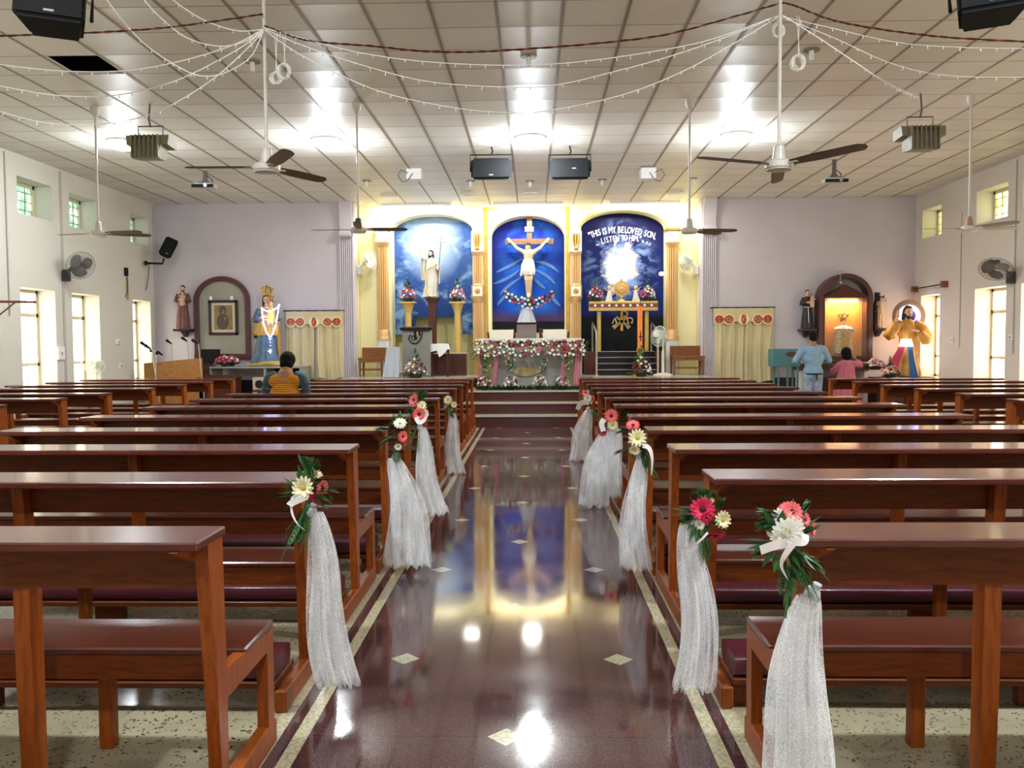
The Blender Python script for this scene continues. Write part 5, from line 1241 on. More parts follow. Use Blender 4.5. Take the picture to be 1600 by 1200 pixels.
# ================================================================== FRONT WALL SHRINES
YW = YF
def wallP(x, y, d=0): return at(x, y, YW-d)
m_grano = mat('shrine_marble', (164, 160, 146), .35, noise=.18, nscale=2.2)
m_archw = mat('shrine_arch_brown', (82, 44, 44), .3)
def shrine_arch(cx, w_, zb, zs, zt, th, dep, name, label, fillm, base=True):
    t = thing(name, label, 'shrine', (cx, YW-.001, 0)); mb = MB(); K = 30; hw = w_/2
    def arc(h, top): return [(h*cos(pi-pi*k/K), zs+(top-zs)*sin(pi*k/K)) for k in range(K+1)]
    o, i = [(-hw, zb)]+arc(hw, zt)+[(hw, zb)], [(-hw+th, zb)]+arc(hw-th, zt-th)+[(hw-th, zb)]
    n_ = len(o); Y0, Y1 = -dep, 0
    mb.add([(x, Y0, z) for x, z in o]+[(x, Y0, z) for x, z in i]+[(x, Y1, z) for x, z in o]+[(x, Y1, z) for x, z in i],
           [(k, k+1, n_+k+1, n_+k) for k in range(n_-1)]+[(k, 2*n_+k, 2*n_+k+1, k+1) for k in range(n_-1)]+[(n_+k, n_+k+1, 3*n_+k+1, 3*n_+k) for k in range(n_-1)])
    if base: mb.box(-hw, hw, -dep-.02, 0, zb-.12, zb+.0)
    mb.build('arch_frame', m_archw, t)
    MB().prism(i, -.02, 0).build('back_panel', fillm, t)
    return t
A = wallP(305, 560), wallP(390, 432); cx = px(348.5, YW)
zsill = wallP(348, 553).z
t = shrine_arch(cx, px(392, YW)-px(305, YW), wallP(348, 553).z, wallP(348, 470).z, wallP(348, 432).z, .105, .07, 'arched_shrine', 'brown arched shrine frame with a marble back on the left front wall', m_grano)
# framed icon
c = wallP(349.5, 496); t = thing('framed_icon', 'framed brown icon with a cream mount inside the left arched shrine', 'picture', (c.x, YW-.025, c.z)); P = lambda x, y, d=0: V(at(x, y, YW-.03))-t.location-V(0, d, 0)
a, b = P(327.5, 523.5), P(371.5, 469)
mb = MB(); f_ = .055
for x0, x1, z0, z1 in ((a.x, b.x, a.z, a.z+f_), (a.x, b.x, b.z-f_, b.z), (a.x, a.x+f_, a.z, b.z), (b.x-f_, b.x, a.z, b.z)): mb.bbox(x0, x1, -.05, 0, z0, z1, .008)
mb.build('frame', mat('frame_dark', (44, 22, 20), .35), t)
MB().box(a.x+.03, b.x-.03, -.02, -.012, a.z+.03, b.z-.03).build('mount', mat('mount_cream', (214, 204, 176), .6), t)
mb = MB().box(a.x+.115, b.x-.115, -.024, -.02, a.z+.11, b.z-.105); o = mb.build('print', mat('print_ochre', (150, 128, 84), .5, noise=.3, nscale=8), t)
mb = MB(); mb.ell((0, -.026, .12), (.055, .004, .075), 16, 10); mb.ell((-.0, -.026, -.09), (.13, .004, .17), 16, 10); mb.ell((0, -.025, .15), (.08, .003, .10), 16, 10); mb.build('hooded_figure', mat('print_brown', (84, 70, 62), .5), o)
mb = MB(); mb.ell((.01, -.031, .115), (.035, .004, .05), 12, 8); mb.ell((.05, -.031, -.03), (.03, .004, .04), 12, 8); mb.build('faces', mat('print_face', (140, 106, 76), .5), o)
for x in (-.25, .2): MB().bbox(x-.03, x+.03, -.03, .0, b.z+.0, b.z+.09).build('white_clip', m_white, t)

def curtain(xl, xr, ytop, ybot, label):
    x0, x1 = px(xl, YW), px(xr, YW); zt, zb = wallP(xl, ytop).z, wallP(xl, ybot).z; Y = YW-.07
    t = thing('curtain', label, 'curtain', ((x0+x1)/2, Y, zt), 0, 'cream curtains on the front wall'); H = zt-zb; W = x1-x0
    m_c = mat('curtain_gold_cream', (210, 194, 150), .45, sheen=.3, noise=.12, nscale=3, bump=.25, bscale=5)
    MB().tube([(-W/2-.05, 0, 0), (W/2+.03, 0, 0)], .012, 8).build('curtain_rod', m_black, t)
    for s_, a, b in ((0, -W/2, -.006), (1, .004, W/2)):
        def f(u, v, a=a, b=b, s_=s_): x = a+(b-a)*u; return (x+.012*sin(v*6+s_)*v, -.012+.026*sin(u*17+s_*2+.4*sin(v*3))+.012*sin(u*41), -.01-(H-.01)*v+(.02*sin(u*9)*v))
        MB().grid(f, 44, 20).build('curtain_panel', m_c, t, smooth='all')
    # scalloped band with five red medallions
    bz0 = -.16*W/1.22; K = 60; lo = []
    cs_ = [-.40*W, -.24*W, -.0*W, .23*W, .39*W]; r_ = .095*W
    zc = -.205*W/1.22*1.15
    def low(x): 
        z = zc-.05
        for q in cs_:
            d = abs(x-q)
            if d < r_: z = min(z, zc-math.sqrt(r_*r_-d*d)*1.05)
        return z
    xs_ = [-W/2+.02+(W-.04)*k/K for k in range(K+1)]
    Yb = -.055
    mb = MB(); mb.add([(x, Yb, -.02) for x in xs_]+[(x, Yb, low(x)) for x in xs_], [(k, k+1, K+2+k, K+1+k) for k in range(K)])
    vb = mb.build('scalloped_pelmet', m_c, t, fix=False)
    for k, q in enumerate(cs_):
        mb = MB(); mb.lathe([(0, 0), (r_*.92, 0), (r_*.92, .006), (0, .006)], (q, Yb-.002, zc), 28, axis=(0, -1, 0)); mb.build('medallion_ground', mat('medallion_cream', (232, 220, 176), .5), t)
        mb = MB(); rx = r_*.72 if k != 2 else r_*.42; rz = r_*.72 if k != 2 else r_*.85
        mb.lathe([(0, 0), (1, 0), (1, .005), (0, .005)], (0, 0, 0), 28, axis=(0, -1, 0)); mb.v = [(x*rx+q, y+Yb-.01, z*rz+zc) for x, y, z in mb.v]
        md = mb.build('red_medallion', mat('medallion_red', (176, 34, 28), .5), t)
        mb = MB(); yy = Yb-.018
        if k in (0, 4):
            mb.box(q-.009, q+.009, yy-.004, yy, zc-r_*.55, zc+r_*.5); mb.box(q-.035, q+.035, yy-.004, yy, zc+.012, zc+.026)
            mb.tube([(q+r_*.45*cos(a_), yy, zc-.01+r_*.5*sin(a_)) for a_ in [pi+pi*j/10 for j in range(11)]], .008, 6)
        elif k == 2: mb.tube([(q, yy, zc-r_*.6), (q-.015, yy, zc), (q+.01, yy, zc+.03), (q, yy, zc+r_*.6)], [.004, .022, .016, .003], 8, flat=.3)
        else:
            for j in range(3): mb.tube([(q+r_*(.2+.15*j)*cos(2*pi*i/20), yy, zc+r_*(.2+.15*j)*sin(2*pi*i/20)) for i in range(21)], .004, 5)
        mb.build('gold_emblem', m_gold if k not in (1, 3) else m_copper, md)
    return t
curtain(448, 538, 486, 592, 'cream curtain with five red medallions on the front wall, left of the sanctuary')
curtain(1112, 1207.5, 481, 596, 'cream curtain with five red medallions on the front wall, right of the sanctuary')

# ---- bracket statues
def statue_shape(t, S, robem, head_kw={}, rings=None, arms='carry', skin=None, folds=9, mantle=None, base=True):
    J = lambda *p: tuple(q*S for q in p); body = MB()
    head(t, J(0, 0, 1.56), S*1.05, mb=body, **head_kw); body.cap(J(0, 0, 1.2), J(0, 0, 1.42), .12*S, .06*S)
    if arms == 'carry':
        body.cap(J(.2, 0, 1.3), J(.24, -.05, 1.08), .05*S, .04*S); body.cap(J(.24, -.05, 1.08), J(.08, -.22, 1.08), .04*S, .03*S); hand(body, J(.09, -.22, 1.08), (-1, -.1, .1), (0, 0, 1), S, .4, 1)
        body.cap(J(-.2, 0, 1.3), J(-.25, -.06, 1.05), .05*S, .04*S); body.cap(J(-.25, -.06, 1.05), J(-.06, -.21, 1.14), .04*S, .03*S); hand(body, J(-.07, -.21, 1.14), (1, -.1, .2), (0, 1, 0), S, .4, -1)
    body.blob('body', skin or m_skin, t, voxel=.0085, sm=2)
    r = robe(rings or [J(1.40, 0, .01, .08, .075), J(1.32, 0, .01, .19, .12), J(1.1, 0, 0, .19, .14), J(.85, 0, 0, .18, .14), J(.4, 0, 0, .22, .17), J(.02, 0, 0, .25, .2)], folds, .09, seed=int(S*100))
    if arms == 'carry':
        sleeve(r, [J(.15, 0, 1.33), J(.25, -.03, 1.1), J(.13, -.2, 1.08)], [.085*S, .09*S, .075*S]); sleeve(r, [J(-.15, 0, 1.33), J(-.26, -.03, 1.08), J(-.12, -.19, 1.12)], [.085*S, .09*S, .075*S])
    r.build('robe', robem, t, smooth='all')
    return J
def child_on_arm(t, S, c, robem, k=.42):
    q = thing('child', None, None, c); q.parent = t
    for key in ('label', 'category'):
        if key in q: del q[key]
    C = Vector(c); body = MB(); head(t, tuple(C+V(0, 0, .30*S)), S*.62, mb=body, haircol=mat('hair_brown', (96, 62, 40), .6), yaw=-.2)
    body.cap(C+V(0, 0, .08*S), C+V(0, 0, .2*S), .06*S, .045*S); body.cap(C+V(.05*S, -.02*S, .18*S), C+V(.12*S, -.08*S, .14*S), .025*S, .02*S); body.cap(C+V(-.05*S, -.02*S, .18*S), C+V(-.1*S, -.09*S, .2*S), .025*S, .02*S)
    for j in (-1, 1): body.cap(C+V(j*.03*S, -.03*S, -.05*S), C+V(j*.04*S, -.08*S, -.2*S), .03*S, .02*S)
    body.blob('child_body', m_skin, t, voxel=.008, sm=2); bpy.data.objects.remove(q)
    robe([(C.z+.24*S, C.x, C.y, .045*S, .04*S), (C.z+.12*S, C.x, C.y, .08*S, .07*S), (C.z-.05*S, C.x, C.y-.02*S, .09*S, .08*S), (C.z-.17*S, C.x, C.y-.03*S, .085*S, .07*S)], 7, .08).build('child_robe', robem, t, smooth='all')
def bracket(t, m, w_=.17, d=.3, h=.05):
    MB().bbox(-w_, w_, -.16, d-.16, -h, 0, .008).build('bracket_shelf', m, t); MB().add([(-.05, -.06, -h), (.05, -.06, -h), (.05, d-.16, -h), (-.05, d-.16, -h), (-.035, d-.2, -.17), (.035, d-.2, -.17), (.035, d-.16, -.17), (-.035, d-.16, -.17)],
        [(0, 1, 2, 3), (7, 6, 5, 4), (0, 4, 5, 1), (1, 5, 6, 2), (2, 6, 7, 3), (3, 7, 4, 0)]).build('bracket_corbel', m, t)
Y = YW-.16; c = at(287, 514, Y); S = (at(287, 446, Y).z-c.z)/1.68
t = thing('bearded_saint_statue', 'brown-robed statue holding a child, on a bracket left of the arched shrine', 'statue', tuple(c))
J = statue_shape(t, S, mat('robe_brown', (120, 62, 52), .5, noise=.3, nscale=14, rgb2=(92, 46, 44)), dict(beard=True, yaw=.15, haircol=m_hair)); child_on_arm(t, S, J(.07, -.2, 1.08), mat('robe_cream', (196, 164, 140), .5))
r = robe([J(1.41, 0, .01, .09, .085), J(1.3, 0, .01, .215, .14), J(1.08, 0, 0, .235, .17), J(.9, -.06, 0, .22, .165)], 7, .07, seed=3); r.build('mantle', mat('mantle_mauve', (150, 128, 128), .5, noise=.2, nscale=9), t, smooth='all')
bracket(t, mat('bracket_dark', (46, 30, 30), .4))
# friar with child
Y = YW-.16; c = at(1261, 514, Y); S = (at(1261, 453, Y).z-c.z)/1.68
t = thing('friar_statue', 'dark-robed friar statue holding a child, on a bracket left of the lit shrine', 'statue', tuple(c))
J = statue_shape(t, S, mat('habit_black', (42, 34, 32), .5, noise=.3, nscale=10), dict(yaw=.1, haircol=mat('tonsure', (96, 66, 50), .7)), folds=11); child_on_arm(t, S, J(.14, -.2, 1.12), mat('robe_cream', (196, 164, 140), .5))
mb = MB(); mb.tube([J(-.02, -.16, .95), J(0, -.2, .5), J(0, -.22, .25)], .014*S, 6); mb.tube([J(.19*cos(a), .15*sin(a), .93) for a in [2*pi*k/20 for k in range(21)]], .012*S, 6); mb.build('rope_belt', m_cloth, t)
bracket(t, mat('bracket_dark', (46, 30, 30), .4), .16)
# martyr tied to a tree
Y = WY = YW-.16; c = at(1374, 513, Y); S = (at(1374, 457, Y).z-c.z)/1.75
t = thing('martyr_statue', 'pale figure against a dark tree trunk, bracket right of the lit shrine', 'statue', tuple(c)); J = lambda *p: tuple(q*S for q in p)
mb = MB(); mb.tube([J(-.2, .08, 0), J(-.16, .08, .5), J(-.2, .08, 1.0), J(-.1, .08, 1.45), J(-.08, .08, 1.75)], [.15*S, .11*S, .12*S, .11*S, .14*S], 10); mb.tube([J(-.1, .08, 1.35), J(.15, .06, 1.5), J(.25, .04, 1.6)], [.07*S, .05*S, .03*S], 8); mb.build('tree_trunk', mat('trunk_dark', (46, 32, 30), .6, noise=.3, nscale=20), t, smooth=True)
body = MB(); head(t, J(.02, -.05, 1.46), S*1.0, yaw=.4, tilt=-.25, long=True, mb=body, haircol=m_hair); body.cap(J(.03, -.02, 1.12), J(.03, -.02, 1.25), .12*S, .13*S, 12); body.cap(J(.03, -.02, .9), J(.03, -.02, 1.12), .11*S, .12*S, 12); body.cap(J(.03, -.02, 1.25), J(.03, -.03, 1.36), .08*S, .05*S)
for k in (-1, 1): body.cap(J(.03+k*.07, -.02, .85), J(.05+k*.05, -.07, .46), .075*S, .052*S); body.cap(J(.05+k*.05, -.07, .46), J(.03+k*.07, -.04, .06), .05*S, .03*S); body.cap(J(.03+k*.07, -.04, .05), J(.03+k*.07, -.15, .03), .032*S, .028*S)
body.cap(J(.15, -.02, 1.27), J(.30, -.04, 1.36), .045*S, .038*S); body.cap(J(.3, -.04, 1.36), J(.22, -.03, 1.55), .036*S, .026*S); hand(body, J(.22, -.03, 1.55), (-.3, 0, 1), (0, -1, 0), S*.9, .5)
body.cap(J(-.09, -.02, 1.27), J(-.2, .02, 1.05), .045*S, .036*S); body.cap(J(-.2, .02, 1.05), J(-.1, .1, .9), .036*S, .028*S); body.blob('body', m_cs, t, voxel=.008, sm=2)
robe([J(.98, .03, -.02, .125, .11), J(.85, .03, -.02, .145, .12), J(.68, .04, -.03, .13, .11)], 7, .1).build('loincloth', mat('gilt_cloth', (214, 190, 130), .5), t, smooth='all'); bracket(t, mat('bracket_dark', (46, 30, 30), .4), .15)
# crowned mother with child on the table, with LED rosary
Y = 17.35; zb_ = at(420, 571.5, Y).z; cX = px(417, Y); S = (at(417, 462, Y).z-zb_)/1.66
t = thing('crowned_mother_statue', 'tall crowned statue in a blue and gold mantle holding a child', 'statue', (cX, Y, zb_))
J = statue_shape(t, S, mat('robe_blue', (92, 118, 134), .45, noise=.25, nscale=8, rgb2=(62, 88, 110)), dict(long=True, yaw=.15, tilt=-.1), rings=[(1.40*S, 0, .01, .08*S, .075*S), (1.3*S, 0, .01, .17*S, .11*S), (1.1*S, 0, 0, .17*S, .13*S), (.85*S, 0, 0, .18*S, .14*S), (.4*S, -.02, 0, .24*S, .19*S), (.06*S, -.03, 0, .34*S, .24*S)], folds=12)
child_on_arm(t, S, J(.16, -.17, 1.18), mat('robe_gilt', (206, 168, 76), .4, metal=.2))
mt_ = mat('mantle_gold', (190, 150, 60), .4, metal=.2, noise=.4, nscale=9, rgb2=(150, 112, 50))
robe([J(1.42, 0, .02, .09, .08), J(1.3, 0, .02, .21, .14), J(1.05, 0, .02, .27, .19), J(.82, -.0, .02, .29, .2), J(.72, 0, .02, .28, .2)], 8, .08, seed=5).build('gilt_mantle', mt_, t, smooth='all')
mb = MB(); mb.grid(lambda u, v: J(.26+.05*sin(u*5)+.03*v, -.05+.16*u, 1.1-.95*v), 6, 14); mb.grid(lambda u, v: J(-.27-.04*sin(u*5)-.04*v, -.05+.16*u, 1.1-.45*v), 6, 14); mb.build('mantle_fall', mt_, t, smooth='all')
def crown(t, c, r, h, m=m_gold):
    mb = MB(); c = Vector(c); mb.lathe([(r*.8, 0), (r*.84, .01), (r*.9, h*.3), (r*.85, h*.3), (r*.76, .01)], tuple(c), 18)
    for k in range(6): a = 2*pi*k/6; mb.tube([c+V(cos(a)*r*.88, sin(a)*r*.88, h*.3), c+V(cos(a)*r*1.25, sin(a)*r*1.25, h*.7), c+V(cos(a)*r*.3, sin(a)*r*.3, h)], [.016, .022, .01], 6)
    mb.ell(c+V(0, 0, h*1.05), r*.22, 8, 6); mb.build('crown', m, t, smooth=True)
crown(t, J(0, .02, 1.66), .10, .20); crown(t, J(.16, -.17, 1.55), .05, .08)
mb = MB(); mb.bbox(-.36, .36, -.26, .24, 0, .05, .02); mb.ell((.08, -.06, .05), (.30, .22, .07), 14, 8); mb.build('gilt_cloud_base', m_ocher, t, smooth=True)
m_led = mat('led_cold', (190, 205, 255), .5, emit=5); m_ledb = mat('led_blue', (80, 80, 255), .5, emit=5)
Yr = 17.07; rl = thing('lit_rosary', 'glowing white LED rosary hanging on the crowned statue', 'lights', tuple(at(424, 500, Yr))); P = lambda x, y: V(at(x, y, Yr))-rl.location
def beads(mb, pts, r, gap=.022):
    pts = [Vector(p) for p in pts]
    for a, b in zip(pts, pts[1:]):
        n_ = max(1, int((b-a).length/gap))
        for k in range(n_): mb.ell(a.lerp(b, k/n_), r, 6, 4)
mb = MB(); beads(mb, [P(409, 481), P(412, 484), P(417, 486), P(423, 486), P(429, 484), P(433, 481), P(436, 476)], .012); beads(mb, [P(409, 481), P(410, 492), P(412, 504)], .012); beads(mb, [P(436, 476), P(434, 490), P(431, 504)], .012)
beads(mb, [P(412, 506), P(416, 518), P(422, 528), P(427, 520), P(431, 506)], .012); beads(mb, [P(422, 530), P(422.5, 545)], .01, .05); beads(mb, [P(422.5, 546), P(422.5, 553)], .012, .02); beads(mb, [P(420, 548.5), P(425, 548.5)], .012, .02); mb.build('white_beads', m_led, rl, smooth=True)
mb = MB()
for q in ((409, 482), (413, 484), (436, 477), (411, 504), (432, 503), (422, 530)): mb.ell(P(*q), .024, 8, 6)
mb.build('blue_beads', m_ledb, rl, smooth=True)
tag(area_light('lamp_glow_blue', tuple(at(423, 505, 16.95)), .25, .5, (.6, .65, 1), rot=(radians(90), 0, 0)))
# long grey table under the statues and flowers
Y = 17.05; zt_ = at(380, 572.5, Y+.1).z; xa, xb = px(322, Y), px(470, Y)
t = thing('long_side_table', 'long grey-topped table under the crowned statue and the pink flowers', 'table', ((xa+xb)/2, Y, 0)); w_ = xb-xa
MB().bbox(-w_/2, w_/2, 0, .72, zt_-.04, zt_).build('tabletop', mat('laminate_grey', (150, 152, 146), .3), t)
for x in (-w_/2+.02, .18, w_/2-.06): MB().bbox(x, x+.05, .02, .7, 0, zt_-.04).build('leg_panel', mat('laminate_grey', (150, 152, 146), .3), t)
MB().box(.23, w_/2-.06, .6, .62, .1, zt_-.04).build('dark_panel', m_black, t)
arrangement('low arrangement of pink roses on the grey table under the arched shrine', (px(347, Y), Y+.25, zt_), .66, .30, ('pink', 'rose', 'pink', 'white', 'rose'), 30, False, 'rose arrangements', .042, seed=21)
t = thing('flat_monitor', 'black flat monitor standing on the grey table left of the pink roses', 'monitor', (px(317, Y), Y+.35, zt_)); MB().bbox(-.2, .2, 0, .04, .06, .36).build('screen', m_black, t); MB().box(-.03, .03, 0, .03, 0, .08).bbox(-.1, .1, -.06, .08, 0, .012).build('foot', m_black, t)
# wooden organ/desk and music
Y = 16.6; xa, xb = px(223, Y), px(314, Y); zc = at(268, 562, Y).z
t = thing('wooden_desk_screen', 'light brown wooden modesty board of the choir desk by the left wall', 'desk', ((xa+xb)/2, Y, 0)); w_ = xb-xa
MB().add([(-w_/2, 0, .35), (w_/2, 0, .35), (w_/2, 0, zc+.03), (-w_/2, 0, zc-.07), (-w_/2, .03, .35), (w_/2, .03, .35), (w_/2, .03, zc+.03), (-w_/2, .03, zc-.07)], [(0, 1, 2, 3), (7, 6, 5, 4), (0, 4, 5, 1), (1, 5, 6, 2), (2, 6, 7, 3), (3, 7, 4, 0)]).build('board', wood('ply_brown', (176, 122, 66), (150, 98, 48), .35, .3, (1, 4, 4)), t)
for x in (-w_/2+.05, w_/2-.08): MB().box(x, x+.05, .03, .5, 0, zc-.08).build('leg', m_darkwood, t)
MB().bbox(-w_/2, w_/2, .03, .5, .72, .75).build('desktop', m_darkwood, t)
t = thing('instrument_case', 'dark brown case with a lid beneath the grey table', 'case', (px(341, 16.75), 16.75, 0)); MB().bbox(-.38, .38, -.15, .2, .3, .86, .02).build('body', m_darkwood, t); MB().add([(-.40, -.17, .86), (.40, -.17, .86), (.40, .22, .86), (-.40, .22, .86), (-.3, -.1, .93), (.3, -.1, .93), (.3, .15, .93), (-.3, .15, .93)], [(0, 1, 2, 3), (7, 6, 5, 4), (0, 4, 5, 1), (1, 5, 6, 2), (2, 6, 7, 3), (3, 7, 4, 0)]).build('lid', m_darkwood, t)
for x in (-.3, .3): MB().box(x-.03, x+.03, -.1, .15, 0, .3).build('leg', m_darkwood, t)
m_stand = mat('stand_chrome', (190, 190, 186), .3, metal=.8)
def mic_stand(bx, top, Y, label, boom=None):
    B = V(px(bx, Y), Y, 0); t = thing('microphone_stand', label, 'microphone stand', tuple(B), 0, 'microphone stands by the choir desk'); T = V(at(*top, Y))-B
    for k in range(3): a = 2*pi*k/3+.5; MB().tube([(0, 0, .28), (cos(a)*.26, sin(a)*.26, .015)], .009, 6).build('leg', m_stand, t)
    top_ = T if boom is None else V(at(*boom, Y))-B
    MB().tube([(0, 0, .25), (top_.x*.9, 0, top_.z)], .009, 6).build('pole', m_stand, t)
    if boom: MB().tube([top_, T], .008, 6).build('boom_arm', m_stand, t); MB().ell(top_, .03, 8, 6).build('clutch', m_black, t)
    d = V(-.6, -.3, .5).normalized(); MB().cap(T, T+d*.11, .014, .03, 8).build('microphone', m_black, t)
mic_stand(238, (235, 545), 15.9, 'microphone stand with crossed boom, leftmost by the choir desk', (245, 552)); mic_stand(248, (229, 541), 16.1, 'second microphone stand crossing the leftmost one', (236, 548))
mic_stand(254, (254, 555), 17.35, 'short microphone stand behind the choir desk'); mic_stand(267, (268, 537), 17.4, 'slim microphone stand between the desk and the bracket statue')
mic_stand(297, (292, 533), 17.4, 'microphone stand in front of the arched shrine edge'); mic_stand(318, (309, 537), 15.8, 'tilted microphone stand at the right end of the choir desk')
# speaker under grey table (small wooden-framed box)
t = thing('floor_speaker', 'small cream-framed loudspeaker on the floor under the black table panel', 'loudspeaker', (px(403, 16.2), 16.2, 0)); z0, z1 = at(403, 606, 16.2).z, at(403, 590, 16.2).z
MB().bbox(-.13, .13, 0, .25, .0, z1).build('cabinet', mat('cab_cream', (170, 160, 140), .5), t); MB().lathe([(0, 0), (.08, 0), (.08, .01), (0, .012)], (0, 0, z1-.13), 20, axis=(0, -1, 0)).build('cone', m_black, t)

# ---------------------------------------------------------------- right hand shrine with lit case
cx = px(1313.5, YW); z = lambda y: at(1313, y, YW).z
t = shrine_arch(cx, px(1355, YW)-px(1272, YW), z(556), z(468), z(429), .09, .30, 'arched_shrine', 'brown arched shrine frame with the lit glass case on the right front wall', m_grano)
o = lambda y: z(y)-0
case = thing('glass_display_case', 'lit wooden glass case with a gabled top inside the right shrine', 'cabinet', (cx, YW-.24, 0)); w_ = .50
MB().add([(-.50, -.06, z(467)), (.50, -.06, z(467)), (.0, -.06, z(446)), (-.50, .2, z(467)), (.50, .2, z(467)), (0, .2, z(446))], [(0, 1, 2), (5, 4, 3), (0, 3, 4, 1), (1, 4, 5, 2), (2, 5, 3, 0)]).build('gable', m_darkwood, case)
for s_ in (-1, 1): MB().bbox(s_*.46-.035, s_*.46+.035, -.05, .2, z(556), z(467)).build('side_frame', m_darkwood, case)
MB().box(-.46, .46, .19, .2, z(556), z(467)).build('case_back', mat('case_back_gold', (226, 146, 62), .4), case)
MB().bbox(-.48, .48, -.16, .2, z(556)-.05, z(556)).build('case_floor', m_darkwood, case)
gl = mat('clear_glass', (230, 240, 238), .03, alpha=.05, spec=.3)
MB().box(-.43, .43, -.045, -.040, z(556), z(467)).build('glass_door', gl, case)
MB().tube([(-.3, .1, z(469)-.02), (.3, .1, z(469)-.02)], .02, 10).build('lamp_tube', mat('case_lamp', (255, 224, 170), .5, emit=8), case)
area_light('case_light', (cx, YW-.2, z(470)-.03), .7, 5, (1, .78, .45), sizey=.2)
# crowned infant statue in the case
Y = YW-.18; zb_ = z(552); S = (z(497)-zb_)/1.35
t = thing('crowned_infant_statue', 'small crowned statue in a gold embroidered robe inside the lit case', 'statue', (cx-.01, Y, zb_)); J = lambda *p: tuple(q*S for q in p)
body = MB(); head(t, J(0, -.02, 1.18), S*1.15, mb=body, haircol=mat('hair_brown', (96, 62, 40), .6)); 
for k in (-1, 1): body.cap(J(k*.12, 0, .98), J(k*.26, -.1, .82), .05*S, .035*S); hand(body, J(k*.26, -.1, .82), (k*.2, -.5, .8), (0, -1, 0), S*.9, .4, k)
body.blob('body', m_skin, t, voxel=.008, sm=2)
robe([J(1.03, 0, 0, .1, .08), J(.95, 0, 0, .26, .15), J(.7, 0, 0, .33, .17), J(.3, 0, 0, .36, .18), J(.0, 0, 0, .38, .19)], 9, .05).build('robe', mat('brocade_cream', (216, 196, 140), .45, noise=.4, nscale=26, rgb2=(150, 104, 60)), t, smooth='all')
mb = MB(); mb.grid(lambda u, v: J(-.14+.28*u, -.215-.02*sin(v*3), .78-.76*v), 8, 10); mb.build('embroidered_panel', mat('brocade_dark', (120, 84, 44), .5, noise=.5, nscale=30, rgb2=(200, 170, 100)), t, smooth='all')
mb = MB(); mb.ell(J(.3, -.16, .86), .055*S, 12, 8); mb.build('blue_orb', mat('orb_blue', (90, 130, 190), .3), t, smooth=True)
robe([J(1.06, 0, 0, .12, .1), J(1.0, 0, 0, .27, .17), J(.93, 0, 0, .33, .2)], 12, .06).build('lace_collar', m_cloth, t, smooth='all'); crown(t, J(0, 0, 1.28), .085, .16)
t = thing('wall_cross', 'thin metal cross hanging in front of the right shrine arch', 'cross', tuple(at(1313, 430, YW-.34))); P = lambda x, y: V(at(x, y, YW-.34))-t.location
MB().tube([P(1313, 419), P(1313, 440)], .007, 6).tube([P(1308.5, 424), P(1317.5, 424)], .006, 6).build('cross_bars', m_chrome, t); MB().ell(P(1313.5, 441.5), .03, 10, 8).build('bulb_holder', m_chrome, t, smooth=True)
# shelf table running under the shrine
Y = 17.0; zt_ = at(1300, 568, Y+.2).z; xa, xb = px(1210, Y), px(1388, Y)
t = thing('shrine_table', 'long dark table below the right shrine where the two people stand', 'table', ((xa+xb)/2+.1, Y+.1, 0)); w_ = xb-xa
MB().bbox(-w_/2+.5, w_/2-.42, 0, .65, zt_-.14, zt_).build('tabletop', mat('table_dark', (62, 40, 38), .4), t)
for x in (-w_/2+.55, w_/2-.5): MB().box(x, x+.07, .05, .6, 0, zt_-.14).build('leg', m_white, t)
# teal podium on legs
m_teal = mat('teal_steel', (74, 122, 126), .45)
Y = 16.9; xa, xb = px(1208, Y), px(1252, Y); zt_, zb_ = at(1230, 545, Y).z, at(1230, 573, Y).z
t = thing('teal_donation_box', 'teal metal offering box on tall legs right of the curtain', 'box', ((xa+xb)/2, Y, 0)); w_ = xb-xa
MB().bbox(-w_/2, w_/2, 0, .35, zb_, zt_, .01).build('box_body', m_teal, t); MB().ell((.10, -.0, zt_-.11), (.13, .01, .055), 16, 8).build('coin_slot_plate', mat('slot_red', (84, 44, 50), .5), t)
for x in (-w_/2+.12, .02, w_/2-.06): MB().box(x-.015, x+.015, 0, .03, 0, zb_).build('leg', m_teal, t)
for x in (-w_/2+.12, w_/2-.06): MB().box(x-.015, x+.015, .32, .35, 0, zb_).build('leg', m_teal, t)
# divine figure with ray halo
Y = 17.1; zb_ = at(1415, 588, Y).z; cX = px(1418, Y); S = (at(1418, 480, Y).z-zb_)/1.62
t = thing('haloed_statue', 'large statue in a golden robe with a disc halo and red and blue rays', 'statue', (cX, Y, zb_)); J = lambda *p: tuple(q*S for q in p)
body = MB(); head(t, J(.0, -.03, 1.50), S*1.25, yaw=-.05, long=True, beard=True, mb=body); body.cap(J(0, 0, 1.15), J(0, 0, 1.36), .12*S, .07*S)
body.cap(J(-.2, 0, 1.24), J(-.36, -.06, 1.14), .055*S, .05*S); body.cap(J(-.36, -.06, 1.14), J(-.30, -.14, 1.36), .045*S, .035*S); hand(body, J(-.30, -.14, 1.37), (.1, -.1, 1), (0, -1, 0), S*1.2, .2, 1)
body.cap(J(.2, 0, 1.24), J(.36, -.04, 1.0), .055*S, .05*S); body.cap(J(.36, -.04, 1.0), J(.13, -.2, 1.06), .045*S, .035*S); hand(body, J(.15, -.2, 1.06), (-1, -.2, .15), (0, .4, 1), S*1.15, .3, 1)
body.blob('body', m_skin, t, voxel=.010, sm=2)
m_rg = mat('robe_golden', (218, 164, 72), .45, noise=.4, nscale=6, rgb2=(180, 122, 46))
r = robe([J(1.33, 0, .01, .11, .09), J(1.25, 0, .01, .21, .13), J(1.05, 0, 0, .22, .15), J(.86, 0, 0, .17, .13), J(.5, 0, 0, .22, .17), J(.02, 0, 0, .31, .23)], 11, .08, seed=8)
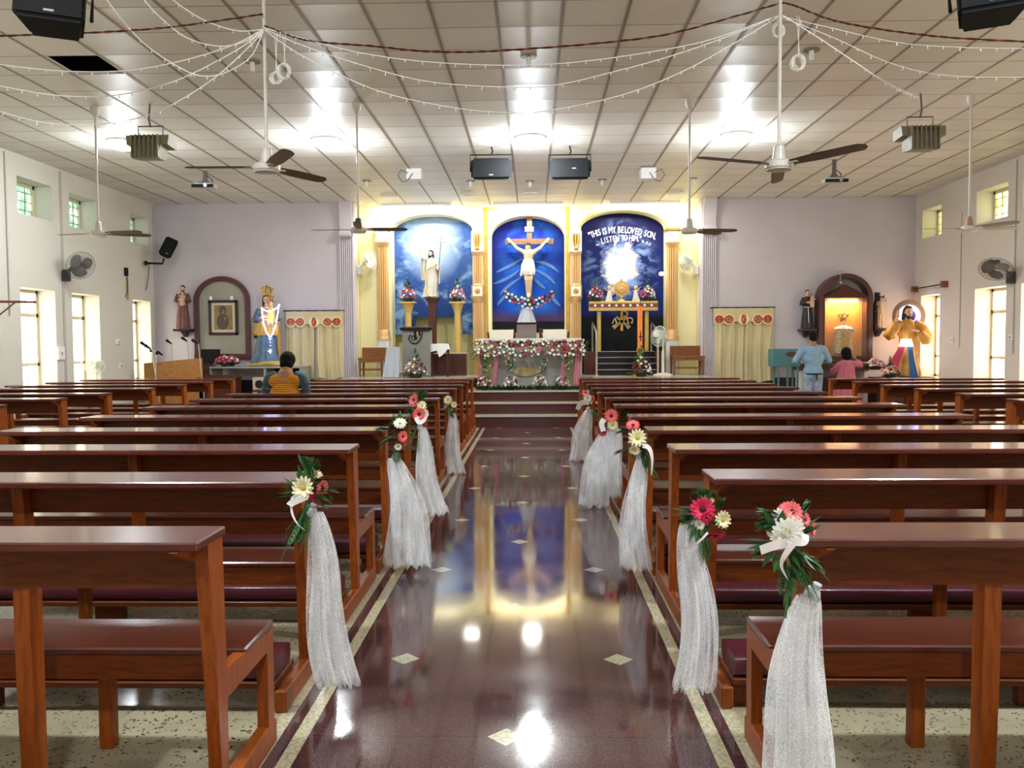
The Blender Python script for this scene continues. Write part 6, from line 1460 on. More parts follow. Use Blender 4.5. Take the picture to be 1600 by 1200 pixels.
sleeve(r, [J(-.15, 0, 1.25), J(-.33, -.04, 1.12), J(-.44, -.08, .98), J(-.36, -.13, 1.12), J(-.31, -.14, 1.26)], [.1*S, .13*S, .13*S, .12*S, .08*S]); sleeve(r, [J(.15, 0, 1.25), J(.33, -.02, 1.12), J(.45, -.03, .9), J(.4, -.1, .86), J(.2, -.18, 1.03)], [.1*S, .13*S, .14*S, .13*S, .08*S])
r.build('robe', m_rg, t, smooth='all')
hd_ = V(at(1419.5, 494, Y+.1))-t.location
mb = MB(); R0 = px(1449, Y)-px(1423, Y); mb.lathe([(0, 0), (R0, 0), (R0, .02), (0, .02)], tuple(hd_), 44, axis=(0, -1, 0)); mb.build('halo_disc', mat('halo_brown', (140, 108, 84), .5), t)
mb = MB()
for k in range(34):
    a = 2*pi*k/34; e = V(cos(a), 0, sin(a)); mb.tube([hd_+e*R0*.42+V(0, -.035, 0), hd_+e*R0*.66+V(0, -.035, 0)], [.008, .014], 6)
mb.build('halo_lights', m_led, t); mb = MB(); mb.tube([hd_+V(cos(2*pi*k/40), 0, sin(2*pi*k/40))*R0*.45+V(0, -.035, 0) for k in range(41)], .02, 6, cap=False); mb.build('blue_glow_ring', m_ledb, t)
def ray(q, m, nm):
    p = [V(at(x, y, Y-.26*S-.05))-t.location for x, y in q]; mb = MB(); mb.add(p+[v+V(0, .02, 0) for v in p], [(0, 1, 2, 3), (7, 6, 5, 4), (0, 4, 5, 1), (1, 5, 6, 2), (2, 6, 7, 3), (3, 7, 4, 0)]); mb.build(nm, m, t)
ray([(1406, 541), (1414, 541), (1404, 572), (1388, 570)], mat('ray_red', (186, 30, 90), .4), 'red_ray'); ray([(1418, 530), (1422, 530), (1435, 589), (1423, 589)], mat('ray_blue', (30, 110, 180), .4), 'blue_ray')
mb = MB(); pp = [V(at(x, y, Y-.26*S-.08))-t.location for x, y in ((1405, 541), (1409, 530), (1424, 530), (1427, 541))]; mb.add(pp+[v+V(0, .02, 0) for v in pp], [(0, 1, 2, 3), (7, 6, 5, 4), (0, 4, 5, 1), (1, 5, 6, 2), (2, 6, 7, 3), (3, 7, 4, 0)]); mb.build('lit_panel', mat('lit_white', (255, 255, 255), .5, emit=4), t)
MB().bbox(-.4, .4, -.35, .25, -zb_, -.0).build('stand', m_darkwood, t)
area_light('halo_glow', tuple(at(1415, 520, Y+.35)), .5, 4, (1, .85, .65), rot=(radians(-90), 0, 0))
arrangement('white rose arrangement on the dark table right of the two people', (px(1372, 17.05), 17.05+.1, at(1372, 578, 17.05).z), .50, .34, ('white', 'white', 'lilac', 'pink'), 18, False, 'rose arrangements', .036, seed=25)
arrangement('red-leaved arrangement at the feet of the haloed statue', (px(1392, 16.6), 16.6, at(1392, 590, 16.6).z), .5, .42, ('maroon', 'pink', 'lilac'), 14, True, 'rose arrangements', .034, seed=26)
t = thing('arrangement_stand', 'dark stand below the red-leaved arrangement', 'stand', (px(1392, 16.6), 16.6, 0)); MB().bbox(-.2, .2, -.15, .15, 0, at(1392, 590, 16.6).z).build('block', m_darkwood, t)

# ================================================================== CEILING THINGS
m_fan = mat('fan_cream', (206, 200, 190), .35, coat=.2); m_blade = mat('fan_blade_brown', (112, 98, 86), .45); m_bladeL = mat('fan_blade_cream', (190, 180, 165), .4)
def ceiling_fan(x, Y, zh, label, ang, R, bm_=None, canopy=True, cup=None, tilt=.13):
    t = thing('ceiling_fan', label, 'ceiling fan', (x, Y, zh), 0, 'ceiling fans'); H = CEIL-zh
    MB().tube([(0, 0, .10), (0, 0, H-.02)], .014, 10).build('down_rod', m_fan, t, smooth=True)
    MB().lathe([(.02, H-.13), (.055, H-.08), (.06, H-.01), (.06, H)], n=18).build('canopy', m_fan, t, smooth=True)
    MB().lathe([(.016, .15), (.036, .14), (.046, .06), (.048, .03)], n=18).build('lower_cup', cup or m_fan, t, smooth=True)
    MB().lathe([(.04, .03), (.09, .028), (.102, .015), (.102, -.022), (.092, -.032), (.092, -.038), (.0, -.044)], n=32).build('motor_housing', m_fan, t, smooth=True)
    for a in ang:
        a = radians(a); e = V(cos(a), sin(a), 0); s_ = V(-sin(a), cos(a), 0)
        def f(u, v, e=e, s_=s_):
            r = .11+(R-.11)*v; wd = .5*(.07+.035*min(1, v*3)-.012*v)*2; k = math.sqrt(max(0, 1-max(0, (v-.9)/.1)**2*.9)); q = (u-.5)*wd*k; return e*r+s_*q+V(0, 0, -q*tilt*2*(.35 if e.x < -.5 else 1))
        mb = MB(); mb.grid(f, 6, 16); n_ = len(mb.v); mb.add([(x_, y_, z_+.006) for x_, y_, z_ in mb.v], [tuple(reversed(q)) for q in mb.f]); mb.build('blade', bm_ or m_blade, t, smooth=True)
        MB().bar(e*.07, e*.17, .05, .008).build('blade_iron', m_fan, t)
    return t
c = at(417, 262, 6.45); ceiling_fan(c.x, 6.45, c.z, 'ceiling fan with brown blades nearest the camera, left', (182, -58, 60), .63)
c = at(1217, 258, 6.3); ceiling_fan(c.x, 6.3, c.z, 'ceiling fan with brown blades nearest the camera, right', (203, -54, 75), .71)
def cf(x, y, label, ang, **k): c = at(x, y, 10.6); ceiling_fan(c.x, 10.6, c.z, label, ang, .62, **k)
cf(154, 365, 'ceiling fan over the far left pews near the windows', (168, 25, -10), bm_=m_blade); cf(560, 359, 'ceiling fan with a dark cup, left of the sanctuary', (178, 2, -80), cup=mat('cup_dark', (70, 64, 60), .6))
cf(1077, 360, 'ceiling fan right of the sanctuary', (178, 40, 8)); cf(1514, 357, 'ceiling fan with pale blades over the far right pews', (175, 4, -60), bm_=m_bladeL, cup=mat('cup_tan', (176, 140, 112), .6))
# recessed square lamps
m_diff = mat('lamp_diffuser', (255, 255, 255), .5, emit=6)
POS = ['farthest left of the lit row', 'left of centre in the lit row', 'over the centre aisle in the lit row', 'right of centre in the lit row', 'added out of view for fill, left', 'added out of view for fill, right', 'added out of view for fill, near the back wall']
for i, (x, y) in enumerate(PANELS):
    t = thing('ceiling_light', 'bright white ceiling lamp, '+POS[i], 'ceiling light', (x, y, CEIL), 0, 'bright ceiling lamps')
    MB().lathe([(.0, -.13), (.10, -.125), (.17, -.10), (.19, -.06), (.19, -.03)], n=28).build('globe', m_diff, t, smooth=True)
    MB().lathe([(.22, 0), (.22, -.03), (.0, -.031)], n=28).build('base_ring', m_white, t, smooth=True)
sl = ['far left', 'left of centre', 'centre', 'far right']
for i, x in enumerate((-2.9, -1.3, -.05, 2.85)):
    t = thing('sanctuary_lamp', 'round ceiling lamp before the sanctuary arches, '+sl[i], 'ceiling light', (x, 16.95, CEIL), 0, 'lamps before the arches')
    MB().lathe([(.16, 0), (.16, -.03), (.13, -.05), (0, -.055)], n=24).build('housing', m_white, t, smooth=True)
for x, lb in ((-2.5, 'left'), (-.1, 'middle'), (2.4, 'right')):  # housings for the extra lamps added to brighten the arched wall
    t = thing('added_tube_lamp', 'tube lamp on the ceiling close to the top of the arched wall, '+lb, 'ceiling light', (x, YA-.30, CEIL), 0, 'added tube lamps')
    MB().bbox(-.75, .75, -.03, .05, -.05, 0).build('housing', m_white, t)
# round plates with unlit bulbs
for i, (x, y, lb) in enumerate(((394, 100, 'left of the near left fan rod'), (826, 96, 'above the centre aisle, nearest'), (1268, 90, 'right of the near right fan rod'), (573, 284, 'far left, before the sanctuary'), (735, 285, 'above the left black speaker'), (828, 286, 'above the centre of the sanctuary'), (941, 284, 'right of the right black speaker'), (1083, 283, 'far right, before the sanctuary'))):
    Y = 3.044*1305/(538.7-.0059*(x-833)-y); c = at(x, y, Y)
    t = thing('bulb_holder', 'round ceiling plate with a small bulb holder, '+lb, 'bulb holder', (c.x, c.y, CEIL), 0, 'ceiling bulb holders')
    MB().lathe([(.085, 0), (.085, -.012), (.0, -.014)], n=22).build('plate', mat('plate_grey', (128, 122, 112), .5), t, smooth=True); MB().lathe([(.025, -.012), (.027, -.08), (.02, -.11), (0, -.115)], n=14).build('bulb', m_white, t, smooth=True)
# flood lights hung on yokes
m_tan = mat('floodlight_tan', (140, 132, 108), .5, noise=.15, nscale=10)
def flood(x, y, ytop, label, k):
    Y = 10.5; c = at(x, y, Y); t = thing('hanging_floodlight', label, 'floodlight', tuple(c), 0, 'hanging floodlights'); H = CEIL-c.z
    MB().tube([(0, 0, .2), (-.02*k, 0, .3), (0, 0, H)], .012, 8).build('hanger_rod', mat('rod_grey', (90, 84, 78), .5), t); zy = .21
    MB().tube([(-.15, 0, .06), (-.16, 0, zy), (.16, 0, zy), (.15, 0, .06)], .009, 6).build('yoke', MATS['rod_grey'], t)
    mb = MB(); 
    mb.add([(-.27, -.1, .08), (.27, -.1, .08), (.27, .14, .06), (-.27, .14, .06), (-.26, -.12, -.04), (.26, -.12, -.04), (.26, .14, -.06), (-.26, .14, -.06)], [(0, 1, 2, 3), (7, 6, 5, 4), (0, 4, 5, 1), (1, 5, 6, 2), (2, 6, 7, 3), (3, 7, 4, 0)]); mb.build('lamp_head', m_tan, t)
    mb = MB(); mb.add([(-.19, -.14, .02), (.19, -.14, .02), (.19, .1, .02), (-.19, .1, .02), (-.17, -.16, -.22), (.15, -.16, -.22), (.15, .08, -.2), (-.17, .08, -.2)], [(0, 1, 2, 3), (7, 6, 5, 4), (0, 4, 5, 1), (1, 5, 6, 2), (2, 6, 7, 3), (3, 7, 4, 0)])
    for q in range(7): xx = -.17+.055*q; mb.box(xx-.006, xx+.006, -.185, -.1, -.21, .07)
    mb.build('finned_housing', m_tan, t)
flood(236, 224, 170, 'tan floodlight hanging from the ceiling, left over the pews', 1); flood(1437, 210, 155, 'tan finned floodlight hanging from the ceiling, right over the pews', -1)
# loudspeakers
m_spk = mat('speaker_black', (20, 21, 23), .75, spec=.2); m_badge = mat('badge_grey', (150, 150, 150), .4)
def speaker(x, y, Y, w_, h, d, label, rot, group=None, yoke=True, rod=None, badge=(0, -.3)):
    c = at(x, y, Y); t = thing('loudspeaker', label, 'loudspeaker', tuple(c), 0, group); t.rotation_euler = rot
    bm = bmesh.new(); bmesh.ops.create_cube(bm, size=1)
    for v in bm.verts: k = 1 if v.co.y < 0 else .72; v.co = V(v.co.x*w_*k, v.co.y*d, v.co.z*h*k)
    bmesh.ops.bevel(bm, geom=list(bm.edges), offset=min(w_, h)*.1, segments=3, affect='EDGES'); MB().addbm(bm).build('cabinet', m_spk, t, smooth=True)
    MB().bbox(badge[0]*w_-.03, badge[0]*w_+.03, -d/2-.004, -d/2+.002, badge[1]*h-.008, badge[1]*h+.008, .002).build('badge', m_badge, t)
    if yoke:
        mb = MB(); mb.tube([(-w_/2-.01, 0, -.02), (-w_/2-.01, 0, h/2+.07), (w_/2+.01, 0, h/2+.07), (w_/2+.01, 0, -.02)], .012, 6); mb.build('yoke_bracket', m_black, t)
        MB().tube([(0, 0, h/2+.07), (.02, 0, h/2+.12), (0, 0, CEIL-c.z)], .014, 6).build('hanger', m_black, t)
    return t
speaker(768, 266, 13.0, .63, .33, .3, 'black loudspeaker under the ceiling, left one before the sanctuary', (.0, 0, 0), 'centre ceiling loudspeakers')
speaker(890, 266, 13.0, .63, .33, .3, 'black loudspeaker under the ceiling, right one before the sanctuary', (.0, 0, 0), 'centre ceiling loudspeakers', badge=(.1, 0))
speaker(84, 22, 5.4, .42, .25, .3, 'large black loudspeaker high in the upper left corner of the view', (-.25, .03, .35), 'near ceiling loudspeakers')
speaker(1546, 5, 5.4, .42, .25, .3, 'large black loudspeaker high in the upper right corner of the view', (-.25, -.05, -.3), 'near ceiling loudspeakers')
t = speaker(263, 389, 17.3, .27, .44, .26, 'black loudspeaker tilted on a wall arm near the left corner', (-.3, .42, .35), None, yoke=False, badge=(.1, -.35))
t = thing('speaker_wall_arm', 'black wall arm holding the tilted loudspeaker at the left corner', 'bracket', tuple(at(227, 411, 16.9)))
P = lambda x, y, Y: V(at(x, y, Y))-t.location
MB().tube([P(228, 411, 17.2), P(254, 412, 17.3), P(256, 404, 17.3)], .022, 8).build('arm', m_black, t, smooth=True); MB().lathe([(.05, 0), (.05, .03)], P(227, 411, 17.2), 14, axis=(1, 0, 0)).build('wall_plate', m_black, t)
MB().tube([P(233, 412, 17.2), P(232, 430, 17.25), P(229, 450, 17.3), P(218, 472, 17.3)], .008, 6).build('cable', m_black, t)
# projectors
def projector(x, y, ytop, label):
    Y = 3972/(538.7-.0059*(x-833)-ytop); c = at(x, y, Y); t = thing('projector', label, 'projector', tuple(c), 0, 'ceiling projectors'); H = CEIL-c.z
    MB().bbox(-.17, .17, -.13, .14, 0, .07, .015).build('body', mat('projector_grey', (190, 192, 190), .4), t); MB().bbox(-.19, .19, -.15, -.12, -.01, .045, .008).build('dark_front', m_black, t); MB().lathe([(.03, 0), (.03, .02)], (.06, -.15, .02), 14, axis=(0, -1, 0)).build('lens', m_chrome, t)
    MB().box(-.03, .03, -.02, .02, .07, H).build('pole', MATS['rod_grey'], t); MB().bar((-.1, 0, .09), (.1, 0, .09), .1, .02).bar((-.07, 0, .08), (0, 0, .2), .02, .02).bar((.07, 0, .08), (0, 0, .2), .02, .02).build('mount_plate', MATS['rod_grey'], t)
    MB().tube([(.02, 0, .22), (.12, 0, .15), (.1, .05, .06)], .008, 6).build('cable', m_black, t)
projector(321, 294, 268, 'ceiling projector on a short pole, left side'); projector(1303, 286, 256, 'ceiling projector on a short pole, right side')
for x, y, lb in ((648, 273, 'left'), (1012, 272, 'right')):
    Y = 14.6; c = at(x, y, Y); t = thing('junction_box', 'small white box with a looped cable on the ceiling, %s of the black loudspeakers' % lb, 'box', (c.x, Y, c.z), 0, 'white ceiling boxes'); k = 1 if lb == 'right' else -1
    MB().bbox(-.13, .13, -.12, .12, -.1, .09, .01).build('box', m_white, t); MB().box(-.1, .1, -.08, .08, .09, CEIL-c.z).build('mount', MATS['plate_grey'], t)
    MB().tube([(k*.1, -.13, .0), (k*.22, -.13, .06), (k*.27, -.13, -.04), (k*.2, -.13, -.15), (k*.1, -.13, -.12), (k*.02, -.13, 0)], .006, 5).build('cable', m_black, t)
# wires and fairy lights strung between the fan rods
YS = 6.4
BULB = [None]
def wire(name, label, pts, r, m, group=None, twist=False, bulbs=False, Y=YS, cat='wire', sag=None):
    q = [V(at(x, y, Y if len(p_) < 3 else p_[2])) for p_ in pts for x, y in [p_[:2]]]; K = 16; sp = []
    for i in range(len(q)-1):
        p0, p1, p2, p3 = q[max(i-1, 0)], q[i], q[i+1], q[min(i+2, len(q)-1)]
        for k in range(K):
            f = k/K; sp.append(.5*((2*p1)+(p2-p0)*f+(2*p0-5*p1+4*p2-p3)*f*f+(3*p1-p0-3*p2+p3)*f**3))
    sp.append(q[-1]); t = thing(name, label, cat, tuple(q[0]), 0, group); B = t.location.copy(); sp = [p-B for p in sp]
    if twist:
        for s_, mm, nm in ((0, mat('wire_red', (120, 30, 26), .5), 'red_strand'), (pi, m_black, 'black_strand')):
            MB().tube([p+V(0, cos(i*.9+s_), sin(i*.9+s_))*r*.9 for i, p in enumerate(sp)], r, 5, cap=False).build(nm, mm, t)
    else: MB().tube(sp, r, 5, cap=False).build('cord', m, t)
    if bulbs:
        acc = 0
        for a, b in zip(sp, sp[1:]):
            acc += (b-a).length
            if acc > .11:
                acc = 0; d = V(random.uniform(-1, 1)*.4, random.uniform(-.6, .2), -1).normalized()
                if BULB[0] is None: BULB[0] = MB().tube([(0, 0, 0), (0, 0, .028)], [.003, .0045], 5).mesh('mini_bulb', mat('mini_bulb', (222, 222, 214), .3), True)
                u_ = bpy.data.objects.new('mini_bulb', BULB[0]); COL.objects.link(u_); u_.parent = t; u_.location = b; u_.rotation_mode = 'QUATERNION'; u_.rotation_quaternion = d.to_track_quat('Z', 'Y')
    return t
m_cord = mat('clear_cord', (236, 234, 228), .4)
wire('twisted_wire', 'red and black twisted wire from the left edge to the left fan rod', [(-20, 57), (60, 54), (160, 50), (250, 44), (330, 34), (411, 22)], .0045, None, twist=True)
wire('twisted_wire', 'red and black twisted wire sagging between the two fan rods', [(413, 40), (460, 58), (500, 66), (580, 72), (660, 80), (740, 81), (830, 76), (940, 67), (1040, 54), (1140, 28), (1222, 4)], .0045, None, twist=True)
wire('twisted_wire', 'red and black twisted wire from the right fan rod to the right edge', [(1222, 4), (1245, 10), (1290, 28), (1340, 40), (1420, 52), (1500, 60), (1620, 66)], .0045, None, twist=True)
FL = [('highest of the three between the fan rods', [(415, 44), (480, 62), (560, 82), (660, 96), (780, 102), (880, 99), (1000, 84), (1110, 62), (1221, 22)]),
      ('middle one of the three between the fan rods', [(415, 46), (470, 70), (560, 100), (660, 126), (760, 135), (860, 134), (960, 112), (1060, 84), (1150, 52), (1221, 22)]),
      ('lowest of the three between the fan rods', [(415, 48), (460, 80), (520, 112), (600, 145), (700, 167), (790, 176), (870, 171), (980, 146), (1070, 110), (1150, 66), (1221, 23)])]
for lb, p_ in FL: wire('fairy_light_string', 'string of tiny white fairy lights, '+lb, p_, .0042, m_cord, 'fairy light strings', bulbs=True, cat='string lights')
for lb, p_ in (('running up and left from the left rod, outermost', [(411, 46), (370, 48), (320, 32), (278, 6), (262, -10)]), ('running up and left from the left rod, second', [(411, 48), (380, 66), (340, 72), (290, 58), (245, 22), (218, -10)]),
               ('deepest loop left of the left rod', [(411, 50), (392, 88), (356, 112), (320, 119), (285, 108), (230, 72), (190, 30), (162, -8)]), ('to the left edge, highest', [(411, 46), (360, 72), (280, 96), (200, 110), (120, 112), (50, 107), (-20, 98)]),
               ('to the left edge, middle', [(411, 50), (360, 84), (270, 128), (180, 149), (100, 150), (40, 142), (-20, 130)]), ('to the left edge, lowest', [(410, 52), (340, 118), (260, 168), (190, 190), (110, 195), (50, 188), (-20, 168)])):
    wire('fairy_light_string', 'string of tiny white fairy lights, '+lb, p_, .0042, m_cord, 'fairy light strings', bulbs=True, cat='string lights')
wire('fairy_light_string', 'string of fairy lights from the right rod to the right floodlight', [(1223, 24), (1280, 60), (1340, 100), (1390, 132), (1436, 152, 8.0)], .0048, m_cord, 'fairy light strings', bulbs=True, cat='string lights')
wire('fairy_light_string', 'faint string of fairy lights from the right rod to the right edge, upper', [(1223, 26), (1300, 44), (1400, 66), (1500, 74), (1620, 76)], .0028, m_cord, 'fairy light strings', bulbs=True, cat='string lights')
wire('fairy_light_string', 'faint string of fairy lights from the right rod to the right edge, lower', [(1223, 28), (1300, 58), (1390, 98), (1480, 118), (1620, 121)], .0028, m_cord, 'fairy light strings', bulbs=True, cat='string lights')
def coil(x, y, yt, n_, r, label):
    c = at(x, y, YS); t = thing('wire_coil', label, 'coil', tuple(c), 0, 'coiled cords'); mb = MB(); rnd = random.Random(int(x))
    for k in range(n_):
        o = V(rnd.uniform(-.012, .012), rnd.uniform(-.012, .012), rnd.uniform(-.01, .01)); a0 = rnd.uniform(-.5, .5)
        mb.tube([V(r*cos(2*pi*j/18)*cos(a0), r*cos(2*pi*j/18)*sin(a0), r*1.2*sin(2*pi*j/18))+o for j in range(19)], .003, 4, cap=False)
    T = V(at(x, yt, YS))-c; mb.tube([V(0, 0, r), T+V(.01, 0, 0)], .0025, 4); mb.tube([V(.01, 0, r), T+V(-.01, 0, 0)], .0025, 4); mb.build('coil', m_cord, t)
coil(431, 121, 52, 6, .035, 'small coil of white cord hanging right of the left fan rod'); coil(444, 112, 55, 9, .045, 'long bunch of white cord hanging farther right of the left fan rod'); coil(1216, 48, 30, 7, .04, 'bunched white cord tied at the right fan rod'); coil(1247, 98, 25, 9, .045, 'round coil of white cord hanging right of the right fan rod')

# ================================================================== SIDE WALL THINGS
def wall_fan(pos, side, label, R=.21, m=None, mk=None, ax_=None, arm=.3):
    m = m or mat('fan_grey', (96, 94, 90), .45); P0 = Vector(pos); t = thing('wall_fan', label, 'wall fan', tuple(P0), 0, 'wall fans')
    ax_ = Vector(ax_).normalized(); hub = V(-side*arm, -.1, .12)
    MB().bbox(-.05, .05, -.07, .07, -.16, .04, .015).build('wall_box', mk or mat('fan_box', (60, 64, 66), .5), t)
    MB().tube([(0, 0, 0), hub*.5+V(0, 0, .02), hub], .018, 8).build('arm', mk or MATS['fan_box'], t, smooth=True)
    MB().cap(hub-ax_*.10, hub, .05, .06, 12).build('motor', m, t, smooth=True)
    cg = MB(); wire_cage(cg, hub+ax_*.07, ax_, R, .07, 40, .0026); cg.build('cage', m, t)
    fb = MB(); fan_blades(fb, hub+ax_*.07, ax_, R*.9, 3, .75); fb.build('fan_blades', m, t, fix=False)
c = at(98, 425, 14.25); wall_fan((XL+.05, c.y, c.z), -1, 'grey caged wall fan on the left wall between the windows', .24, ax_=(.75, -.55, -.35), arm=.28)
c = at(1579, 428, 14.18); wall_fan((XR-.05, c.y, c.z), 1, 'grey caged wall fan on the right wall between the windows', .25, ax_=(-.45, -.55, -.75), arm=.30)
Yq = 18.1; wall_fan((JL+.05, Yq, at(572, 418, Yq).z), -1, 'cream wall fan on the left sanctuary wall', .19, m_fanw, m_fanw, (.8, -.5, .25), .2); wall_fan((JR-.05, Yq, at(1080, 418, Yq).z), 1, 'cream wall fan on the right sanctuary wall', .19, m_fanw, m_fanw, (-.8, -.5, -.3), .2)
t = thing('desk_fan', 'round white fan in front of the second left window', 'fan', (XL+.35, 14.6, 0)); c = V(at(148, 572, 15.3)); t.location = (c.x, 15.3, 0)
ax_ = V(.5, -.8, 0).normalized(); cg = MB(); wire_cage(cg, (0, 0, c.z), ax_, .17, .05, 36, .0026); cg.build('cage', m_fanw, t); fb = MB(); fan_blades(fb, (0, 0, c.z), ax_, .15); fb.build('fan_blades', m_fanw, t, fix=False)
MB().tube([(0, .05, 0), (0, .05, c.z)], .02, 10).lathe([(.17, 0), (.15, .02), (.03, .04)], (0, .05, 0), 24).build('pole', m_fanw, t, smooth=True); MB().cap(V(0, 0, c.z)-ax_*.12, V(0, 0, c.z), .05, .05).build('motor', m_fanw, t)
# bracket shelf, conduits, switches on left wall
Y0 = 12.0; z = at(10, 472, 12.4).z
t = thing('folding_wall_bracket', 'red-brown steel wall bracket at the left edge below the upper windows', 'bracket', (XL, 12.25, z)); m_rb = mat('bracket_red', (110, 52, 42), .5)
c1 = V(at(65, 473, 12.75))-t.location
MB().bar((.0, -.05, 0), (.58, .22, 0), .035, .035).build('arm_bar', m_rb, t); MB().bar((.02, 0, .0), (.02, 0, -.42), .035, .035).build('upright', m_rb, t); MB().bar((.02, .0, -.30), (.33, .1, -.01), .02, .02).build('brace', m_rb, t)
def conduit(X, Y, z0, z1, label, r=.012, m=None, side=1):
    tag(MB().tube([(X+side*.012, Y, z0), (X+side*.012, Y, z1)], r, 8).build('wall_conduit', m or m_white, smooth=True), label, 'conduit', 'wall conduits')
m_pipe = mat('pipe_grey', (176, 172, 164), .5)
conduit(XL, 14.22, .3, 4.5, 'dark-topped conduit on the left wall beside the caged fan', .022, m_pipe); conduit(XL, 12.72, 2.0, 4.5, 'thin conduit at the far left of the left wall', .012, m_pipe); conduit(XL, 17.72, .4, 4.5, 'conduit in the left front corner', .018, m_pipe)
conduit(XR, 14.14, 1.3, 4.5, 'thin conduit on the right wall below the caged fan', .012, m_pipe, -1); conduit(XR, 15.9, 1.4, 3.9, 'thin conduit on the right wall between the windows', .008, m_pipe, -1)
def plate(X, side, Y, z, label, w_=.09, h=.12, m=m_white):
    t = thing('switch_plate', label, 'switch', (X, Y, z), 0, 'switch plates'); a, b = sorted((0, side*.03)); MB().bbox(a, b, -w_/2, w_/2, -h/2, h/2, .004).build('plate', m, t); a, b = sorted((side*.03, side*.04)); MB().box(a, b, -.015, .015, -.025, .025).build('rocker', m_badge, t)
def onw(x, y, X): d = CF+CR*((x-800)/FPX)+CU*((600-y)/FPX); return EYE+d*(X/d.x)
for (x, y, lb, w_, h) in ((94, 552, 'large switch board by the left conduit', .2, .22), (183, 534, 'switch plate right of the second left window', .12, .1), (187, 572, 'lower socket right of the second left window', .1, .12)):
    q = onw(x, y, XL); plate(XL, 1, q.y, q.z, lb, w_, h)
for (x, y, lb) in ((1488, 531, 'socket on the right wall beside the haloed statue'), (1581, 527, 'dark socket under the right wall fan')): q = onw(x, y, XR); plate(XR, -1, q.y, q.z, lb, .12, .1)
q = onw(197, 425, XL); t = thing('hanging_banner_strip', 'narrow yellow strip hanging from a black hook on the left wall', 'strip', tuple(q)); MB().box(.01, .02, -.02, .05, -.55, -.1).build('strip', m_ocher, t); MB().bbox(0, .05, -.09, .0, -.08, .08).build('hook_box', m_black, t); MB().tube([(.03, -.02, -.05), (.03, -.02, -.4), (.03, -.12, -.5)], .006, 5).build('cord', m_black, t)
q0, q1 = onw(1426, 452, XR-.1), onw(1472, 444, XR-.1); t = thing('window_curtain_rod', 'bare curtain rod with wooden ends above the last right window', 'curtain rod', tuple(q1))
MB().tube([V(q0)-q1, V(0, 0, 0)], .012, 8).build('rod', m_black, t)
for p in (V(q0)-q1, V(0, 0, 0)): MB().bbox(p.x-.02, p.x+.1, p.y-.04, p.y+.04, p.z-.06, p.z+.06).build('end_bracket', m_wood2, t)

# ================================================================== PEOPLE
def striped(name, a, b, sc_):
    n = NT(name, rough=.8, spec=.2); st = n.math('LESS_THAN', n.math('FRACT', n.math('MULTIPLY', n.z, sc_)), .32); n.base(n.mix(st, a, b)); return n.m
# seated man, head bowed, back to the camera (figures face +y: rotate by pi)
Y = 10.55; t = thing('person', 'person seated in a left pew, head bowed, yellow striped shirt with teal sleeves', 'person', (px(443, Y), Y, 0), pi)
t.location.y = Y
body = MB(); head(t, (0, -.17, 1.29), 1.1, mb=body, nodf=.7, skin=m_skin2, hair=False)
body.cap((0, -.02, .95), (0, -.05, 1.12), .12, .11, 12); body.cap((0, -.05, 1.12), (0, -.13, 1.22), .06, .052)
for k in (-1, 1):
    body.cap((k*.21, -.04, 1.08), (k*.27, -.06, .82), .048, .042); body.cap((k*.27, -.06, .82), (k*.16, -.30, .72), .04, .03); hand(body, (k*.16, -.30, .72), (-k*.8, -.5, -.1), (0, 0, 1), 1, .4, k)
    body.cap((k*.1, 0, .54), (k*.13, -.42, .54), .08, .06); body.cap((k*.13, -.42, .52), (k*.13, -.40, .1), .055, .04); body.cap((k*.13, -.40, .05), (k*.13, -.56, .03), .04, .035)
body.blob('body', m_skin2, t, voxel=.0095, sm=2)
h = MB(); h.ell((0, -.14, 1.33), (.102, .112, .108), 14, 10); h.ell((0, -.08, 1.275), (.088, .06, .075), 12, 8); h.blob('hair', mat('hair_black', (12, 10, 10), .8, spec=.15), t, voxel=.009, sm=2)
s_ = MB(); s_.cap((0, .0, .60), (0, -.02, .9), .155, .165, 16); s_.cap((-.13, -.03, 1.06), (.13, -.03, 1.06), .095, .095, 14); s_.cap((-.07, -.0, .85), (.07, -.0, .85), .145, .145, 14); s_.cap((0, -.03, 1.05), (0, -.07, 1.16), .11, .09, 12); s_.cap((0, -.05, 1.13), (0, -.10, 1.19), .10, .072, 12)
s_.blob('shirt', striped('shirt_stripe', (206, 138, 44), (110, 72, 32), 42), t, voxel=.012, sm=4)
for k in (-1, 1):
    q = MB(); sleeve(q, [(k*.11, -.04, 1.13), (k*.20, -.045, 1.085), (k*.255, -.05, .96), (k*.27, -.055, .86)], [.06, .078, .062, .054], amp=.03); q.build('sleeve', mat('sleeve_teal', (38, 66, 78), .8), t, smooth='all')
q = MB()
for k in (-1, 1): q.cap((k*.1, .02, .54), (k*.13, -.43, .54), .1, .075, 12); q.cap((k*.13, -.43, .52), (k*.13, -.41, .12), .07, .06, 12)
q.cap((-.07, .03, .56), (.07, .03, .56), .12, .12, 12); q.blob('trousers', mat('trouser_dark', (40, 42, 50), .8), t, voxel=.014, sm=3)
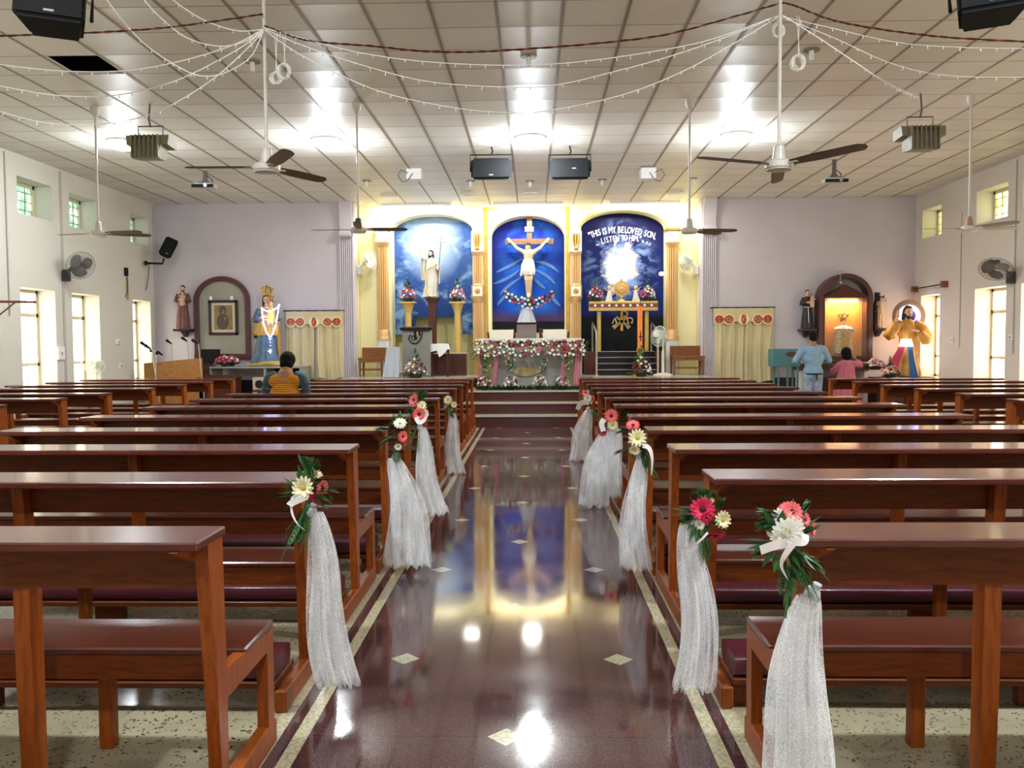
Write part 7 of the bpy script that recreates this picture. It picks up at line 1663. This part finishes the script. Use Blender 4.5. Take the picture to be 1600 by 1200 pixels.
# standing man in light blue shirt, leaning on the shrine table
Y = 16.25; x = px(1271, Y); t = thing('person', 'person in light blue shirt and jeans standing at the right shrine', 'person', (x, Y, 0), pi)
body = MB(); head(t, (.0, -.05, 1.60), 1.0, yaw=-.35, mb=body, hair=False, nodf=.2); body.cap((0, 0, 1.2), (0, -.01, 1.42), .13, .1, 12); body.cap((0, -.01, 1.42), (0, -.03, 1.52), .06, .055)
for k in (-1, 1):
    body.cap((k*.20, 0, 1.38), (k*.31, -.05, 1.17), .05, .042); body.cap((k*.31, -.05, 1.17), (k*.26, -.33, 1.12), .042, .03); hand(body, (k*.26, -.33, 1.12), (-k*.2, -1, -.2), (0, 0, -1), 1, .3, -k)
    body.cap((k*.09, 0, .9), (k*.1, -.01, .5), .085, .062); body.cap((k*.1, -.01, .5), (k*.1, .02, .09), .058, .04); body.cap((k*.1, .02, .05), (k*.11, -.13, .035), .042, .036)
body.blob('body', m_skin2, t, voxel=.0095, sm=2)
h = MB(); h.ell((.0, -.015, 1.645), (.086, .098, .09), 14, 10); h.ell((0, .01, 1.60), (.076, .06, .07), 12, 8); h.blob('hair', MATS['hair_black'], t, voxel=.009, sm=2)
s_ = MB(); s_.cap((-.12, 0, 1.37), (.12, 0, 1.37), .10, .10, 14); s_.cap((0, 0, 1.0), (0, 0, 1.3), .15, .17, 16); s_.cap((-.06, 0, .95), (.06, 0, .95), .135, .135, 14); s_.cap((-.07, 0, 1.2), (.07, 0, 1.2), .14, .14, 14); s_.cap((0, -.01, 1.38), (0, -.02, 1.47), .1, .065, 12); s_.cap((0, .01, .86), (0, .01, .98), .155, .155, 14)
s_.v = [(a, b, max(c, .84)) for a, b, c in s_.v]
for k in (-1, 1): s_.cap((k*.19, 0, 1.38), (k*.31, -.04, 1.17), .078, .07, 12); s_.cap((k*.31, -.04, 1.17), (k*.27, -.28, 1.12), .068, .05, 12)
s_.blob('shirt', mat('shirt_lightblue', (122, 154, 178), .75, noise=.12, nscale=9, bump=.5, bscale=10), t, voxel=.012, sm=3)
q = MB(); q.cap((-.06, .01, .86), (.06, .01, .86), .13, .13, 14)
for k in (-1, 1): q.cap((k*.085, 0, .84), (k*.1, -.01, .5), .105, .08, 14); q.cap((k*.1, -.01, .5), (k*.1, .02, .09), .078, .065, 12)
q.blob('jeans', mat('denim_light', (150, 166, 190), .85, noise=.5, nscale=7), t, voxel=.012, sm=3)
q = MB(); q.tube([(.16*cos(a), .02+.16*sin(a), .91) for a in [2*pi*k/24 for k in range(25)]], .014, 6); q.tube([(-.01, .175, .91), (-.01, .19, .80)], [.016, .01], 6); q.build('belt', m_black, t)
for k in (-1, 1): q = MB(); q.cap((k*.1, .05, .04), (k*.11, -.15, .035), .048, .042); q.v = [(a, b, max(c, .003)) for a, b, c in q.v]; q.build('shoe', m_black, t, smooth=True)
# child in pink reaching up
Y = 16.45; x = px(1323, Y); S = .82; t = thing('person', 'child in a pink dress with one arm raised to the shrine table', 'person', (x, Y, 0), pi); J = lambda *p: tuple(q*S for q in p)
body = MB(); head(t, J(0, -.05, 1.56), .93, mb=body, hair=False, nodf=-.1, yaw=.1); body.cap(J(0, 0, 1.15), J(0, 0, 1.38), .12*S, .09*S, 12); body.cap(J(0, 0, 1.38), J(0, -.02, 1.48), .055*S, .05*S)
for k in (-1, 1):
    if k < 0: body.cap(J(-.17, 0, 1.32), J(-.38, -.1, 1.30), .045*S, .04*S); body.cap(J(-.38, -.1, 1.30), J(-.30, -.25, 1.45), .038*S, .03*S); hand(body, J(-.30, -.25, 1.45), (.3, -.6, .6), (0, .5, 1), .85, .3, 1)
    else: body.cap(J(.17, 0, 1.32), J(.27, -.12, 1.12), .045*S, .04*S); body.cap(J(.27, -.12, 1.12), J(.2, -.36, 1.2), .038*S, .03*S); hand(body, J(.2, -.36, 1.2), (-.2, -1, 0), (0, 0, -1), .85, .3, -1)
    body.cap(J(k*.08, 0, .9), J(k*.08, 0, .48), .08*S, .06*S); body.cap(J(k*.08, 0, .48), J(k*.08, .02, .08), .055*S, .038*S); body.cap(J(k*.08, .02, .05), J(k*.09, -.13, .04), .04*S, .034*S)
body.blob('body', m_skin2, t, voxel=.009, sm=2)
h = MB(); h.ell(J(0, .0, 1.60), (.10, .11, .11), 14, 10); h.ell(J(0, .04, 1.52), (.10, .07, .09), 12, 8); h.blob('hair', MATS['hair_black'], t, voxel=.009, sm=2)
r = robe([J(1.44, 0, 0, .07, .06), J(1.36, 0, 0, .19, .12), J(1.15, 0, 0, .19, .14), J(.95, 0, 0, .22, .16), J(.6, 0, 0, .32, .24), J(.42, 0, 0, .36, .27)], 12, .08, seed=2)
sleeve(r, [J(-.12, 0, 1.33), J(-.36, -.09, 1.30), J(-.33, -.18, 1.38)], [.085*S, .08*S, .065*S], amp=.05); sleeve(r, [J(.12, 0, 1.33), J(.26, -.1, 1.14), J(.23, -.24, 1.17)], [.085*S, .08*S, .06*S], amp=.05)
r.build('dress', mat('dress_pink', (180, 96, 114), .8, noise=.15, nscale=12), t, smooth='all')
